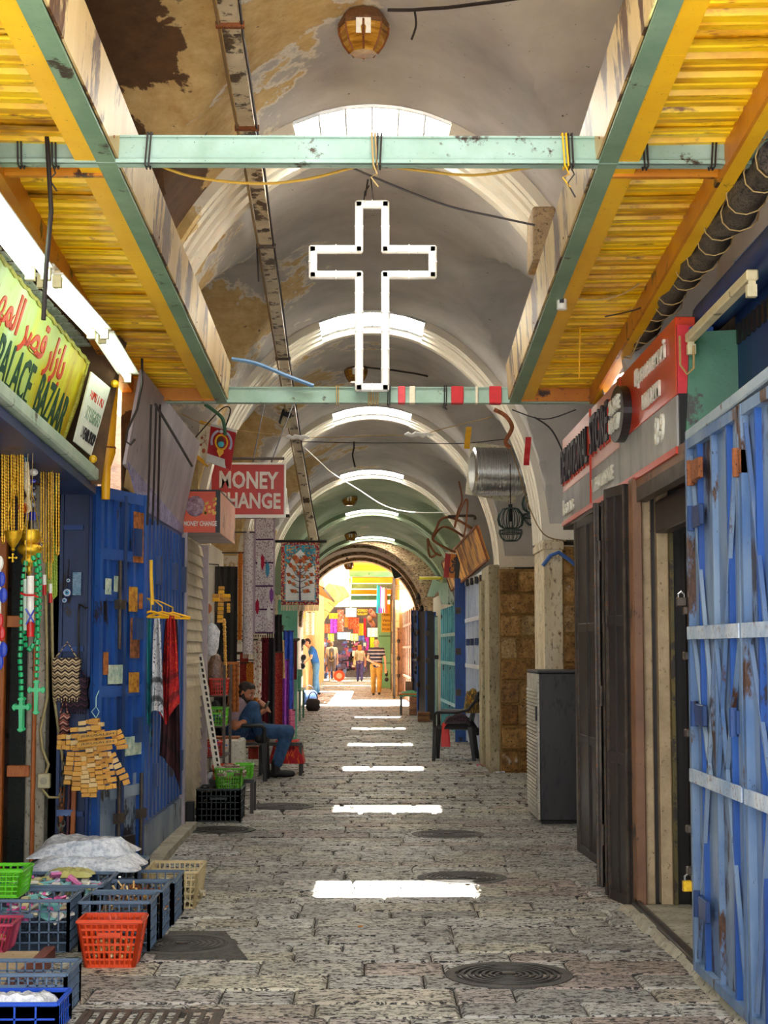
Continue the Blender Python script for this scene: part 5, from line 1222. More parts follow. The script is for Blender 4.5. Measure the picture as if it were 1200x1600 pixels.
# ------------------------------------------------------------------ manhole covers, grate, asphalt patch
def manhole(px, py, rad, label):
    c = at_z(px, py, 0); t = thing('manhole_cover', label, 'manhole', (c.x, c.y, 0), 'iron manhole covers')
    MB().lathe([(rad + .05, -.02), (rad + .05, .006), (rad + .005, .006), (rad + .005, -.01), (rad + .02, -.02)], (c.x, c.y, 0), 40).build('frame', grunge('manhole frame', '#3c3936', '#55514b', '#1f1c1a', sc=14, rough=.6, metal=.3), t)
    prof = [(rad, -.02), (rad, .008)]; n = 7
    for k in range(n):
        r1 = rad * (1 - (k + .15) / (n + .6)); r2 = rad * (1 - (k + .6) / (n + .6)); prof += [(r1, .008), (r1 - .002, -.001), (r2, -.001), (r2 - .002, .008)]
    MB().lathe(prof, (c.x, c.y, 0), 40).build('cover', grunge('manhole iron', '#2f2c2a', '#4a4642', '#171514', sc=14, rough=.5, metal=.5), t)
    MB().box(c.x - .03, c.x + .03, c.y - .02, c.y + .02, .008, .014).build('lifting_boss', IRON, t, bevel=.003)
manhole(795, 1524, .235, 'ringed iron manhole cover nearest the camera, on the right')
manhole(722, 1372, .235, 'ringed iron manhole cover right of the sunlit patch'); manhole(700, 1304, .235, 'ringed iron manhole cover beyond the sunlit patch, right of the middle')
manhole(285, 1476, .22, 'dark iron manhole cover in the asphalt patch by the orange basket'); manhole(440, 1260, .25, 'iron manhole cover touching the second sunlit patch'); manhole(345, 1297, .22, 'iron manhole cover at the left near the roller shutter')
a, b = at_z(240, 1500, 0), at_z(352, 1456, 0)
o = MB().hexa([(a.x, a.y, -.02), (a.x + .44, a.y, -.02), (b.x, b.y, -.02), (a.x - .02, b.y, -.02), (a.x, a.y, .0055), (a.x + .44, a.y, .0055), (b.x, b.y, .0055), (a.x - .02, b.y, .0055)]).build('asphalt_patch', ASPH); o['kind'] = 'structure'
c = at_z(235, 1592, 0); t = thing('drain_grate', 'iron drain grate set in the paving at the bottom picture edge', 'grate', (c.x, c.y, 0))
MB().box(c.x - .27, c.x + .27, c.y - .14, c.y + .13, -.02, -.004).build('pit', BLACKM, t)
for p in ((c.x - .28, c.x + .28, c.y + .12, c.y + .14), (c.x - .28, c.x + .28, c.y - .15, c.y - .13), (c.x - .28, c.x - .26, c.y - .15, c.y + .14), (c.x + .26, c.x + .28, c.y - .15, c.y + .14)): MB().box(*p, -.02, .007).build('frame', IRON, t)
for k in range(11): MB().box(c.x - .25 + k * .05 - .009, c.x - .25 + k * .05 + .009, c.y - .13, c.y + .12, -.02, .006).build('bar', IRON, t)
# ------------------------------------------------------------------ money change signs and banners
SIGNR = rusty('money sign red', '#b5231a', '#c8301f', '#5a160e', sc=4, amount=.33, rough=.4); SIGNO = rusty('money box orange', '#c23c1c', '#d24e24', '#6a2410', sc=4, amount=.31, rough=.4)
FADE = rusty('faded salmon', '#c98a72', '#e3b8a2', '#8a3c28', sc=5, amount=.4); MWH = grunge('worn white lettering', '#d8c8bc', '#ece0d4', '#a86a58', sc=20, dirt=.36)
def box_sign():
    a, b = at_y(281, 832, 13.0), at_y(343, 768, 13.0); t = thing('money_change_box', 'orange red money change box sign with a globe, above the roller shutter', 'sign', (a.x + .16, 13.6, a.z)); y1 = 14.45
    w, h = b.x - a.x, b.z - a.z; tp = .06
    MB().box(a.x + .005, b.x - .005, 13.012, y1, a.z + .005, b.z - .005).build('box', GREYM, t)
    MB().box(a.x, b.x, 13.0, 13.012, a.z, b.z).build('front_panel', SIGNO, t); MB().box(b.x - .006, b.x + .004, 13.012, y1, a.z, b.z).build('side_panel', FADE, t)
    MB().box(a.x, b.x + .004, 13.0, y1, b.z, b.z + .015).build('top', BLACKM, t); MB().box(b.x - .03, b.x + .006, 12.995, 13.02, a.z, b.z).build('corner_strip', BLACKM, t)
    c = at_y(305, 791, 12.997); o = MB().ball(c, (.078, .012, .085), 18, 10).build('globe', grunge('globe print', '#6a3a4c', '#b9a0b0', '#2a1a2c', sc=25, rough=.4), t, smooth=60)
    rr = random.Random(4)
    for i in range(12):
        p = c + V((.06 + rr.random() * .11, 0, rr.uniform(-.07, .08))); MB().obox(p, (1, 0, rr.uniform(-1, 1)), (0, 1, 0), (0, 0, 1), .014 * rr.uniform(.6, 1.3), .004, .012).build('gold_shard', plain('gold print', '#e0a83a', .4), t)
    words('MONEY CHANGE', .1, MWH, t, 'lettering', at_y(313, 818, 12.996), (1, 0, 0), (0, 0, 1), .004, bold=.03, fit=(w * .84, .042))
box_sign()
t = thing('money_change_sign', 'large red money change sign hanging over the street on the left', 'sign', tuple(at_y(388, 806, 14.8)))
a, b = at_y(330, 804, 14.8), at_y(444, 726, 14.8)
MB().box(a.x, b.x, 14.8, 14.84, a.z, b.z).build('panel', SIGNR, t)
for x0, x1, z0, z1 in ((a.x - .015, b.x + .015, b.z, b.z + .018), (a.x - .015, b.x + .015, a.z - .03, a.z), (b.x, b.x + .015, a.z, b.z), (a.x - .015, a.x, a.z, b.z)): MB().box(x0, x1, 14.785, 14.85, z0, z1).build('frame', WHITEP, t)
u, v = V((1, 0, -.02)), V((0, 0, 1))
words('MONEY', .2, MWH, t, 'lettering', at_y(389, 750, 14.795), u, v, .006, bold=.03, fit=(.55, .165)); words('CHANGE', .2, MWH, t, 'lettering', at_y(388, 782, 14.795), u, v, .006, bold=.03, fit=(.6, .15))
MB().cyl((a.x - .2, 14.82, b.z + .06), (b.x, 14.82, b.z + .06), .014, n=8).build('bracket', IRON, t)
for px in (395, 424): MB().tube([at_y(px, 722, 14.82), at_y(px + (38 if px > 400 else 18), 640, 14.9) + V((0, .3, .2))], .006, 5).build('hanging_wire', CORD, t)
# two banners on the string
def banner(poly, Y, mat, label, nm='banner'):
    P = [at_y(*p, Y) for p in poly]; t = thing(nm, label, 'flag', tuple(P[3]), 'paper banners on the string')
    MB().sheet(lambda a, b: (P[3] * (1 - a) + P[2] * a) * (1 - b) + (P[0] * (1 - a) + P[1] * a) * b + V((0, .02 * math.sin(a * 5 + b * 2), 0)), 8, 8, (0, .003, 0)).build('cloth', mat, t, smooth=60)
    u = (P[1] - P[0]).normalized(); return t, P, u, (P[0] - P[3]).normalized()
t, P, u, v = banner([(312, 659), (336, 667), (326, 728), (306, 712)], 13.9, plain('cream cloth', '#e9e2c8', .8), 'cream banner with yellow edges and red crossed keys')
YC = plain('yellow cloth', '#e0a818', .7); GD = plain('rust print', '#a8532a', .6)
MB().bar(P[0], P[1], .01, .03, up=tuple(v)).build('yellow_edge', YC, t); MB().bar(P[3], P[2], .01, .03, up=tuple(v)).build('yellow_edge', YC, t)
c = (P[0] + P[1] + P[2] + P[3]) / 4 - V((0, .014, 0)); m = MB()
for s in (-1, 1): m.bar(c - u * .03 * s + v * .05, c + u * .03 * s - v * .03, .006, .004).ball(c + u * .032 * s - v * .032, (.012, .003, .012), 8, 4).ball(c - u * .03 * s + v * .03, (.01, .003, .012), 6, 4)
m.bar(c + v * .035, c + v * .1, .006, .004).bar(c + v * .06 - u * .02, c + v * .06 + u * .02, .006, .004).ball(c - v * .075, (.016, .003, .022), 8, 4)
m.build('emblem', GD, t, kind='stuff')
t, P, u, v = banner([(329, 664), (369, 674), (361, 735), (322, 721)], 13.8, plain('banner red', '#b01a20', .7), 'red banner with a ringed crest and white lower band')
n = V((0, -.014, 0))
def Q(a, b): return (P[3] * (1 - a) + P[2] * a) * (1 - b) + (P[0] * (1 - a) + P[1] * a) * b + n
MB().hexa([Q(0, 0), Q(1, 0), Q(1, 0) + V((0, .006, 0)), Q(0, 0) + V((0, .006, 0)), Q(0, .22), Q(1, .22), Q(1, .22) + V((0, .006, 0)), Q(0, .22) + V((0, .006, 0))]).build('white_band', plain('grey white cloth', '#d2cec8', .8), t)
MB().bar(Q(0, 1), Q(1, 1), .02, .022, up=tuple(v)).build('rod_sleeve', plain('grey white cloth', '#d2cec8', .8), t)
c = Q(.5, .62)
MB().tube([c + (u * math.cos(k) * .052 + v * math.sin(k) * .062) for k in [i * PI / 10 for i in range(20)]], .009, 6, closed=True).build('crest_ring', plain('crest gold', '#e8b01c', .5), t)
MB().ball(c, (.045, .004, .055), 12, 6).build('crest_field', plain('crest dark', '#5a2a1c', .6), t); MB().ball(c - v * .015, (.034, .006, .03), 8, 5).build('crest_figure', plain('crest teal', '#3ab0c4', .5), t)
MB().prism([(-.026, 0), (.026, 0), (.03, -.025), (0, -.07), (-.03, -.025)], c - v * .062 + n * .2, u, v, -.004).build('crest_shield', plain('crest gold', '#e8b01c', .5), t)
for s in (-1, 1): MB().tube([c + (u * s * math.cos(k) * .088 + v * math.sin(k) * .1) for k in [-.45 + i * .2 for i in range(9)]], .011, 6).build('crest_ribbon', plain('crest ribbon', '#b9bcd8', .5), t)
MB().ball(c + v * .095, (.03, .005, .018), 8, 5).build('crest_bow', plain('crest bow', '#e6e2e6', .5), t)
def wire(pts, Y, r, mat, label, nm='cable', cat='cable', grp=None, n=5):
    P = [at_y(p[0], p[1], p[2] if len(p) > 2 else Y) for p in pts]
    o = MB().tube(curve(P), r, n).build(nm, mat, smooth=60); return tag(o, label, cat, grp)
wire([(282, 646), (312, 660), (340, 668), (400, 676), (470, 683), (540, 683), (600, 680), (655, 679), (700, 668), (770, 651)], 13.85, .004, CORDB, 'string crossing the street that carries the two banners', 'banner_string', 'string')
for p, w, lab in (((466, 683), .22, 'white rag knotted on the banner string near the cable trunking'), ((655, 679), .26, 'white rag knotted on the banner string near the right arches')):
    q = at_y(*p, 13.84); o = MB().tube([q + V((w * (k / 8 - .5), 0, .008 * math.sin(k * 2.3))) for k in range(9)], [.006, .02, .015, .022, .016, .024, .014, .018, .005], 8).build('rag', WAX, smooth=60); tag(o, lab, 'rag', 'rags on the banner string')
# tree of life rug
def tree_rug():
    Y = 20.0; A, B = at_y(439, 945, Y), at_y(499, 847, Y); t = thing('tree_rug', 'hanging rug with a flowering tree in a white arch and red border', 'rug', ((A.x + B.x) / 2, Y, A.z)); w, h = B.x - A.x, B.z - A.z
    def m_flor(nm, g, a, b, sc):
        q = NT(nm); c = q.coords('world'); f = q.noise(c, sc, 2, .5); f2 = q.noise(c, sc * 1.3, 1, .5, .5); col = q.mix(q.ramp(f, [(.52, 0.0), (.56, 1.0)]), g, a); col = q.mix(q.ramp(f2, [(.58, 0.0), (.61, 1.0)]), col, b); q.bsdf(col, .9); return q.m
    def rect(x0, x1, z0, z1, off, mat, nm): MB().box(A.x + w * x0, A.x + w * x1, Y - off, Y + .004, A.z + h * z0, A.z + h * z1).build(nm, mat, t)
    rect(0, 1, 0, 1, .003, m_flor('rug border', '#a8222a', '#d8b48a', '#3a5a7a', 38), 'border'); rect(.09, .91, .05, .95, .006, m_flor('rug spandrel', '#2f9ab8', '#d8a060', '#8f2a2a', 40), 'spandrel')
    arch = [(.12, .07), (.88, .07), (.88, .56), (.84, .64), (.78, .66), (.74, .72), (.66, .76), (.6, .82), (.5, .88), (.4, .82), (.34, .76), (.26, .72), (.22, .66), (.16, .64), (.12, .56)]
    MB().prism([(x * w, z * h) for x, z in arch], (A.x, Y - .006, A.z), (1, 0, 0), (0, 0, 1), .0025).build('arch_field', grunge('rug white', '#dfe3e6', '#eef0ee', '#9fb0b8', sc=50, rough=.9, bump=0), t)
    rr = random.Random(5); br = MB(); fl = []
    def P(x, z): return V((A.x + w * x, Y - .010, A.z + h * z))
    br.tube([P(.5, .07), P(.49, .3), P(.5, .55), P(.5, .78)], [.014, .009, .006, .003], 6)
    for s in (-1, 1):
        for z0, dx, dz in ((.2, .2, .02), (.26, .28, .1), (.36, .3, .12), (.42, .24, .2), (.5, .26, .14), (.56, .16, .18), (.66, .12, .1)):
            e = P(.5 + s * dx, z0 + dz); br.tube([P(.5, z0), P(.5 + s * dx * .5, z0 + dz * .35), e], [.005, .004, .002], 5); fl += [e, P(.5 + s * dx * .62, z0 + dz * .7)]
    br.build('tree', plain('rug tree', '#3c2a4c', .9), t); fl += [P(.5, .7), P(.5, .6), P(.46, .5), P(.54, .45)]
    for k, p in enumerate(fl):
        MB().ball(p - V((0, .002, 0)), (.025, .004, .025), 7, 4).build('flower', plain(['rug rust', 'rug coral'][k % 2], ['#b8542a', '#d07a4a'][k % 2], .9), t)
        q = MB(); q.ball(p + V((.022, 0, -.012)), (.02, .003, .009), 5, 3); q.ball(p + V((-.02, 0, .014)), (.02, .003, .009), 5, 3); q.build('leaf', plain('rug leaf', '#4a7a4a', .9), t, kind='stuff')
    m = MB()
    for k in range(26): x = A.x + w * (k + .5) / 26; m.cyl((x, Y, A.z), (x + rr.uniform(-.004, .004), Y, A.z - .075), .006, n=4)
    m.build('fringe', plain('cream fringe', '#d9ceb0', .9), t, kind='stuff')
    MB().cyl((A.x - .08, Y, B.z + .01), (B.x + .09, Y, B.z + .01), .018, n=8).build('rod', BLACKM, t)
tree_rug()
# cable trunking running to it under the vault
def vault_pt(px, py, gap=.1, ymax=41.0):
    y = 5.0
    while y < ymax:
        p = at_y(px, py, y); k = max(i for i in range(6) if YS[i] <= y) if y >= YS[0] else -1
        c = CR_Z[0] + .06 if k < 0 else (CR_Z[5] if k == 5 else CR_Z[k] + (CR_Z[k + 1] - CR_Z[k]) * (y - YS[k]) / (YS[k + 1] - YS[k]))
        if abs(p.x) < ARCH_A and p.z > SPRING + (c - SPRING) * math.sqrt(1 - (p.x / ARCH_A) ** 2) - gap: return p
        y += .04
    return p
pts = [vault_pt(352, -20), vault_pt(372, 110), vault_pt(398, 262), vault_pt(425, 440), vault_pt(455, 640, .2), at_y(472, 740, 19), at_y(491, 842, 19.98)]
t = thing('cable_trunking', 'long peeling white cable trunking under the vault, ending at the tree rug', 'trunking', tuple(pts[3]))
for i, (a, b) in enumerate(zip(pts, pts[1:])):
    MB().bar(a, b, .09, .05, up=(0, 0, 1)).build('trunking', [rusty('peeling cream', '#b9ab8c', '#ddd2b8', '#5a4226', sc=6, amount=.45)][0], t)
    for s in (-1, 1): MB().tube([a + V((s * .06, 0, -.02)), (a + b) / 2 + V((s * .056, 0, -.035)), b + V((s * .06, 0, -.02))], .008, 5).build('cable', CORD if s > 0 else plain('tan cable', '#8f744c', .7), t)
for f, mt in ((.35, RUST), (1.5, RUST), (2.6, IRON), (3.5, IRON)): i = int(f); p = pts[i].lerp(pts[i + 1], f - i); MB().bar(p - V((.07, 0, .03)), p + V((.07, 0, -.03)), .03, .03).build('bracket', mt, t)
t = thing('floodlight', 'small dark floodlight on the cable trunking above the money change sign', 'lamp', tuple(at_y(447, 650, 16.8)))
q = at_y(446, 652, 16.8); MB().obox(q, (1, .3, -.35), (0, 1, .3), (.3, 0, 1), .055, .05, .08).build('body', BLACKM, t, bevel=.01); MB().obox(q - V((-.01, .06, .06)), (1, .3, -.35), (0, 1, .5), (.3, 0, 1), .05, .008, .05).build('glass', plain('flood glass', '#8f8468', .2), t); MB().bar(q + V((.05, .02, .05)), at_y(458, 640, 17.1), .02, .02).build('bracket', IRON, t)

# ------------------------------------------------------------------ hanging textiles and goods of the second shop
def m_carpet(nm, g, a, b, sx, sy, stripes=0, edge=None):
    if nm in MATS: return MATS[nm]
    t = NT(nm); u = t.coords('uv'); x, y, z = t.sep(u)
    v = t.n('ShaderNodeTexVoronoi', distance='MANHATTAN'); t.l(t.scale(u, (sx, sy, 1)), v.inputs['Vector']); v.inputs['Scale'].default_value = 1.0
    n = t.noise(t.scale(u, (sx * 2, sy * 2, 1)), 1, 3, .6)
    col = t.ramp(v.outputs['Distance'], [(.2, b), (.28, g), (.42, a), (.5, g)], 'CONSTANT'); col = t.mix(t.ramp(n, [(.56, 0.0), (.6, 1.0)]), col, a)
    if stripes: s = t.ramp(t.math('FRACT', t.math('MULTIPLY', y, stripes)), [(0, 1.0), (.07, 0.0), (.93, 0.0), (1, 1.0)], 'CONSTANT'); col = t.mix(s, col, b)
    if edge: e = t.ramp(t.math('ABSOLUTE', t.math('SUBTRACT', x, .5)), [(.40, 0.0), (.42, 1.0)], 'CONSTANT'); col = t.mix(e, col, edge)
    t.bsdf(col, .9); MATS[nm] = t.m; return t.m
def cloth(px0, px1, py0, py1, Y, mat, label, nm='textile', cat='textile', folds=3, amp=.02, flare=0.0, fringe=None, grp='textiles hanging in the second shop', dy=0.0, uneven=0.0, rod=None):
    a, b = at_y(px0, py1, Y), at_y(px1, py0, Y); w, h = b.x - a.x, b.z - a.z; t = thing(nm, label, cat, (a.x + w / 2, Y, a.z), grp); cx = a.x + w / 2
    def fn(u, v): k = 1 + flare * (1 - v); return (cx + (u - .5) * w * k, Y + dy * (1 - v) + amp * math.sin(u * folds * 2 * PI + px0) * (1 - .3 * v), a.z + h * v + uneven * abs(math.sin(u * 5 + px1)) * (1 - v))
    MB().sheet(fn, max(6, folds * 6), 10, (0, .006, 0)).build('cloth', mat, t, smooth=70)
    if rod is None: rod = b.x < -.8 and Y < 30
    if 40 < Y < 79: rod = True
    if rod: MB().cyl((-2.22 if Y > 40 else -1.84, Y + .003, b.z - .012) if b.x < 0 else (1.02, Y, b.z - .012), (b.x + .01 if b.x < 0 else a.x, Y + .003, b.z - .012), .010, n=6).build('rod', IRON, t)
    if Y > 79: MB().cyl((cx, Y, b.z - .012), (cx, 82.65, b.z - .012), .012, n=6).build('rod', IRON, t)
    if fringe:
        n = max(6, int(w / .025))
        for z, d in ((a.z, -.05),) + (((b.z, .04),) if fringe == 2 else ()):
            m = MB()
            for k in range(n): p = fn((k + .5) / n, 0 if d < 0 else 1); m.cyl(p, V(p) + V((0, 0, d)), .006, n=4)
            m.build('fringe', plain('cream fringe', '#d9ceb0', .9), t, kind='stuff')
    return t
WPUR = m_carpet('white purple carpet', '#dcd3d4', '#7a5070', '#4c2a50', 11, 42, 5, '#a893a2'); WPUR2 = m_carpet('white grey carpet', '#ddd5d3', '#85647a', '#5a3a58', 7, 46, 0, '#b8a2ac'); KIL = m_carpet('orange kilim', '#d8842a', '#a8301c', '#f0c46a', 6, 16); KILR = m_carpet('red kilim', '#8f1a20', '#c9683a', '#3a1418', 7, 30); DOTS = m_carpet('white dotted cloth', '#e2dcc8', '#b02a2a', '#4a3a34', 3, 12)
REDD = m_carpet('dark red cloth', '#6a1220', '#8f2a34', '#380a14', 3, 10); NAVY = m_carpet('black cloth', '#1c181c', '#2a2226', '#100c10', 3, 10); PURP = m_carpet('purple cloth', '#9a48b8', '#b868cc', '#7a34a0', 2, 5); BLUC = m_carpet('blue cloth', '#2a4cb0', '#3a64c8', '#1c3488', 2, 5); TANC = m_carpet('tan cloth', '#c8a070', '#b48650', '#9a6a3c', 2, 6); PINKC = m_carpet('pink striped cloth', '#cf5a86', '#e0a0b4', '#9a2a54', 3, 14, 4); WINE = m_carpet('wine cloth', '#7c1428', '#9a2438', '#4a0a18', 2, 6)
CARP = cloth(396, 430, 808, 990, 18.9, WPUR, 'wide white and purple carpet hanging highest in the second shop', 'carpet', 'carpet', 1, .015, fringe=1)
for k, (px, py, c) in enumerate(((410, 878, '#b01c3a'), (402, 948, '#b01c3a'), (418, 890, '#4a9ac0'), (420, 958, '#e6e2e2'), (405, 880, '#e6e2e2'), (424, 930, '#8a4a9a'))): p = at_y(px, py, 18.87); MB().prism([(0, -.1), (.022, -.04), (.022, .04), (0, .1), (-.022, .04), (-.022, -.04)], p, (1, 0, 0), (0, 0, 1), -.004).build('woven_medallion', plain('weave ' + c, c, .9), CARP)
cloth(379, 397, 830, 1022, 18.6, WPUR2, 'narrow white and grey carpet hanging left of the wide one', 'carpet', 'carpet', 1, .015, fringe=2)
cloth(371, 379, 862, 1000, 19.2, KIL, 'narrow orange kilim strip behind the white carpets', 'carpet', 'carpet', 1, .01, fringe=1)
cloth(374, 388, 1020, 1150, 19.6, KILR, 'red kilim hanging left behind the seated man', 'carpet', 'carpet', 1, .02)
cloth(384, 404, 1034, 1160, 19.5, KIL, 'orange kilim hanging just behind the seated man', 'carpet', 'carpet', 2, .02)
cloth(396, 409, 998, 1090, 19.3, DOTS, 'white cloth with red dots below the wide carpet', folds=1)
cloth(407, 420, 992, 1150, 19.7, REDD, 'dark red cloth right of the dotted one', folds=2); cloth(416, 430, 985, 1150, 19.8, NAVY, 'long black cloth in the middle of the textiles', folds=2)
cloth(425, 442, 1018, 1150, 19.9, KILR, 'red patterned carpet with beige side bands right of the black cloth', 'carpet', 'carpet', 1, .015)
cloth(424, 440, 960, 1040, 20.3, NAVY, 'black shawl hanging above the red patterned carpet', folds=2, flare=.3)
cloth(433, 444, 1000, 1060, 20.5, TANC, 'tan shawl beside the purple cloth', folds=1, flare=.4); cloth(438, 452, 1030, 1140, 20.8, PURP, 'bright purple cloth hanging at the street edge', folds=2, amp=.04)
cloth(442, 458, 985, 1138, 21.2, BLUC, 'bright blue cloth hanging behind the purple one', folds=2, amp=.04); cloth(449, 459, 1040, 1135, 21.8, PURP, 'violet cloth right of the blue one', folds=1)
cloth(447, 460, 1000, 1062, 22.4, m_carpet('dark green shawl', '#243a2c', '#2f4a38', '#14201a', 3, 8), 'dark green shawl on the shop rail', folds=2); cloth(456, 464, 1000, 1062, 22.6, WINE, 'wine red shawl at the end of the shop rail', folds=1)
o = MB().cyl(at_y(446, 1000, 22.5), at_y(467, 999, 22.8), .02, n=8).build('shawl_rail', IRON); tag(o, 'iron rail that the green and wine shawls hang from', 'rail')
o = MB().cyl(at_y(368, 806, 19.0), at_y(452, 806, 19.2), .02, n=8).build('carpet_rail', IRON); tag(o, 'iron rail that the tall carpets hang from', 'rail')
cloth(448, 461, 1108, 1146, 21.0, PINKC, 'pink striped cloth bag at the foot of the textiles', 'cloth_bag', 'bag', 1, .04, fringe=1)
t = leaf('shop_door', 'mint green metal shop door behind the tree rug', 'door', (-1.42, 24.6), (-1.16, 24.6), .02, 2.2, rusty('mint paint', '#5fae90', '#86c8ac', '#2f5a48', sc=5), .05)
# dark boards, wooden cross, beads
for k, (px, y) in enumerate(((338, 18.35), (349, 18.5), (360, 18.65))):
    a = at_y(px, 885, y); leaf('folding_door', 'dark folding leaf behind the wooden cross, %s from the shutter' % ORD[k], 'door', (a.x - .05, y), (a.x + .05, y + .06), .02, a.z, DARK, .03, BLACKM, 'dark leaves of the second shop')
t = thing('wooden_cross', 'yellow olive wood block cross hanging in the second shop', 'cross', tuple(at_y(346, 972, 15.5)))
OWM = MATS['olive wood 0']; q = at_y(346, 918, 15.5); MB().tube([q, q + V((-.03, 0, .22)), V((-1.82, 15.5, q.z + .25))], .006, 5).build('string', CORD, t)
def blk2(px, py, w, h, Y=15.5, rot=0): p = at_y(px, py, Y); MB().obox(p, (1, 0, rot), (0, 1, 0), (-rot, 0, 1), w * Y / 5000, .02, h * Y / 5000).build('block', R.choice((OWM, MATS['olive wood 1'], YEL)), t, bevel=.004)
for i in range(9): blk2(346 - i * .25, 919 + i * 6.4, 9, 5.6)
for i in range(2):
    for px in (335, 340, 351, 357): blk2(px, 931 + i * 6, 6, 5.4, 15.46, .1)
for i in range(3): blk2(357, 945 + i * 5, 5, 4.6)
t = thing('bead_string', 'long yellow wooden bead string below the hanging wooden cross', 'beads', tuple(at_y(351, 1062, 15.6)))
for i in range(26): MB().ball(at_y(350 + i * .1 + .6 * (i % 2), 969 + i * 3.7, 15.5), .017, 8, 6).build('bead', OWM, t, smooth=60)
t = thing('bead_curtain', 'brown bead and stick curtain beside the seated man', 'curtain', tuple(at_y(364, 1112, 17.6)))
for k in range(8):
    px = 357 + k * 2.1; o = MB().tube([at_y(px + .5 * math.sin(i * 2 + k), 1038 + i * 3.9, 17.6) for i in range(20)], [.008 if i % 2 else .016 for i in range(20)], 6).build('strand', WOOD if k % 3 else RUST, t)
a = at_y(364, 1036, 17.6); MB().bar(V((-1.82, a.y, a.z)), a + V((.07, 0, 0)), .02, .03).build('rail', WOOD, t)
t = thing('wall_plaque', 'small round brown wooden plaque in the second shop by the shutter', 'plaque', tuple(at_y(322, 960, 15.1))); MB().cyl(at_y(322, 951, 15.1), at_y(322, 951, 15.07), .055, n=14).build('disc', WOOD, t); MB().box(*(lambda a, b: (a.x, b.x, 15.1, 15.12, a.z, b.z))(at_y(316, 985, 15.1), at_y(326, 968, 15.1))).build('yellow_tile', YEL, t)
# rack with baskets, leaning upright, crates by the shutter
t = thing('goods_rack', 'thin steel rack of baskets beside the roller shutter', 'rack', (-1.46, 15.1, 0))
for x in (-1.6, -1.36):
    for y in (14.85, 15.5): MB().box(x - .012, x + .012, y - .012, y + .012, 0, 1.3).build('post', IRON, t)
for z in (.2, .46, .74, 1.02): MB().box(-1.6, -1.36, 14.85, 15.5, z - .012, z).build('shelf', IRON, t)
open_box('basket', 'red plastic basket on the upper shelf of the thin rack', 'basket', (-1.43, 15.1, 1.02), .15, .3, .15, CRR, nx=6, nz=4, taper=.15); open_box('basket', 'lime plastic basket on the middle shelf of the thin rack', 'basket', (-1.46, 15.1, .74), .2, .34, .16, CRL, nx=7, nz=4, taper=.12)
open_box('basket', 'red plastic basket on the lower shelf of the thin rack', 'basket', (-1.48, 15.1, .46), .18, .34, .13, CRR, nx=6, nz=4, taper=.1)
heap('colourful packets in the lime basket of the thin rack', 'packets', (-1.46, 15.1, .80), .15, .26, .1, ['#e6e2d8', '#3a6a9a', '#c8842a'], 40, 'chip', 21); heap('small toys in the lower red basket of the thin rack', 'toys', (-1.46, 15.1, .52), .15, .26, .1, ['#e2e2e8', '#2a5ab0', '#c83a2a', '#d8b02a'], 50, 'chip', 22)
film('white bag of goods lying on the lowest shelf of the thin rack', (-1.45, 15.05, .2), .22, .4, .12, FILMW, 31)
def hang_bag(px0, px1, py0, py1, Y, mat, label, seed):
    a, b = at_y(px0, py1, Y), at_y(px1, py0, Y); rr = random.Random(seed); t = thing('hanging_bag', label, 'bag', ((a.x + b.x) / 2, Y, a.z)); w, h = b.x - a.x, b.z - a.z; m = MB(); c = V(((a.x + b.x) / 2, Y, 0))
    N = 10; prof = [(.10, 1.0), (.3, .93), (.48, .75), (.52, .5), (.46, .22), (.28, .04), (.03, 0)]; n = 16; vs = []
    for r, z in prof: vs += [V((c.x + w * r * math.cos(2 * PI * k / n) * rr.uniform(.85, 1.1), Y + .6 * w * r * math.sin(2 * PI * k / n) * rr.uniform(.85, 1.1), a.z + h * z + rr.uniform(-.01, .01))) for k in range(n)]
    m.add(vs, [(i * n + k, (i + 1) * n + k, (i + 1) * n + (k + 1) % n, i * n + (k + 1) % n) for i in range(len(prof) - 1) for k in range(n)] + [tuple(range(n)), tuple((len(prof) - 1) * n + k for k in range(n - 1, -1, -1))])
    m.build('bag', mat, t, smooth=40); MB().tube([V((c.x, Y, b.z - .01)), V((c.x + .01, Y, b.z + .05)), V((c.x, Y + .02, b.z + .1))], .006, 5).build('knot', mat, t); return t
hang_bag(314, 344, 974, 1024, 14.95, FILMW, 'white crumpled plastic bag hanging above the thin rack', 1); hang_bag(324, 350, 1022, 1083, 15.1, m_film('brown net bag', '#8f6a54', '#4a3228'), 'net bag of brown souvenirs below the white plastic bag', 2)
a, b = at_y(346, 1232, 13.95), at_y(312, 1022, 14.5); t = thing('perforated_upright', 'white perforated steel upright leaning on the dark green crate', 'upright', tuple(a))
MB().bar(a, b, .05, .012, up=(0, -1, .3)).bar(a + V((-.03, .02, 0)), b + V((-.03, .02, 0)), .012, .04, up=(0, -1, .3)).build('angle', WHITEP, t)
for i in range(22): p = a.lerp(b, (i + .7) / 22.5) + V((.004, -.012, 0)); MB().obox(p, (1, 0, 0), (0, 1, 0), b - a, .009, .004, .018).build('slot', BLACKM, t)
open_box('crate', 'dark green plastic crate on the paving beside the roller shutter', 'crate', (-1.29, 13.85, 0), .36, .42, .27, CRD, nx=9, nz=5, solid=[(.02, .25)])
heap('dark goods filling the dark green crate', 'goods', (-1.29, 13.85, .17), .3, .36, .1, ['#2a2a26', '#4a4438', '#6a5a4a'], 70, 'chip', 23)
open_box('basket', 'lime plastic basket of shells on the dark green crate', 'basket', (-1.21, 13.78, .275), .22, .26, .165, plain('leaf green plastic', '#5fb41c', .35), nx=10, nz=5, taper=.14)
heap('pale brown shells heaped in the lime basket on the green crate', 'shells', (-1.21, 13.78, .38), .2, .22, .09, ['#b8a08c', '#8a6a5c', '#d8ccc0', '#6a4a40'], 120, 'chip', 24)
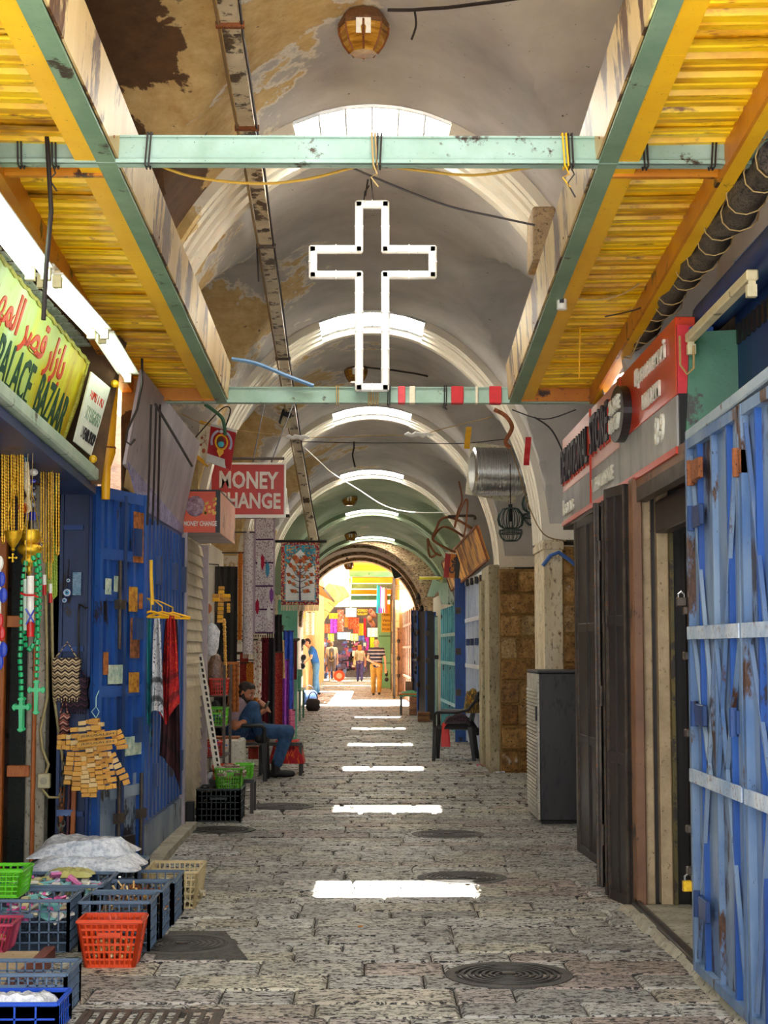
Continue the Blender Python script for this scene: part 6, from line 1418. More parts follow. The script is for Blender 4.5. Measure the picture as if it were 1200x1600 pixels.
open_box('basket', 'small orange basket behind the shell basket', 'basket', (-1.32, 14.4, .30), .16, .2, .12, CRO, nx=6, nz=3, taper=.1); open_box('basket', 'small bright lime basket behind the shell basket', 'basket', (-1.15, 14.5, .30), .16, .2, .12, CRL, nx=6, nz=3, taper=.1)
t = thing('low_table', 'low dark table behind the dark green crate', 'table', (-1.24, 14.45, 0)); MB().box(-1.44, -1.04, 14.3, 14.65, .27, .30).build('top', DARK, t)
for x in (-1.42, -1.06):
    for y in (14.32, 14.63): MB().box(x - .015, x + .015, y - .015, y + .015, 0, .27).build('leg', DARK, t)
a, b = at_y(326, 1205, 16.4), at_y(380, 1155, 16.4); t = thing('grey_case', 'pale grey case standing behind the low table by the chair', 'case', ((a.x + b.x) / 2, 16.4, a.z)); MB().box(a.x, b.x, 16.4, 16.75, a.z, b.z).build('body', grunge('pale grey case', '#a8a69c', '#c9c6ba', '#6a665c', sc=5), t, bevel=.02)
MB().box(a.x + .02, b.x - .05, 16.42, 16.7, b.z, b.z + .02).build('folded_cloth', RUST, t); t = thing('wooden_trestle', 'dark wooden box carrying the pale grey case', 'box', ((a.x + b.x) / 2, 16.5, 0)); MB().box(a.x, b.x, 16.38, 16.8, 0, a.z).build('box', DARK, t, bevel=.01)

# ------------------------------------------------------------------ lamps and wires under the vault
AMB = NT('amber glass'); _c = AMB.coords('object'); AMB.bsdf(AMB.ramp(AMB.noise(AMB.scale(_c, (6, 6, 40)), 1, 4, .6), [(.3, '#6a3c0e'), (.55, '#b8842c'), (.75, '#d8ba6a')]), .22); AMB = AMB.m
def vault_lamp(px, py, Y, w, zc, label):
    c = at_y(px, py, Y); t = thing('vault_lamp', label, 'lamp', tuple(c), 'amber lamps along the vault'); r = w / 2
    MB().lathe([(r * .55, .0), (r * .8, r * .35), (r * .98, r * .8), (r * 1.0, r * 1.1)], c, 8).build('glass', AMB, t)
    MB().lathe([(r * 1.04, r * 1.08), (r * 1.06, r * 1.25), (r * .8, r * 1.7), (r * .3, r * 1.95)], c, 8).build('cap', grunge('lamp brown', '#5a3a20', '#7a5230', '#2a180c', sc=20, coord='object'), t)
    for k in range(8): a = k * PI / 4; d = V((math.cos(a), math.sin(a), 0)); MB().tube([c + d * r * .57, c + d * r * .82 + V((0, 0, r * .35)), c + d * r + V((0, 0, r * .8)), c + d * r * 1.03 + V((0, 0, r * 1.1))], .006, 4).build('rib', RUST, t)
    MB().obox(c + V((0, -r * .92, r * .85)), (1, 0, 0), (0, 1, .35), (0, -.35, 1), r * .3, .004, r * .3).build('white_label', WAX, t)
    MB().cyl(c + V((0, 0, r * 1.9)), V((c.x, c.y, zc)), .02, n=8).build('stem', RUST, t)
for i, a in enumerate(((568, 84, 8.3, .26, 4.83), (556, 597, 17.2, .24, 4.5), (546, 790, 27.6, .26, 4.1), (548, 845, 33.2, .24, 3.92), (545, 890, 40.3, .24, 3.72))): vault_lamp(*a, 'amber glass lamp under the vault, %s from the camera' % ORD[i])
def z_of(x, y): return 0
def vw(*ps, gap=.05): return [(px, py, vault_pt(px, py, gap).y) for px, py in ps]
wire(vw((606, 16), (640, 16), (670, 14), (700, 12), (740, 7), (780, 2), (830, -6)), 8.4, .010, CORD, 'dark cable running right from the nearest vault lamp'); wire([(648, 18, vault_pt(648, 18).y), (650, 40, 8.0), (643, 62, 8.0)], 8.35, .006, CORD, 'short loose wire hanging under the nearest lamp cable'); wire(vw((572, 574), (590, 576), (610, 578), (630, 581), (650, 584), (668, 588)), 17.2, .010, CORD, 'dark cable running right from the second vault lamp')
wire([(228, 250), (300, 276), (400, 287), (480, 280), (560, 260), (585, 257), (650, 266), (740, 274), (830, 262), (905, 254)], 6.32, .006, plain('mustard cord', '#a8801c', .6), 'mustard cord looping under the near crossbeam', 'cord', 'cord')
wire([(538, 257), (620, 292), (700, 322), (780, 340), (836, 352)], 6.5, .005, CORD, 'thin dark wire sagging right below the near crossbeam'); wire([(362, 561), (400, 568), (450, 588), (490, 603)], 10.95, .014, plain('blue hose', '#6a8fb4', .4), 'blue grey hose above the far crossbeam, left of the cross', 'hose', 'hose')
wire([(300, 690), (345, 640), (360, 640), (352, 668)], 13.6, .006, CORD, 'dark wire looping above the banners'); wire([(404, 440), (402, 400), (398, 330)], 11.5, .006, CORD, 'dark wire hanging beside the cable trunking'); wire([(320, 632), (332, 640), (348, 655), (352, 680)], 13.5, .016, plain('green hose', '#3f6a4c', .5), 'green hose drooping behind the red banner', 'hose', 'hose')
wire([(470, 690), (560, 692), (640, 692), (720, 693), (790, 686)], 16.4, .005, CORD, 'thin dark wire straight across the street behind the banner string'); wire([(476, 700), (500, 722), (520, 740), (560, 765), (600, 790), (640, 800), (700, 801)], 19.5, .008, plain('white cable', '#c8c4ba', .5), 'white cable sagging from the trunking to the right wall')
wire([(835, 652), (862, 672), (882, 712)], 12.6, .007, CORD, 'dark cable falling to the red sign beyond the far crossbeam'); wire([(900, 640), (850, 655), (800, 640)], 12.0, .005, CORD, 'thin dark cable behind the far crossbeam at the right'); wire([(553, 690), (553, 700), (551, 712), (555, 730)], 21.8, .012, CORD, 'short knotted black wire hanging from the vault')
wire([(908, 380), (907, 480), (905, 590)], 9.2, .004, YEL, 'thin yellow cord hanging before the right canopy', 'cord', 'cord'); wire([(888, 465), (940, 468), (990, 450), (1025, 410)], 8.3, .005, CORDB, 'thin cord from the hanging bulb to the canopy edge', 'cord', 'cord'); wire([(945, 495), (990, 485), (1015, 475)], 8.5, .004, CORD, 'thin dark wire across the right canopy sheets')
t = thing('bulb_holder', 'white bulb holder hanging from the right canopy beam', 'lamp', tuple(at_y(878, 484, 8.3))); q = at_y(878, 484, 8.3); MB().cyl(q, q + V((0, 0, .085)), .028, n=14).build('holder', WAX, t, smooth=40, bevel=.003); MB().cyl(q + V((0, 0, .085)), q + V((0, 0, .11)), .014, n=10).build('cap', BLACKM, t); MB().cyl(q + V((0, 0, .11)), q + V((0, 0, .2)), .004, n=5).build('wire', CORD, t); MB().obox(q + V((-.004, -.028, .045)), (1, 0, 0), (0, 1, 0), (0, 0, 1), .012, .002, .014).build('mark', INK, t)
t = thing('meter_box', 'brown metal box above the right canopy, behind the cream fascia', 'box', (1.0, 9.1, 3.62)); a, b = at_y(833, 408, 9.0), at_y(868, 322, 9.0); MB().box(a.x, b.x, 9.0, 9.35, a.z, b.z).build('box', grunge('brown box', '#8a7050', '#b0946c', '#4a3824', sc=7), t, bevel=.01); MB().box(a.x + .02, b.x - .02, 8.99, 9.0, a.z + .03, b.z - .03).build('lid', grunge('brown box', '#8a7050', '#b0946c'), t, bevel=.004)
# plate with flexible aluminium duct, wire lanterns, streamers
t = thing('flexible_duct', 'corrugated aluminium duct on a cream square plate by the right arches', 'duct', tuple(at_y(770, 785, 17.0)))
c = at_y(772, 737, 17.0); MB().sheet(lambda u, v: at_y(*(V((727, 772)).lerp(V((806, 786)), u).lerp(V((735, 690)).lerp(V((810, 700)), u), v)), 17.3), 1, 1, (0, .02, 0)).build('plate', grunge('cream plate', '#d0c6a4', '#e6dec4', '#8f7f58', sc=6), t)
ps = [c + V((x, .1 * x, 0)) for x in [-.24 + .012 * i for i in range(46)]]; MB().tube(ps, [(.26 - .012 * (i % 2)) * min(1, .8 + .1 * i) for i in range(46)], 24).build('duct', ALU, t, smooth=20)
def lantern(px, py, Y, s, label):
    c = at_y(px, py, Y); t = thing('wire_lantern', label, 'lantern', tuple(c), 'wire lanterns by the right arches'); G = plain('dark green wire', '#22362c', .5)
    for k in range(14):
        a = k * 2 * PI / 14; d = V((math.cos(a), math.sin(a), 0)); MB().tube([c + d * r * s + V((0, 0, z * s)) for r, z in ((.03, .34), (.08, .33), (.12, .28), (.135, .22), (.12, .16), (.08, .13))], .005 * s * 1.3, 4).build('wire', G, t)
        MB().tube([c + d * r * s + V((0, 0, z * s)) for r, z in ((.115, .12), (.12, .08), (.1, .03), (.07, 0))], .004 * s, 4).build('wire', G, t)
    for r, z in ((.08, .13), (.12, .11), (.12, .075), (.07, 0), (.03, .34)): MB().tube([c + V((r * s * math.cos(k * PI / 9), r * s * math.sin(k * PI / 9), z * s)) for k in range(18)], .006 * s, 4, closed=True).build('ring', G, t)
    MB().cyl(c + V((0, 0, .2 * s)), c + V((0, 0, .38 * s)), .022 * s, n=8).build('socket', BLACKM, t); MB().cyl(c + V((0, 0, .38 * s)), c + V((0, 0, .8 * s)), .005, n=5).build('wire_drop', CORD, t)
lantern(798, 845, 16.2, .98, 'dark wire cage lantern hanging lower, before the stone pier'); lantern(836, 820, 16.2, .98, 'dark wire cage lantern hanging higher, against the nearer pier')
o = MB().sheet(lambda u, v: at_y(725 + 9 * u + 3 * v, 701 - 34 * v, 14.2) + V((0, .02 * math.sin(6 * v), 0)), 2, 8, (0, .003, 0)).build('yellow_streamer', YC); tag(o, 'yellow streamer hanging from the banner string', 'streamer')
o = MB().sheet(lambda u, v: at_y(818 + 9 * u + 3 * v, 727 - 44 * v, 13.2) + V((0, .02 * math.sin(6 * v), 0)), 2, 8, (0, .003, 0)).build('red_streamer', RED); tag(o, 'red streamer hanging before the nearer right arch', 'streamer')
o = MB().sheet(lambda u, v: at_y(441 + 7 * u + 4 * (1 - v), 803 - 40 * v, 15.4) + V((0, .02 * math.sin(6 * v), 0)), 2, 8, (0, .003, 0)).build('white_streamer', WAX); tag(o, 'white strip hanging beside the large money change sign', 'streamer')
wire([(772, 640), (790, 650), (800, 668), (790, 690), (797, 700)], 11.2, .016, RUST, 'bunch of rusty wire hanging at the far crossbeam, right end'); wire([(797, 700), (810, 735), (826, 790), (850, 835), (884, 845)], 14.3, .006, plain('tan cable', '#8f744c', .7), 'tan cable sagging past the wire lanterns to the pier')
o = MB().tube([at_y(848, 884, 14.42), at_y(860, 868, 14.42), at_y(873, 863, 14.42), at_y(890, 875, 14.42), at_y(908, 892, 14.42)], .018, 8).build('blue_pipe', plain('blue pipe', '#2a58a0', .4), smooth=60); tag(o, 'bent blue pipe strapped round the nearer stone pier', 'pipe')
# ------------------------------------------------------------------ right side beyond the piers
def chair(name, label, loc, rz, seat_h=.43, mat=BLACKM):
    """plastic armchair facing +x before turning"""
    t = thing(name, label, 'chair', loc, None); L = V(loc)
    MB().sheet(lambda u, v: L + V((-.22 + .46 * u, -.23 + .46 * v, seat_h - .02 * math.sin(PI * v) - .015 * (1 - u))), 6, 6, (0, 0, -.02)).build('seat', mat, t, smooth=50)
    MB().sheet(lambda u, v: L + V((-.22 - .10 * v - .03 * math.cos((u - .5) * PI) + .03, -.23 + .46 * u, seat_h + .02 + .44 * v * (1 - .12 * (2 * u - 1) ** 2))), 10, 8, (-.02, 0, 0)).build('backrest', mat, t, smooth=50)
    for s in (-1, 1):
        MB().tube([L + V(p) for p in ((-.33, s * .2, seat_h + .44), (-.30, s * .25, seat_h + .34), (-.2, s * .265, seat_h + .22), (-.05, s * .27, seat_h + .19), (.2, s * .27, seat_h + .19), (.24, s * .265, seat_h + .16), (.24, s * .26, seat_h))], .022, 8).build('arm', mat, t, smooth=60)
        for x, dx in ((.23, .02), (-.22, -.06)): p = L + V((x, s * .24, seat_h)); q = L + V((x + dx, s * .26, 0)); MB().hexa([q + V((-.022, -.018, 0)), q + V((.022, -.018, 0)), q + V((.022, .018, 0)), q + V((-.022, .018, 0)), p + V((-.03, -.022, 0)), p + V((.03, -.022, 0)), p + V((.03, .022, 0)), p + V((-.03, .022, 0))]).build('leg', mat, t, bevel=.006)
    t.rotation_euler = (0, 0, rz); return t
chair('armchair', 'black plastic armchair heaped with clothes before the white barred gate', (1.09, 21.2, 0), PI - .15, .44)
def drape(c, w, d, zt, drop, mat, label, seed, nm='clothing', cat='clothing', grp='clothes on the right armchair'):
    rr = random.Random(seed); ph = rr.uniform(0, 6)
    def fn(u, v):
        x, y = (u - .5) * w, (v - .5) * d; e = max(abs(u - .5) * 2, abs(v - .5) * 2)
        return V(c) + V((x * (1 - .12 * e), y * (1 - .1 * e), zt + .05 * math.sin(5 * u + ph) * math.cos(4 * v + ph) * (1 - e) - drop * max(0, e - .55) ** 1.5 * 3.0))
    o = MB().sheet(fn, 16, 14, (0, 0, -.008)).build(nm, mat, smooth=60); tag(o, label, cat, grp)
FLOR = m_carpet('yellow flowered cloth', '#4a3a1c', '#c89a1c', '#8a3a1c', 9, 9)
drape((1.16, 21.15, 0), .5, .5, .53, .12, NAVY, 'dark blue clothes heaped on the seat of the armchair', 3)
drape((1.31, 21.12, 0), .22, .5, .90, .30, FLOR, 'yellow and brown flowered cloth over the back of the armchair', 4)
drape((.96, 21.05, 0), .14, .3, .50, .34, REDW, 'red cloth hanging off the seat front of the armchair', 5)
drape((1.12, 21.1, 0), .4, .4, .58, .1, m_carpet('dark print cloth', '#231c24', '#5a3040', '#15121a', 8, 8), 'dark printed cloth lying on top of the clothes heap', 6)
t = thing('awning_sign', 'rusty orange shop awning sign above the white barred gate', 'sign', (1.35, 23.8, 2.5))
nb, nt, fb, ft = V((1.5, 20.72, 2.6)), V((1.36, 20.72, 3.04)), V((1.34, 27, 2.43)), V((1.18, 27, 2.9)); d = V((.03, 0, .01))
ORS = rusty('orange sign sheet', '#d8860e', '#ecc06a', '#9a3c0c', sc=2.2, amount=.46, stretch=(1, 1, .4))
for k in range(5):
    a, b = k / 5, (k + .97) / 5; MB().hexa([nb.lerp(fb, a), nb.lerp(fb, b), nb.lerp(fb, b) + d, nb.lerp(fb, a) + d, nt.lerp(ft, a), nt.lerp(ft, b), nt.lerp(ft, b) + d, nt.lerp(ft, a) + d]).build('panel', ORS, t)
for a, b in ((nb, fb), (nt, ft), (nb, nt), (fb, ft)): MB().bar(a, b, .03, .03).build('frame', RUST, t)
a, b = at_y(693, 902, 24.2), at_y(717, 864, 24.2); t = thing('striped_board', 'small hanging board striped red, orange and black beside the orange awning sign', 'sign', ((a.x + b.x) / 2, 24.2, a.z)); w = b.x - a.x
for k, (x0, x1, c) in enumerate(((0, .34, '#b3241c'), (.34, .7, '#e0801c'), (.7, 1, '#2c2a26'))): MB().hexa([(a.x + w * x0, 24.2, a.z - .02 * x0), (a.x + w * x1, 24.2, a.z - .02 * x1), (a.x + w * x1, 24.23, a.z - .02 * x1), (a.x + w * x0, 24.23, a.z - .02 * x0), (a.x + w * x0 + .03, 24.2, b.z), (a.x + w * x1 + .03, 24.2, b.z - .03), (a.x + w * x1 + .03, 24.23, b.z - .03), (a.x + w * x0 + .03, 24.23, b.z)]).build('stripe', plain('board ' + c, c, .5), t)
words('Cafe', .1, INK, t, 'lettering', ((a.x + b.x) / 2 + .03, 24.19, (a.z + b.z) / 2), (.25, 0, 1), (-1, 0, .25), .004, bold=.03, fit=(.26, .09)); MB().bar((a.x + .03, 24.21, b.z + .01), (b.x + .05, 24.21, b.z - .02), .02, .02).build('frame', WAX, t)
for k, (path, Y, lab) in enumerate((([(742, 829), (720, 815), (700, 808), (688, 813), (682, 826), (676, 842), (690, 853), (712, 863)], 22.5, 'rusty bent awning hoop nearest the right piers'), ([(728, 841), (710, 829), (694, 823), (684, 829), (676, 842)], 24.0, 'rusty bent awning hoop in the middle of three'), ([(690, 868), (680, 864), (672, 852), (668, 842), (672, 870), (684, 864)], 27.0, 'smaller rusty hoop farther down the right side'))):
    wire(path, Y, .018, RUST, lab, 'awning_hoop', 'hoop', 'rusty awning hoops', 7)
wire([(700, 807), (738, 806), (742, 812)], 22.0, .02, IRON, 'dark iron bar above the awning hoops', 'iron_bar', 'bar'); wire([(717, 752), (722, 780), (715, 800), (710, 825), (718, 800), (730, 780), (728, 820), (724, 840)], 21.6, .012, RUST, 'tangle of rusty wires below the aluminium duct')
tube_lamp(tuple(at_y(656, 903, 29)), tuple(at_y(691, 903, 28.6)), None, 'old yellow tube lamp housing far down on the right', body=rusty('yellow lamp enamel', '#b8a41c', '#d8c83a', '#5a4a10', sc=5), n=1, refl=True)
WG = rusty('green white sheet', '#a9ccb0', '#dfeae0', '#4a7a58', sc=2, amount=.42, stretch=(1, 1, .3))
for pl, Y, lab in (([(667, 932), (676, 905), (690, 912), (676, 932)], 29.5, 'pale green torn awning sheet, left of a pair'), ([(683, 918), (702, 908), (712, 945), (690, 944)], 29.0, 'pale green torn awning sheet, right of a pair')):
    P = [at_y(*p, Y) for p in pl]; m = MB().bar(P[1], V((1.6, P[1].y, P[1].z)), .03, .03).bar(P[2], V((1.6, P[2].y, P[2].z)), .03, .03).hexa([P[0], P[3], P[3] + V((.03, .1, 0)), P[0] + V((.03, .1, 0)), P[1], P[2], P[2] + V((.03, .1, 0)), P[1] + V((.03, .1, 0))]); tag(m.build('awning_sheet', WG), lab, 'awning', 'torn awning sheets')
t = thing('bag_string', 'long string of small dark bags hanging by the dark door leaves', 'bags', tuple(at_y(656, 1060, 36)))
rr = random.Random(8)
for i in range(26): p = at_y(650 + rr.uniform(0, 12) * (1 if i < 16 else .7) + (2 if i < 6 else 0), 930 + i * 5, 36 + rr.uniform(-.2, .2)); MB().ball(p, (.06, .05, .06), 7, 5).build('bag', plain('dark bag %d' % (i % 4), ['#1d1a1a', '#2c2422', '#4a3c34', '#23282a'][i % 4], .5), t)
t = thing('trestle_table', 'small table under a green cloth far down on the right', 'table', tuple(at_z(640, 1117, 0))); a, b = at_y(624, 1083, 35.5), at_y(657, 1080, 35.5)
MB().box(a.x, b.x, 35.3, 36.0, a.z - .03, a.z).build('top', WOOD, t)
for x in (a.x + .04, b.x - .04):
    for y in (35.34, 35.95): MB().box(x - .02, x + .02, y - .02, y + .02, 0, a.z - .03).build('leg', DARK, t)
drape(((a.x + b.x) / 2, 35.65, 0), .56, .8, a.z + .03, .1, m_carpet('green cloth', '#5a9a6a', '#7ab48a', '#3a6a4a', 4, 4), 'green cloth covering the small table', 7, 'table_cloth', 'cloth', None)
def wbox(px0, px1, py0, py1, d, label):
    a = at_z((px0 + px1) / 2, py1, 0); A, B = at_y(px0, py1, a.y), at_y(px1, py0, a.y); t = thing('wooden_box', label, 'box', (a.x, a.y, 0), 'wooden boxes on the right'); n = 3
    for k in range(n): z0 = B.z * k / n; MB().box(A.x, B.x, a.y, a.y + d, z0 + .005, B.z * (k + 1) / n - .005).build('plank', grunge('box wood', '#7a4a2c', '#9a6a42', '#3a2014', sc=6), t)
wbox(640, 659, 1089, 1118, .4, 'taller wooden box beside the green table'); wbox(653, 672, 1113, 1128, .4, 'low wooden box nearest the camera on the right')
q = at_y(639, 1079, 35.6); tag(MB().box(q.x - .08, q.x + .08, 35.55, 35.8, q.z, q.z + .2).build('carton', grunge('carton', '#6a4a34', '#8a6448', '#3a2a1c', sc=6), bevel=.005), 'small brown carton on the green table', 'carton')
for nm, px, py, r, c, lab in (('leaf_litter', 705, 1249, .045, '#4a3a30', 'curled dark scrap lying on the paving right of the sunlit patches'), ('red_scrap', 752, 1198, .06, '#b0485a', 'pink red scrap on the ground by the lattice gate pier'), ('paper_scrap', 782, 1209, .05, '#c8ccd4', 'pale paper scrap on the ground at the foot of the stone pier'), ('bottle_cap', 563, 1451, .012, '#b8781c', 'tiny orange cap on the paving beyond the drain grate')):
    g = at_z(px, py, 0); o = MB().sheet(lambda u, v: (g.x + (u - .5) * r * 2, g.y + (v - .5) * r * 2, .008 + r * .35 * abs(math.sin(3 * u + 2 * v))), 4, 4, (0, 0, .004)).build(nm, plain('litter ' + c, c, .7)); tag(o, lab, 'litter')
g = at_z(769, 1203, 0); o = MB().box(g.x - .02, g.x + .02, g.y - .02, g.y + .02, 0, .2).build('iron_stub', BLACKM, bevel=.004); tag(o, 'black iron stub at the foot of the rendered pier', 'post')
# ------------------------------------------------------------------ left side beyond the textiles
t = thing('green_stall', 'green metal stall table with boxes beyond the textiles', 'table', tuple(at_z(460, 1126, 0))); MINT = rusty('stall green', '#3f7a5c', '#6aa886', '#1f3a2c', sc=4); a, b = at_y(453, 1078, 32.5), at_y(471, 1074, 32.5)
MB().box(a.x - .1, b.x, 32.4, 34.2, a.z - .03, a.z + .01).build('top', MINT, t)
for x in (a.x, b.x - .03):
    for y in (32.45, 34.15): MB().box(x - .02, x + .02, y - .02, y + .02, 0, a.z - .03).build('leg', MINT, t)
for k, (px0, px1, py0, py1, c, lab) in enumerate(((457, 470, 1056, 1077, '#5a9a7a', 'mint green box on the green stall table, lower'), (462, 472, 1046, 1057, '#6fb08a', 'mint green box on the green stall table, upper'))): A, B = at_y(px0, py1, 32.8), at_y(px1, py0, 32.8); tag(MB().box(A.x, B.x, 32.8, 33.2, max(A.z, a.z + .012), B.z).build('box', plain('mint box ' + c, c, .5), bevel=.006), lab, 'box')
t = thing('bag_bunch', 'bunch of black bags hanging before the man in the blue shirt', 'bags', tuple(at_y(471, 1046, 41)))
for i in range(16): MB().ball(at_y(463 + rr.uniform(0, 13), 1003 + i * 2.7, 41 + rr.uniform(-.3, .3)), (.07, .06, .08), 8, 5).build('bag', plain('black bag', '#17161a', .5), t)
for px, py, r, c, lab in ((483, 1098, .22, '#24406e', 'dark blue rucksack standing on the paving by the man in blue'), (489, 1108, .17, '#3a3232', 'dark wicker basket on the paving by the blue rucksack')): g = at_z(px, py + 3, 0); t = thing('rucksack' if r > .2 else 'wicker_basket', lab, 'bag' if r > .2 else 'basket', (g.x, g.y, 0)); MB().lathe([(r * .7, 0), (r, .08), (r * .95, .3 * r / .17 * .8), (r * .6, .36 * r / .17 * .8)], (g.x, g.y, 0), 14).build('body', grunge('bag ' + c, c, c, '#14141a', sc=20), t, smooth=50); MB().tube([V((g.x + r * .6 * math.cos(k), g.y, .28 + r * math.sin(k))) for k in [i * PI / 8 for i in range(9)]], .015, 6).build('handle', CORD, t)
GL = 'goods along the left wall of the far street'
for k, (x0, x1, y0, y1, Y, m_, lab) in enumerate(((461, 468, 968, 990, 43.0, KIL, 'orange printed cloth by the stone arch, upper'), (461, 470, 984, 1000, 44.0, m_carpet('magenta cloth', '#c8287a', '#d85a98', '#8a1a50', 2, 3), 'magenta cloth below the orange printed one'), (472, 491, 956, 992, 46.0, m_carpet('cream lace', '#d8cdb4', '#b09a7a', '#8a6a4a', 8, 10), 'cream lace cloth hanging under the tree rug'), (466, 476, 955, 966, 45.0, YC, 'yellow bag under the tree rug'), (464, 474, 1003, 1020, 46.5, m_carpet('rose cloth', '#b83a6a', '#c86a8a', '#7a1a3a', 2, 3), 'rose red cloth behind the man in blue'))): cloth(x0, x1, y0, y1, Y, m_, lab, 'textile', 'textile', 2, .03, grp=GL)
# ------------------------------------------------------------------ the far shop front
GB = 'goods on the far shop front'; Yb = 80.5
for k, (x0, x1, y0, y1, c, c2, lab) in enumerate(((516, 527, 967, 989, '#8a2a9a', '#b05ac0', 'purple cloth on the far shop front'), (506, 516, 975, 989, '#c8482a', '#e09a4a', 'orange red cloth left of the purple one'), (527, 537, 953, 987, '#b8583a', '#e8c8b0', 'brick red printed hanging with pale rings'), (514, 528, 958, 967, '#c89a1c', '#8a6a1c', 'mustard cloth above the purple one'), (538, 544, 960, 980, '#c87a2a', '#7a3a1c', 'narrow brown orange hanging under the pale poster'), (544, 552, 964, 983, '#a84a2a', '#d88a4a', 'rust coloured printed hanging cloth'), (552, 561, 965, 990, '#c83a1c', '#e8904a', 'bright orange red hanging in the middle'), (561, 568, 974, 993, '#e0b01c', '#b8781c', 'yellow hanging right of the orange red one'), (568, 572, 966, 998, '#c01c2a', '#d84a4a', 'narrow scarlet hanging by the yellow one'), (571, 576, 996, 1016, '#d81c9a', '#e86ac0', 'magenta scarf hanging by the striped shirt man'), (578, 585, 996, 1014, '#b8c81c', '#90a01c', 'lime scarf hanging by the striped shirt man'), (574, 590, 981, 995, '#e8e2da', '#d8b8b0', 'white notice on the far shop front'), (540, 557, 950, 964, '#dcdcd8', '#a8a8a4', 'pale poster high on the far shop front'), (527, 541, 988, 999, '#8fb0c8', '#e2e8ea', 'pale blue cloths below the brick red hanging'), (541, 548, 988, 1000, '#e8e6da', '#c0c8a0', 'cream bag in the row below the hangings'), (548, 560, 990, 1001, '#c8d070', '#e8e6d0', 'pale lime bags in the row below the hangings'), (560, 570, 993, 1002, '#3a4a90', '#8a90c0', 'blue bags in the row below the hangings'), (512, 522, 990, 1002, '#d8c82a', '#3a7ab0', 'yellow and blue bags at the left of the row'))):
    cloth(x0, x1, y0, y1, Yb + .1 * (k % 3), m_carpet('far %d' % k, c, c2, c, 3, 5), lab, 'textile', 'textile', 2, .03, grp=GB)
t = thing('gallery_sign', 'brown sign with yellow gallery lettering on the far shop front', 'sign', tuple(at_y(566, 963, 80))); a, b = at_y(557, 963, 80), at_y(576, 950, 80); MB().box(a.x, b.x, 80, 80.05, a.z, b.z).build('panel', plain('sign brown', '#4a2c14', .6), t)
for s_, k in (('CORSO', .7), ('GALLERY', .3)): words(s_, .2, YEL, t, 'lettering', ((a.x + b.x) / 2, 79.98, a.z + (b.z - a.z) * k), (1, 0, 0), (0, 0, 1), .02, bold=.02, fit=((b.x - a.x) * .85, (b.z - a.z) * .3))
t = thing('brown_bags', 'brown leather bags hanging at the top right of the far shop front', 'bags', tuple(at_y(582, 980, 80))); q = at_y(582, 953, 80); MB().cyl(q, (q.x, 82.65, q.z), .02, n=6).build('rod', IRON, t)
for i in range(7): MB().ball(at_y(576 + rr.uniform(0, 13), 955 + i * 3.6, 80 + rr.uniform(-.2, .2)), (.14, .1, .13), 7, 5).build('bag', plain('brown bag %d' % (i % 2), ['#7a3c1c', '#9a5a30'][i % 2], .5), t)
def display(px0, px1, py0, py1, Y, cols, n, label, seed, cat='souvenirs'):
    r2 = random.Random(seed); m = MB(); ms = [plain('goods ' + c, c, .5) for c in cols]
    for i in range(n): p = at_y(r2.uniform(px0, px1), r2.uniform(py0, py1), Y + r2.uniform(-.5, .5)); m.cur = r2.randrange(len(ms)); m.obox(p, (1, r2.uniform(-.3, .3), 0), (0, 1, 0), (0, 0, 1), r2.uniform(.03, .12), .05, r2.uniform(.03, .14))
    stuff(m.build('souvenir_display', ms), label, cat)
display(536, 572, 1003, 1046, 79, ['#3a2a24', '#8a2a3a', '#c8a04a', '#4a5a8a', '#d8c8b0', '#6a3a6a', '#20242a', '#b85a7a'], 260, 'crowded small souvenirs on the far shop front', 40); display(500, 514, 1000, 1060, 77, ['#2a3a6a', '#3a2a3a', '#5a7ab0', '#8a4a3a', '#1c2030', '#a8b0c8'], 110, 'dark blue clothes and goods left of the far shop front', 41); display(514, 540, 1020, 1058, 78.5, ['#4a3a5a', '#2a2a3a', '#8a5a6a', '#6a7aa0'], 90, 'dim goods behind the man with the rucksack', 42)
t = thing('beach_ball', 'orange round sign leaning by the man with the rucksack', 'disc', tuple(at_z(531, 1048, 0) * 1)); q = at_y(530, 1043, 71.5); q2 = V((q.x, 71.5, .26)); MB().cyl(q2, q2 + V((0, .06, 0)), .25, n=20).build('disc', plain('disc orange', '#d8542a', .5), t); MB().cyl(q2 - V((0, .01, 0)), q2, .13, n=16).build('centre', plain('disc pale', '#e8b8a0', .5), t)
bpy.data.objects['beach_ball'].name = 'round_sign'
# mint shop door with yellow notice
t = thing('mint_shutter', 'mint green shop door with a yellow notice at the far right', 'door', tuple(at_y(600, 1072, 60)))
a, b = at_y(590, 1072, 60), at_y(614, 946, 60); MB().box(a.x, b.x, 60, 60.08, 0, b.z).build('panel', rusty('mint door', '#7ac8a4', '#98d8b8', '#4a8a6a', sc=1.5, amount=.3), t)
for z in (.9, 1.9): MB().box(a.x + .05, b.x - .02, 59.97, 60, z, z + .06).build('rail', MINT, t)
A, B = at_y(596, 988, 59.9), at_y(611, 949, 59.9); MB().box(A.x, B.x, 59.9, 59.96, A.z, B.z).build('notice', plain('notice yellow', '#e8c84a', .6), t)
for s_, k in (('Visite', .88), ('ITALIANO', .7), ('Visite', .48), ('FRANCAIS', .3), ('POLSKI', .12)): words(s_, .2, RUST, t, 'lettering', ((A.x + B.x) / 2, 59.89, A.z + (B.z - A.z) * k), (1, 0, 0), (0, 0, 1), .01, bold=.02, fit=((B.x - A.x) * .8, .09))
A, B = at_y(604, 957, 58), at_y(613, 944, 58); tag(MB().box(A.x, B.x, 58, 58.04, A.z, B.z).build('small_sign', YC), 'small yellow and white sign above the mint green door', 'sign')
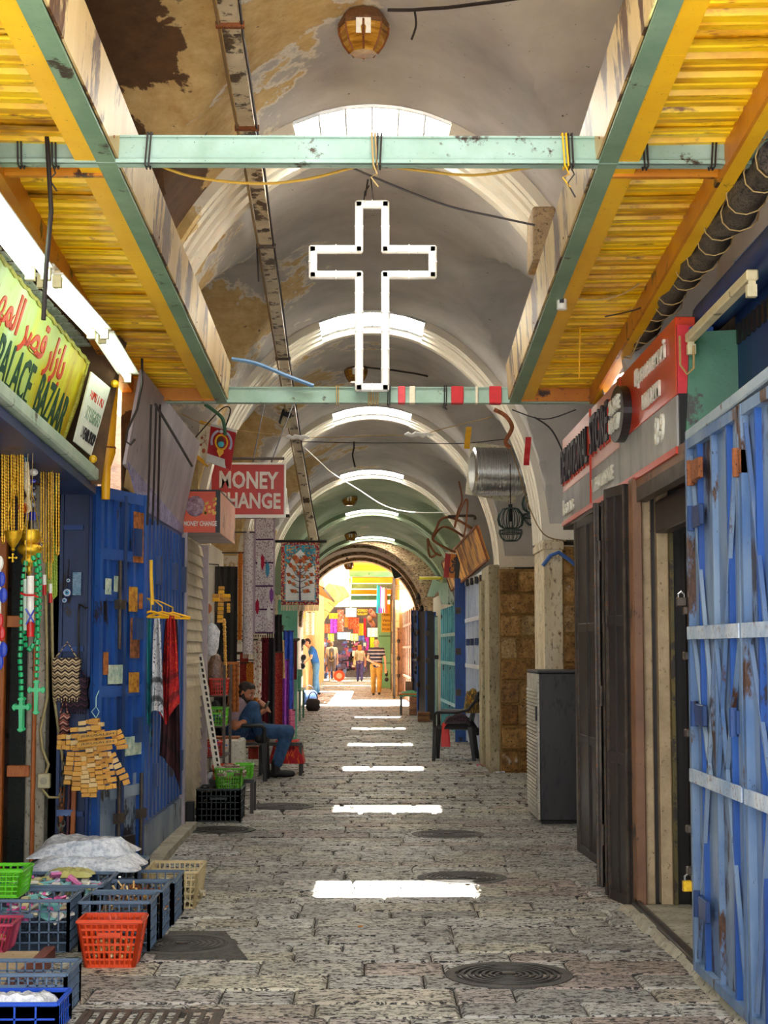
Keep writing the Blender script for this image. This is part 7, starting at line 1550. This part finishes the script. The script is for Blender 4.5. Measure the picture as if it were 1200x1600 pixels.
for k, (px, c, lab) in enumerate(((591, '#1f9aa8', 'teal scarf hanging at the right mouth of the street'), (594, '#7a4ab0', 'violet scarf hanging beside the teal one'), (598, '#e6e0da', 'white scarf hanging beside the violet one'), (602, '#c8482a', 'red scarf at the right end of the hanging scarves'))): cloth(px - 2, px + 2.5, 914 + 2 * k, 958, 48.5, m_carpet('end scarf %d' % k, c, c, c, 2, 3), lab, 'scarf', 'scarf', 1, .03, grp='scarves at the right mouth of the street', flare=.5)
# coloured canopy slats across the end
for k, (py, c, Y) in enumerate(((888, YEL, 47), (897, MINT, 49.5), (907, YEL, 52), (916, MINT, 55), (925, YEL, 58), (934, MINT, 61))):
    a, b = at_y(546, py, Y), at_y(592, py, Y); tag(MB().bar(V((a.x, Y, a.z)), V((b.x + .5, Y, a.z)), .5, .16, up=(0, 0, 1)).build('canopy_beam', c), '%s canopy beam over the end of the street, %s from the tunnel' % ('yellow' if c is YEL else 'green', ORD[k]), 'beam', 'canopy beams over the end of the street')
    tag(MB().bar((b.x + .45, Y, 0), (b.x + .45, Y, a.z), .06, .06).build('canopy_post', IRON), 'thin iron post under the %s canopy beam' % ORD[k], 'post', 'posts of the end canopy')
# white canvas added to shade the far part of the street, and the sheets on the end canopy
CANV = NT('white canvas'); _m = CANV.n('ShaderNodeMixShader'); _d = CANV.n('ShaderNodeBsdfDiffuse'); _t = CANV.n('ShaderNodeBsdfTranslucent'); _d.inputs[0].default_value = (.8, .79, .76, 1); _t.inputs[0].default_value = (.62, .6, .56, 1); _m.inputs[0].default_value = .45
CANV.l(_d.outputs[0], _m.inputs[1]); CANV.l(_t.outputs[0], _m.inputs[2]); CANV.l(_m.outputs[0], CANV.out.inputs[0]); CANV = CANV.m
for k, (y0, y1, z0, z1) in enumerate(((55.5, 64, 4.7, 4.5), (64.2, 73.5, 4.75, 4.5), (73.8, 82.5, 4.9, 4.4))):
    o = MB().sheet(lambda u, v: (-2.15 + 2.95 * u, y0 + (y1 - y0) * v, z0 + (z1 - z0) * v - .35 * math.sin(PI * u) * .6 - .1 * math.sin(PI * v)), 12, 12, (0, 0, .01)).build('shade_canvas', CANV, smooth=60); tag(o, 'added white canvas shading the far street, %s from the tunnel' % ORD[k], 'awning', 'added white shade canvases')
t = thing('shade_awning', 'ochre sloping awning added to shade the man in the blue polo shirt', 'awning', (-1.8, 47.5, 3.0))  # awning added to keep the sun off the man in blue
for k in range(6): MB().hexa([(-2.18, 42.3 + k * 2.0, 3.45), (-1.28, 42.3 + k * 2.0, 3.05), (-1.28, 44.25 + k * 2.0, 3.05), (-2.18, 44.25 + k * 2.0, 3.45), (-2.18, 42.3 + k * 2.0, 3.48), (-1.28, 42.3 + k * 2.0, 3.08), (-1.28, 44.25 + k * 2.0, 3.08), (-2.18, 44.25 + k * 2.0, 3.48)]).build('panel', ORANGE, t)
MB().bar((-1.28, 42.3, 3.05), (-1.28, 54.2, 3.05), .04, .05).build('front_rail', IRON, t)
o = MB().hexa([(-.75, 46.2, 4.02), (.9, 46.2, 4.02), (.9, 62, 4.0), (-.75, 62, 4.0), (-.75, 46.2, 4.05), (.9, 46.2, 4.05), (.9, 62, 4.03), (-.75, 62, 4.03)]).build('canopy_roof', YEL); tag(o, 'flat yellow sheet roof lying on the end canopy beams', 'roof')
wire([(548, 950), (547, 930), (549, 905), (550, 882)], 50, .03, WAX, 'white cable hanging at the end of the tunnel')
t = thing('tunnel_lantern', 'small dark red lantern hanging in the tunnel', 'lantern', tuple(at_y(542, 874, 38))); q = at_y(542, 868, 38); MB().lathe([(.01, -.09), (.07, 0), (.01, .09)], q, 6).build('body', plain('dark red glass', '#5a1c24', .3), t); MB().cyl(q + V((0, 0, .09)), q + V((0, 0, .5)), .008, n=5).build('cord', CORD, t)
t = thing('loudspeaker', 'dark speaker box on the right of the tunnel mouth', 'speaker', tuple(at_y(622, 908, 39))); q = at_y(620, 893, 39); MB().obox(q, (1, 0, .3), (0, 1, 0), (-.3, 0, 1), .12, .12, .16).build('box', rusty('speaker green', '#2a3a34', '#3f544a', '#161e1a'), t, bevel=.01); MB().bar(q, q + V((.5, 0, .1)), .03, .03).build('bracket', IRON, t)
# ------------------------------------------------------------------ people
SKIN = grunge('skin', '#a8694a', '#b87a58', '#8f5238', sc=14, rough=.5, bump=0, coord='object', dirt=.3); SKINL = grunge('fair skin', '#cf9a7c', '#dcae92', '#b87a5c', sc=14, rough=.5, bump=0, coord='object', dirt=.3)
HAIRD = grunge('dark hair', '#17110f', '#2a1e18', '#0c0908', sc=60, rough=.6, coord='object')
DENIM = grunge('denim', '#1d3558', '#3a5f8c', '#121f38', sc=9, rough=.85, coord='object', bump=.4, dirt=.36)
def hand(caps, wrist, d, up, curl, s=1.0, side=1):
    """palm, four bent fingers of unequal length and a thumb from the side of the palm"""
    w, d, up = V(wrist), V(d).normalized(), V(up).normalized(); lat = d.cross(up).normalized() * side
    palm = w + d * .075 * s
    caps.append((w, palm, .026 * s, .033 * s)); caps.append((w + lat * .018 * s + d * .02 * s, palm + lat * .02 * s, .022 * s, .02 * s)); caps.append((w - lat * .018 * s + d * .02 * s, palm - lat * .02 * s, .022 * s, .02 * s))
    for k, L in zip((-1.5, -.5, .5, 1.5), (.058, .074, .08, .07)):
        a = palm + lat * k * .019 * s + d * .012 * s; d1 = (d - up * curl * .6).normalized(); b = a + d1 * L * .5 * s; d2 = (d - up * curl * 1.7).normalized(); c = b + d2 * L * .5 * s
        caps += [(a, b, .0095 * s, .009 * s), (b, c, .009 * s, .0075 * s)]
    a = w + lat * .03 * s + d * .03 * s; b = a + (d * .6 + lat * .8 - up * .3).normalized() * .036 * s; caps += [(a, b, .013 * s, .011 * s), (b, b + (d * .9 + lat * .1 - up * .5 * curl).normalized() * .032 * s, .011 * s, .008 * s)]
def head_caps(c, f, up, s=1.0):
    """skull, jaw, nose, ears, brow, lips; f = the way the face looks"""
    c, f, up = V(c), V(f).normalized(), V(up).normalized(); up = (up - f * up.dot(f)).normalized(); r = f.cross(up)
    P = lambda a, b, d: c + f * a * s + r * b * s + up * d * s
    q = [(P(-.015, 0, .035), P(.012, 0, .035), .083 * s, .08 * s), (P(.02, 0, 0), P(.03, 0, -.06), .068 * s, .05 * s), (P(.045, 0, -.085), P(.05, 0, -.09), .036 * s, .03 * s),
         (P(.085, 0, .012), P(.105, 0, -.022), .012 * s, .016 * s), (P(.1, 0, -.026), P(.094, 0, -.028), .017 * s, .017 * s),
         (P(.08, -.04, .028), P(.08, .04, .028), .014 * s, .014 * s), (P(.078, -.022, -.056), P(.078, .022, -.056), .011 * s, .011 * s), (P(.076, -.018, -.066), P(.076, .018, -.066), .011 * s, .011 * s)]
    for k in (-1, 1): q += [(P(-.005, k * .078, .018), P(-.012, k * .082, -.022), .016 * s, .011 * s), (P(.06, k * .04, -.03), P(.05, k * .045, -.03), .026 * s, .026 * s)]
    return q, P
def face_bits(P, par, s=1.0, iris='#20130c'):
    for k in (-1, 1):
        MB().ball(P(.073, k * .033, .006), .0125 * s, 10, 8).build('eye', plain('eye white', '#e6ded4', .2), par, smooth=60)
        MB().ball(P(.0835, k * .033, .004), .0062 * s, 8, 6).build('iris', plain('iris ' + iris, iris, .15), par, smooth=60)
        MB().tube([P(.088, k * .014, .030), P(.091, k * .032, .038), P(.08, k * .052, .032)], .0045 * s, 6).build('eyebrow', HAIRD, par)
    MB().tube([P(.082, -.024, -.061), P(.091, 0, -.060), P(.082, .024, -.061)], .0045 * s, 6).build('lips', plain('lips', '#8f4a40', .5), par)
def seated_man():
    t = thing('person', 'bearded man in jeans seated in a black armchair, looking at a phone', 'person', (-1.35, 18.0, 0))
    HC = V((-1.405, 17.98, .955)); F = V((.86, -.36, -.34)); UP = V((.25, 0, 1))
    hc, P = head_caps(HC, F, UP, .98)
    sN, sF = V((-1.545, 17.80, .795)), V((-1.49, 18.18, .81)); eN, eF = V((-1.50, 17.70, .60)), V((-1.24, 18.27, .80)); hN, hF = V((-1.265, 17.93, .72)), V((-1.25, 18.04, .86))
    hipN, hipF = V((-1.48, 17.89, .53)), V((-1.48, 18.1, .53)); kN, kF = V((-1.315, 17.83, .80)), V((-.945, 18.12, .525)); aN, aF = V((-1.25, 17.93, .50)), V((-1.075, 18.10, .13))
    caps = list(hc) + [(HC + V((-.02, 0, -.07)), V((-1.495, 17.99, .82)), .054, .06), (V((-1.5, 17.99, .80)), V((-1.5, 17.99, .56)), .12, .13), (sN, sF, .062, .062), (sN, eN, .05, .042), (eN, hN, .042, .028), (sF, eF, .05, .04), (eF, hF, .04, .027), (hipN, kN, .075, .055), (kN, aN, .055, .038), (hipF, kF, .075, .055), (kF, aF, .055, .04)]
    hand(caps, hN, (.75, .05, .5), (.4, -.3, -.8), -.9, .95, 1); hand(caps, hF, (.55, -.25, -.45), (-.3, 0, 1), 1.0, .95, -1)
    body = blob('body', caps, SKIN, t, .0055, 3); face_bits(P, body, .98)
    blob('hair', [(P(-.03, 0, .05), P(.0, 0, .058), .083, .078), (P(-.05, 0, .01), P(-.04, 0, -.02), .066, .055), (P(.03, -.03, .085), P(.03, .03, .085), .042, .042), (P(.0, -.062, .04), P(-.02, -.06, .0), .03, .022), (P(.0, .062, .04), P(-.02, .06, .0), .03, .022)], HAIRD, t, .006, 3)
    blob('beard', [(P(.0, -.068, -.015), P(.03, -.056, -.07), .018, .024), (P(.0, .068, -.015), P(.03, .056, -.07), .018, .024), (P(.03, -.05, -.075), P(.066, -.012, -.098), .028, .034), (P(.03, .05, -.075), P(.066, .012, -.098), .028, .034), (P(.06, 0, -.1), P(.062, 0, -.115), .036, .03), (P(.09, -.026, -.05), P(.09, .026, -.05), .009, .009), (P(.088, -.03, -.052), P(.068, -.036, -.085), .010, .016), (P(.088, .03, -.052), P(.068, .036, -.085), .010, .016)], HAIRD, t, .005, 2)
    blob('shirt', [(V((-1.5, 17.94, .80)), V((-1.5, 17.92, .56)), .125, .14), (V((-1.5, 18.05, .80)), V((-1.5, 18.08, .56)), .125, .14), (sN, sF, .078, .078), (V((-1.49, 17.95, .845)), V((-1.47, 18.03, .85)), .066, .066), (sN, sN.lerp(eN, .5), .07, .066), (sF, sF.lerp(eF, .45), .07, .064)], m_scarf('printed tee', '#e2dce0', '#a88a9a', '#6a3a5a', 7), t, .009, 3)
    blob('trousers', [(V((-1.52, 17.9, .56)), V((-1.48, 18.1, .56)), .13, .13), (hipN, kN, .105, .082), (kN, kN.lerp(aN, .95), .08, .058), (hipF, kF, .105, .082), (kF, kF.lerp(aF, .86), .08, .068)], DENIM, t, .009, 3)
    def boot(a, d, nm):
        d = V(d).normalized(); b = a + V((0, 0, -.07)); blob(nm, [(a + V((0, 0, .05)), b, .056, .05), (b - d * .04, b + d * .15, .045, .043), (b + d * .10, b + d * .185, .046, .036)], plain('boot black', '#1b1817', .5), t, .007, 3)
    boot(aF, (1, -.12, 0), 'boot'); boot(aN + V((.01, 0, .02)), (.35, .9, -.05), 'boot')
    ph = V((-1.185, 17.96, .80)); o = MB().obox(ph, (.25, 1, 0), (.45, 0, .9), (.9, -.2, -.45), .037, .075, .005).build('phone', plain('phone black', '#15161a', .2), bevel=.003); tag(o, 'black phone held by the seated man', 'phone')
chair('armchair', 'black plastic armchair in which the bearded man sits', (-1.42, 18.0, 0), 0, .42)
seated_man()
t = thing('stool', 'dark low stool under a red fringed cloth beyond the seated man', 'stool', (-.97, 18.75, 0))
MB().box(-1.3, -.8, 18.55, 18.95, .34, .38).build('seat', DARK, t)
for x in (-1.28, -.82):
    for y in (18.58, 18.92): MB().box(x - .018, x + .018, y - .018, y + .018, 0, .34).build('leg', DARK, t)
drape((-.98, 18.75, 0), .46, .5, .40, .28, m_carpet('red fringed cloth', '#b01c28', '#d8601c', '#6a0f1c', 5, 7), 'red and orange cloth draped over the low stool', 9, 'stool_cloth', 'cloth', None)
cloth(388, 404, 1166, 1186, 18.5, KILR, 'red patterned cushion cover behind the legs of the armchair', 'cushion_cover', 'textile', 1, .01)
def walker(name_label, px, feet, H, face, skin, top, bottom, shoe, hairm, lean=(0, 0), step=.12, arms=None, shorts=False, sleeve=.5, hair='short', extra=None, hd=None, fem=False):
    """a standing or walking figure; face = the way the body looks"""
    g = at_z(px, feet, 0); t = thing('person', name_label, 'person', (g.x, g.y, 0)); k = H / 1.75; f = V((face[0], face[1], 0)).normalized(); r = V((f.y, -f.x, 0)); G = V((g.x, g.y, 0)); ln = V((lean[0], lean[1], 0))
    def J(a, b, z): return G + f * a * k + r * b * k + V((0, 0, z * k)) + ln * max(0, (z - .9) / .8) * 1.0
    hw = .095; sw = .165 if fem else .19
    hip = [J(0, -hw, .92), J(0, hw, .92)]; kn = [J(step * .6, -hw, .50), J(-step * .1, hw, .50)]; an = [J(step * .9, -hw, .09), J(-step * .9, hw, .11)]
    sh = [J(0, -sw, 1.42), J(0, sw, 1.42)]; dz = arms or [(( .03, -.26, 1.12), (.12, -.25, .86)), ((.0, .26, 1.12), (.08, .25, .86))]
    el = [J(*dz[0][0]), J(*dz[1][0])]; wr = [J(*dz[0][1]), J(*dz[1][1])]; HC = J(*(hd or (.03, 0, 1.62))); F = f if not hd else (f * .8 + V((0, 0, -.5)))
    hc, P = head_caps(HC, F, (0, 0, 1), k)
    caps = list(hc) + [(HC - V((0, 0, .08 * k)), J(0, 0, 1.43), .054 * k, .06 * k), (J(0, -.06, 1.3), J(0, -.05, 1.0), .11 * k, .1 * k), (J(0, .06, 1.3), J(0, .05, 1.0), .11 * k, .1 * k), (sh[0], sh[1], .06 * k, .06 * k)]
    for i in (0, 1):
        caps += [(sh[i], el[i], .047 * k, .038 * k), (el[i], wr[i], .038 * k, .026 * k), (hip[i], kn[i], .08 * k, .055 * k), (kn[i], an[i], .055 * k, .036 * k)]
        d = (wr[i] - el[i]).normalized(); hand(caps, wr[i], d, f, .5, k, 1 if i else -1)
    body = blob('body', caps, skin, t, .0095, 2); face_bits(P, body, k)
    tc = [(J(0, -.07, 1.32), J(0, -.06, .95), .128 * k, .122 * k), (J(0, .07, 1.32), J(0, .06, .95), .128 * k, .122 * k), (sh[0], sh[1], .072 * k, .072 * k), (J(0, -.05, 1.45), J(0, .05, 1.45), .06 * k, .06 * k)]
    for i in (0, 1): tc.append((sh[i], sh[i].lerp(el[i], sleeve), .068 * k, .06 * k))
    blob('shirt', tc, top, t, .013, 2); e = .05 if shorts else .93
    bc = [(J(0, -.05, .97), J(0, .05, .97), .125 * k, .125 * k)]
    for i in (0, 1): bc += [(hip[i], kn[i], .105 * k, .085 * k), (kn[i], kn[i].lerp(an[i], e), .082 * k, (.08 if shorts else .07) * k)]
    blob('shorts' if shorts else 'trousers', bc, bottom, t, .013, 2)
    for i in (0, 1): blob('shoe', [(an[i] - V((0, 0, .04 * k)) - f * .05 * k, an[i] - V((0, 0, .05 * k)) + f * .15 * k, .042 * k, .036 * k), (an[i] + V((0, 0, .0)), an[i] - V((0, 0, .04)), .042 * k, .045 * k)], shoe, t, .011, 2)
    hcps = [(P(-.03, 0, .045), P(.0, 0, .056), .086 * k, .08 * k), (P(-.05, 0, .0), P(-.04, 0, -.03), .064 * k, .05 * k)]
    if hair == 'long': hcps += [(P(-.03, 0, .05), P(-.05, 0, -.06), .1 * k, .085 * k), (P(0, -.07, .02), P(-.02, -.075, -.08), .04 * k, .035 * k), (P(0, .07, .02), P(-.02, .075, -.08), .04 * k, .035 * k)]
    if hair == 'bald': hcps = [(P(-.05, 0, -.0), P(-.045, 0, -.03), .06 * k, .05 * k), (P(-.02, -.06, .0), P(-.03, -.06, -.01), .028 * k, .02 * k), (P(-.02, .06, .0), P(-.03, .06, -.01), .028 * k, .02 * k)]
    blob('hair', hcps, hairm, t, .011, 2)
    if extra: extra(t, J, k, f, r, wr)
    return t
POLO = grunge('polo blue', '#1f5fb4', '#2f78cc', '#14407c', sc=8, rough=.8, coord='object', bump=0); JEANL = grunge('light jeans', '#3f78b0', '#6a9fcc', '#285080', sc=8, rough=.85, coord='object'); KHAK = grunge('khaki trousers', '#a87a2a', '#c89a44', '#6a4414', sc=7, rough=.85, coord='object')
GREYT = grunge('pale grey tee', '#c9c4b8', '#dcd8cc', '#9a958a', sc=9, rough=.85, coord='object', bump=0); SHOR = grunge('grey shorts', '#6a6068', '#877c84', '#463e44', sc=9, rough=.85, coord='object'); TOPW = grunge('taupe top', '#a89c88', '#c0b4a0', '#7a7060', sc=9, rough=.85, coord='object', bump=0); CAPR = grunge('violet capris', '#4a3f80', '#6458a0', '#2c2454', sc=9, rough=.85, coord='object')
STR = NT('striped polo'); _co = STR.coords('object'); _x, _y, _z = STR.sep(_co); STR.bsdf(STR.ramp(STR.math('FRACT', STR.math('MULTIPLY', _z, 9.0)), [(0, '#2c2f44'), (.45, '#3c4058'), (.55, '#a8a4b0'), (.75, '#c8c2c4'), (.85, '#2c2f44')], 'CONSTANT'), .85); STR = STR.m
SHOE = plain('dark shoe', '#2a221e', .6); SHOEW = plain('pale shoe', '#cfc8bc', .6)
walker('man in a blue polo shirt and jeans leaning towards the left shops', 494, 1087, 1.80, (-.9, -.15), SKINL, POLO, JEANL, SHOE, HAIRD, lean=(-.22, 0), step=.07, hd=(.08, 0, 1.60), arms=[((.12, -.2, 1.14), (.3, -.12, 1.02)), ((-.06, .24, 1.13), (.06, .26, .9))])
def rucksack(t, J, k, f, r, wr):
    blob('rucksack', [(J(-.17, 0, 1.36), J(-.17, 0, 1.08), .11 * k, .13 * k), (J(-.2, -.06, 1.05), J(-.2, .06, 1.05), .1 * k, .1 * k)], grunge('rucksack grey', '#54545c', '#787880', '#2a2a30', sc=10, coord='object'), t, .014, 2)
    MB().tube([J(-.25, 0, 1.4), J(-.29, 0, 1.2), J(-.3, 0, 1.0)], .012, 5).tube([J(-.24, -.05, 1.42), J(-.29, .05, 1.1)], .01, 5).build('yellow_strap', YC, t)
walker('man in shorts with a grey rucksack walking away down the street', 518, 1064, 1.80, (0, 1), SKINL, GREYT, SHOR, SHOEW, grunge('grey hair', '#8a8078', '#a89e94', '#5a524c', sc=40, coord='object'), step=.12, shorts=True, extra=rucksack)
def tote(t, J, k, f, r, wr):
    blob('shoulder_bag', [(J(-.04, -.24, 1.0), J(-.04, -.25, .84), .07 * k, .09 * k)], grunge('cream bag', '#c0b088', '#d8caa4', '#8a7a54', sc=10, coord='object'), t, .013, 2); MB().tube([J(.02, -.22, 1.0), J(.02, -.1, 1.3), J(-.02, .12, 1.47), J(-.12, -.1, 1.3), J(-.08, -.24, 1.0)], .01, 5).build('strap', CORDB, t)
walker('woman with orange hair and violet capris walking away with a cream bag', 562, 1065, 1.62, (.05, 1), SKINL, TOPW, CAPR, SHOE, grunge('orange hair', '#b8541c', '#d8803a', '#7a3010', sc=40, coord='object'), step=.1, shorts=False, hair='long', extra=tote, fem=True)
def handbag(t, J, k, f, r, wr): pass
W_ = walker('man in a striped polo shirt and khaki trousers walking away, one hand behind his back', 588, 1087, 1.76, (.05, 1), SKINL, STR, KHAK, SHOE, grunge('fair hair', '#b89a70', '#d0b48c', '#8a6a44', sc=40, coord='object'), lean=(0, .15), step=.12, hair='bald', arms=[((-.12, -.27, 1.12), (-.17, .0, .98)), ((.02, .27, 1.12), (.06, .28, .84))])
g = at_z(588, 1087, 0); t = thing('carrier_bag', 'black carrier bag hanging from the hand of the striped shirt man', 'bag', (g.x + .32, g.y + .1, .42)); m = V((g.x + .32, g.y + .12, .42))
blob('bag', [(m + V((0, -.06, .08)), m + V((0, .1, .08)), .07, .07), (m + V((0, 0, .22)), m + V((0, .02, .24)), .05, .05)], plain('black bag', '#17161a', .5), t, .012, 2); MB().tube([m + V((-.03, 0, .26)), m + V((-.02, .0, .38)), m + V((.02, .0, .38)), m + V((.03, 0, .26))], .008, 5).build('handle', plain('black bag', '#17161a', .5), t)
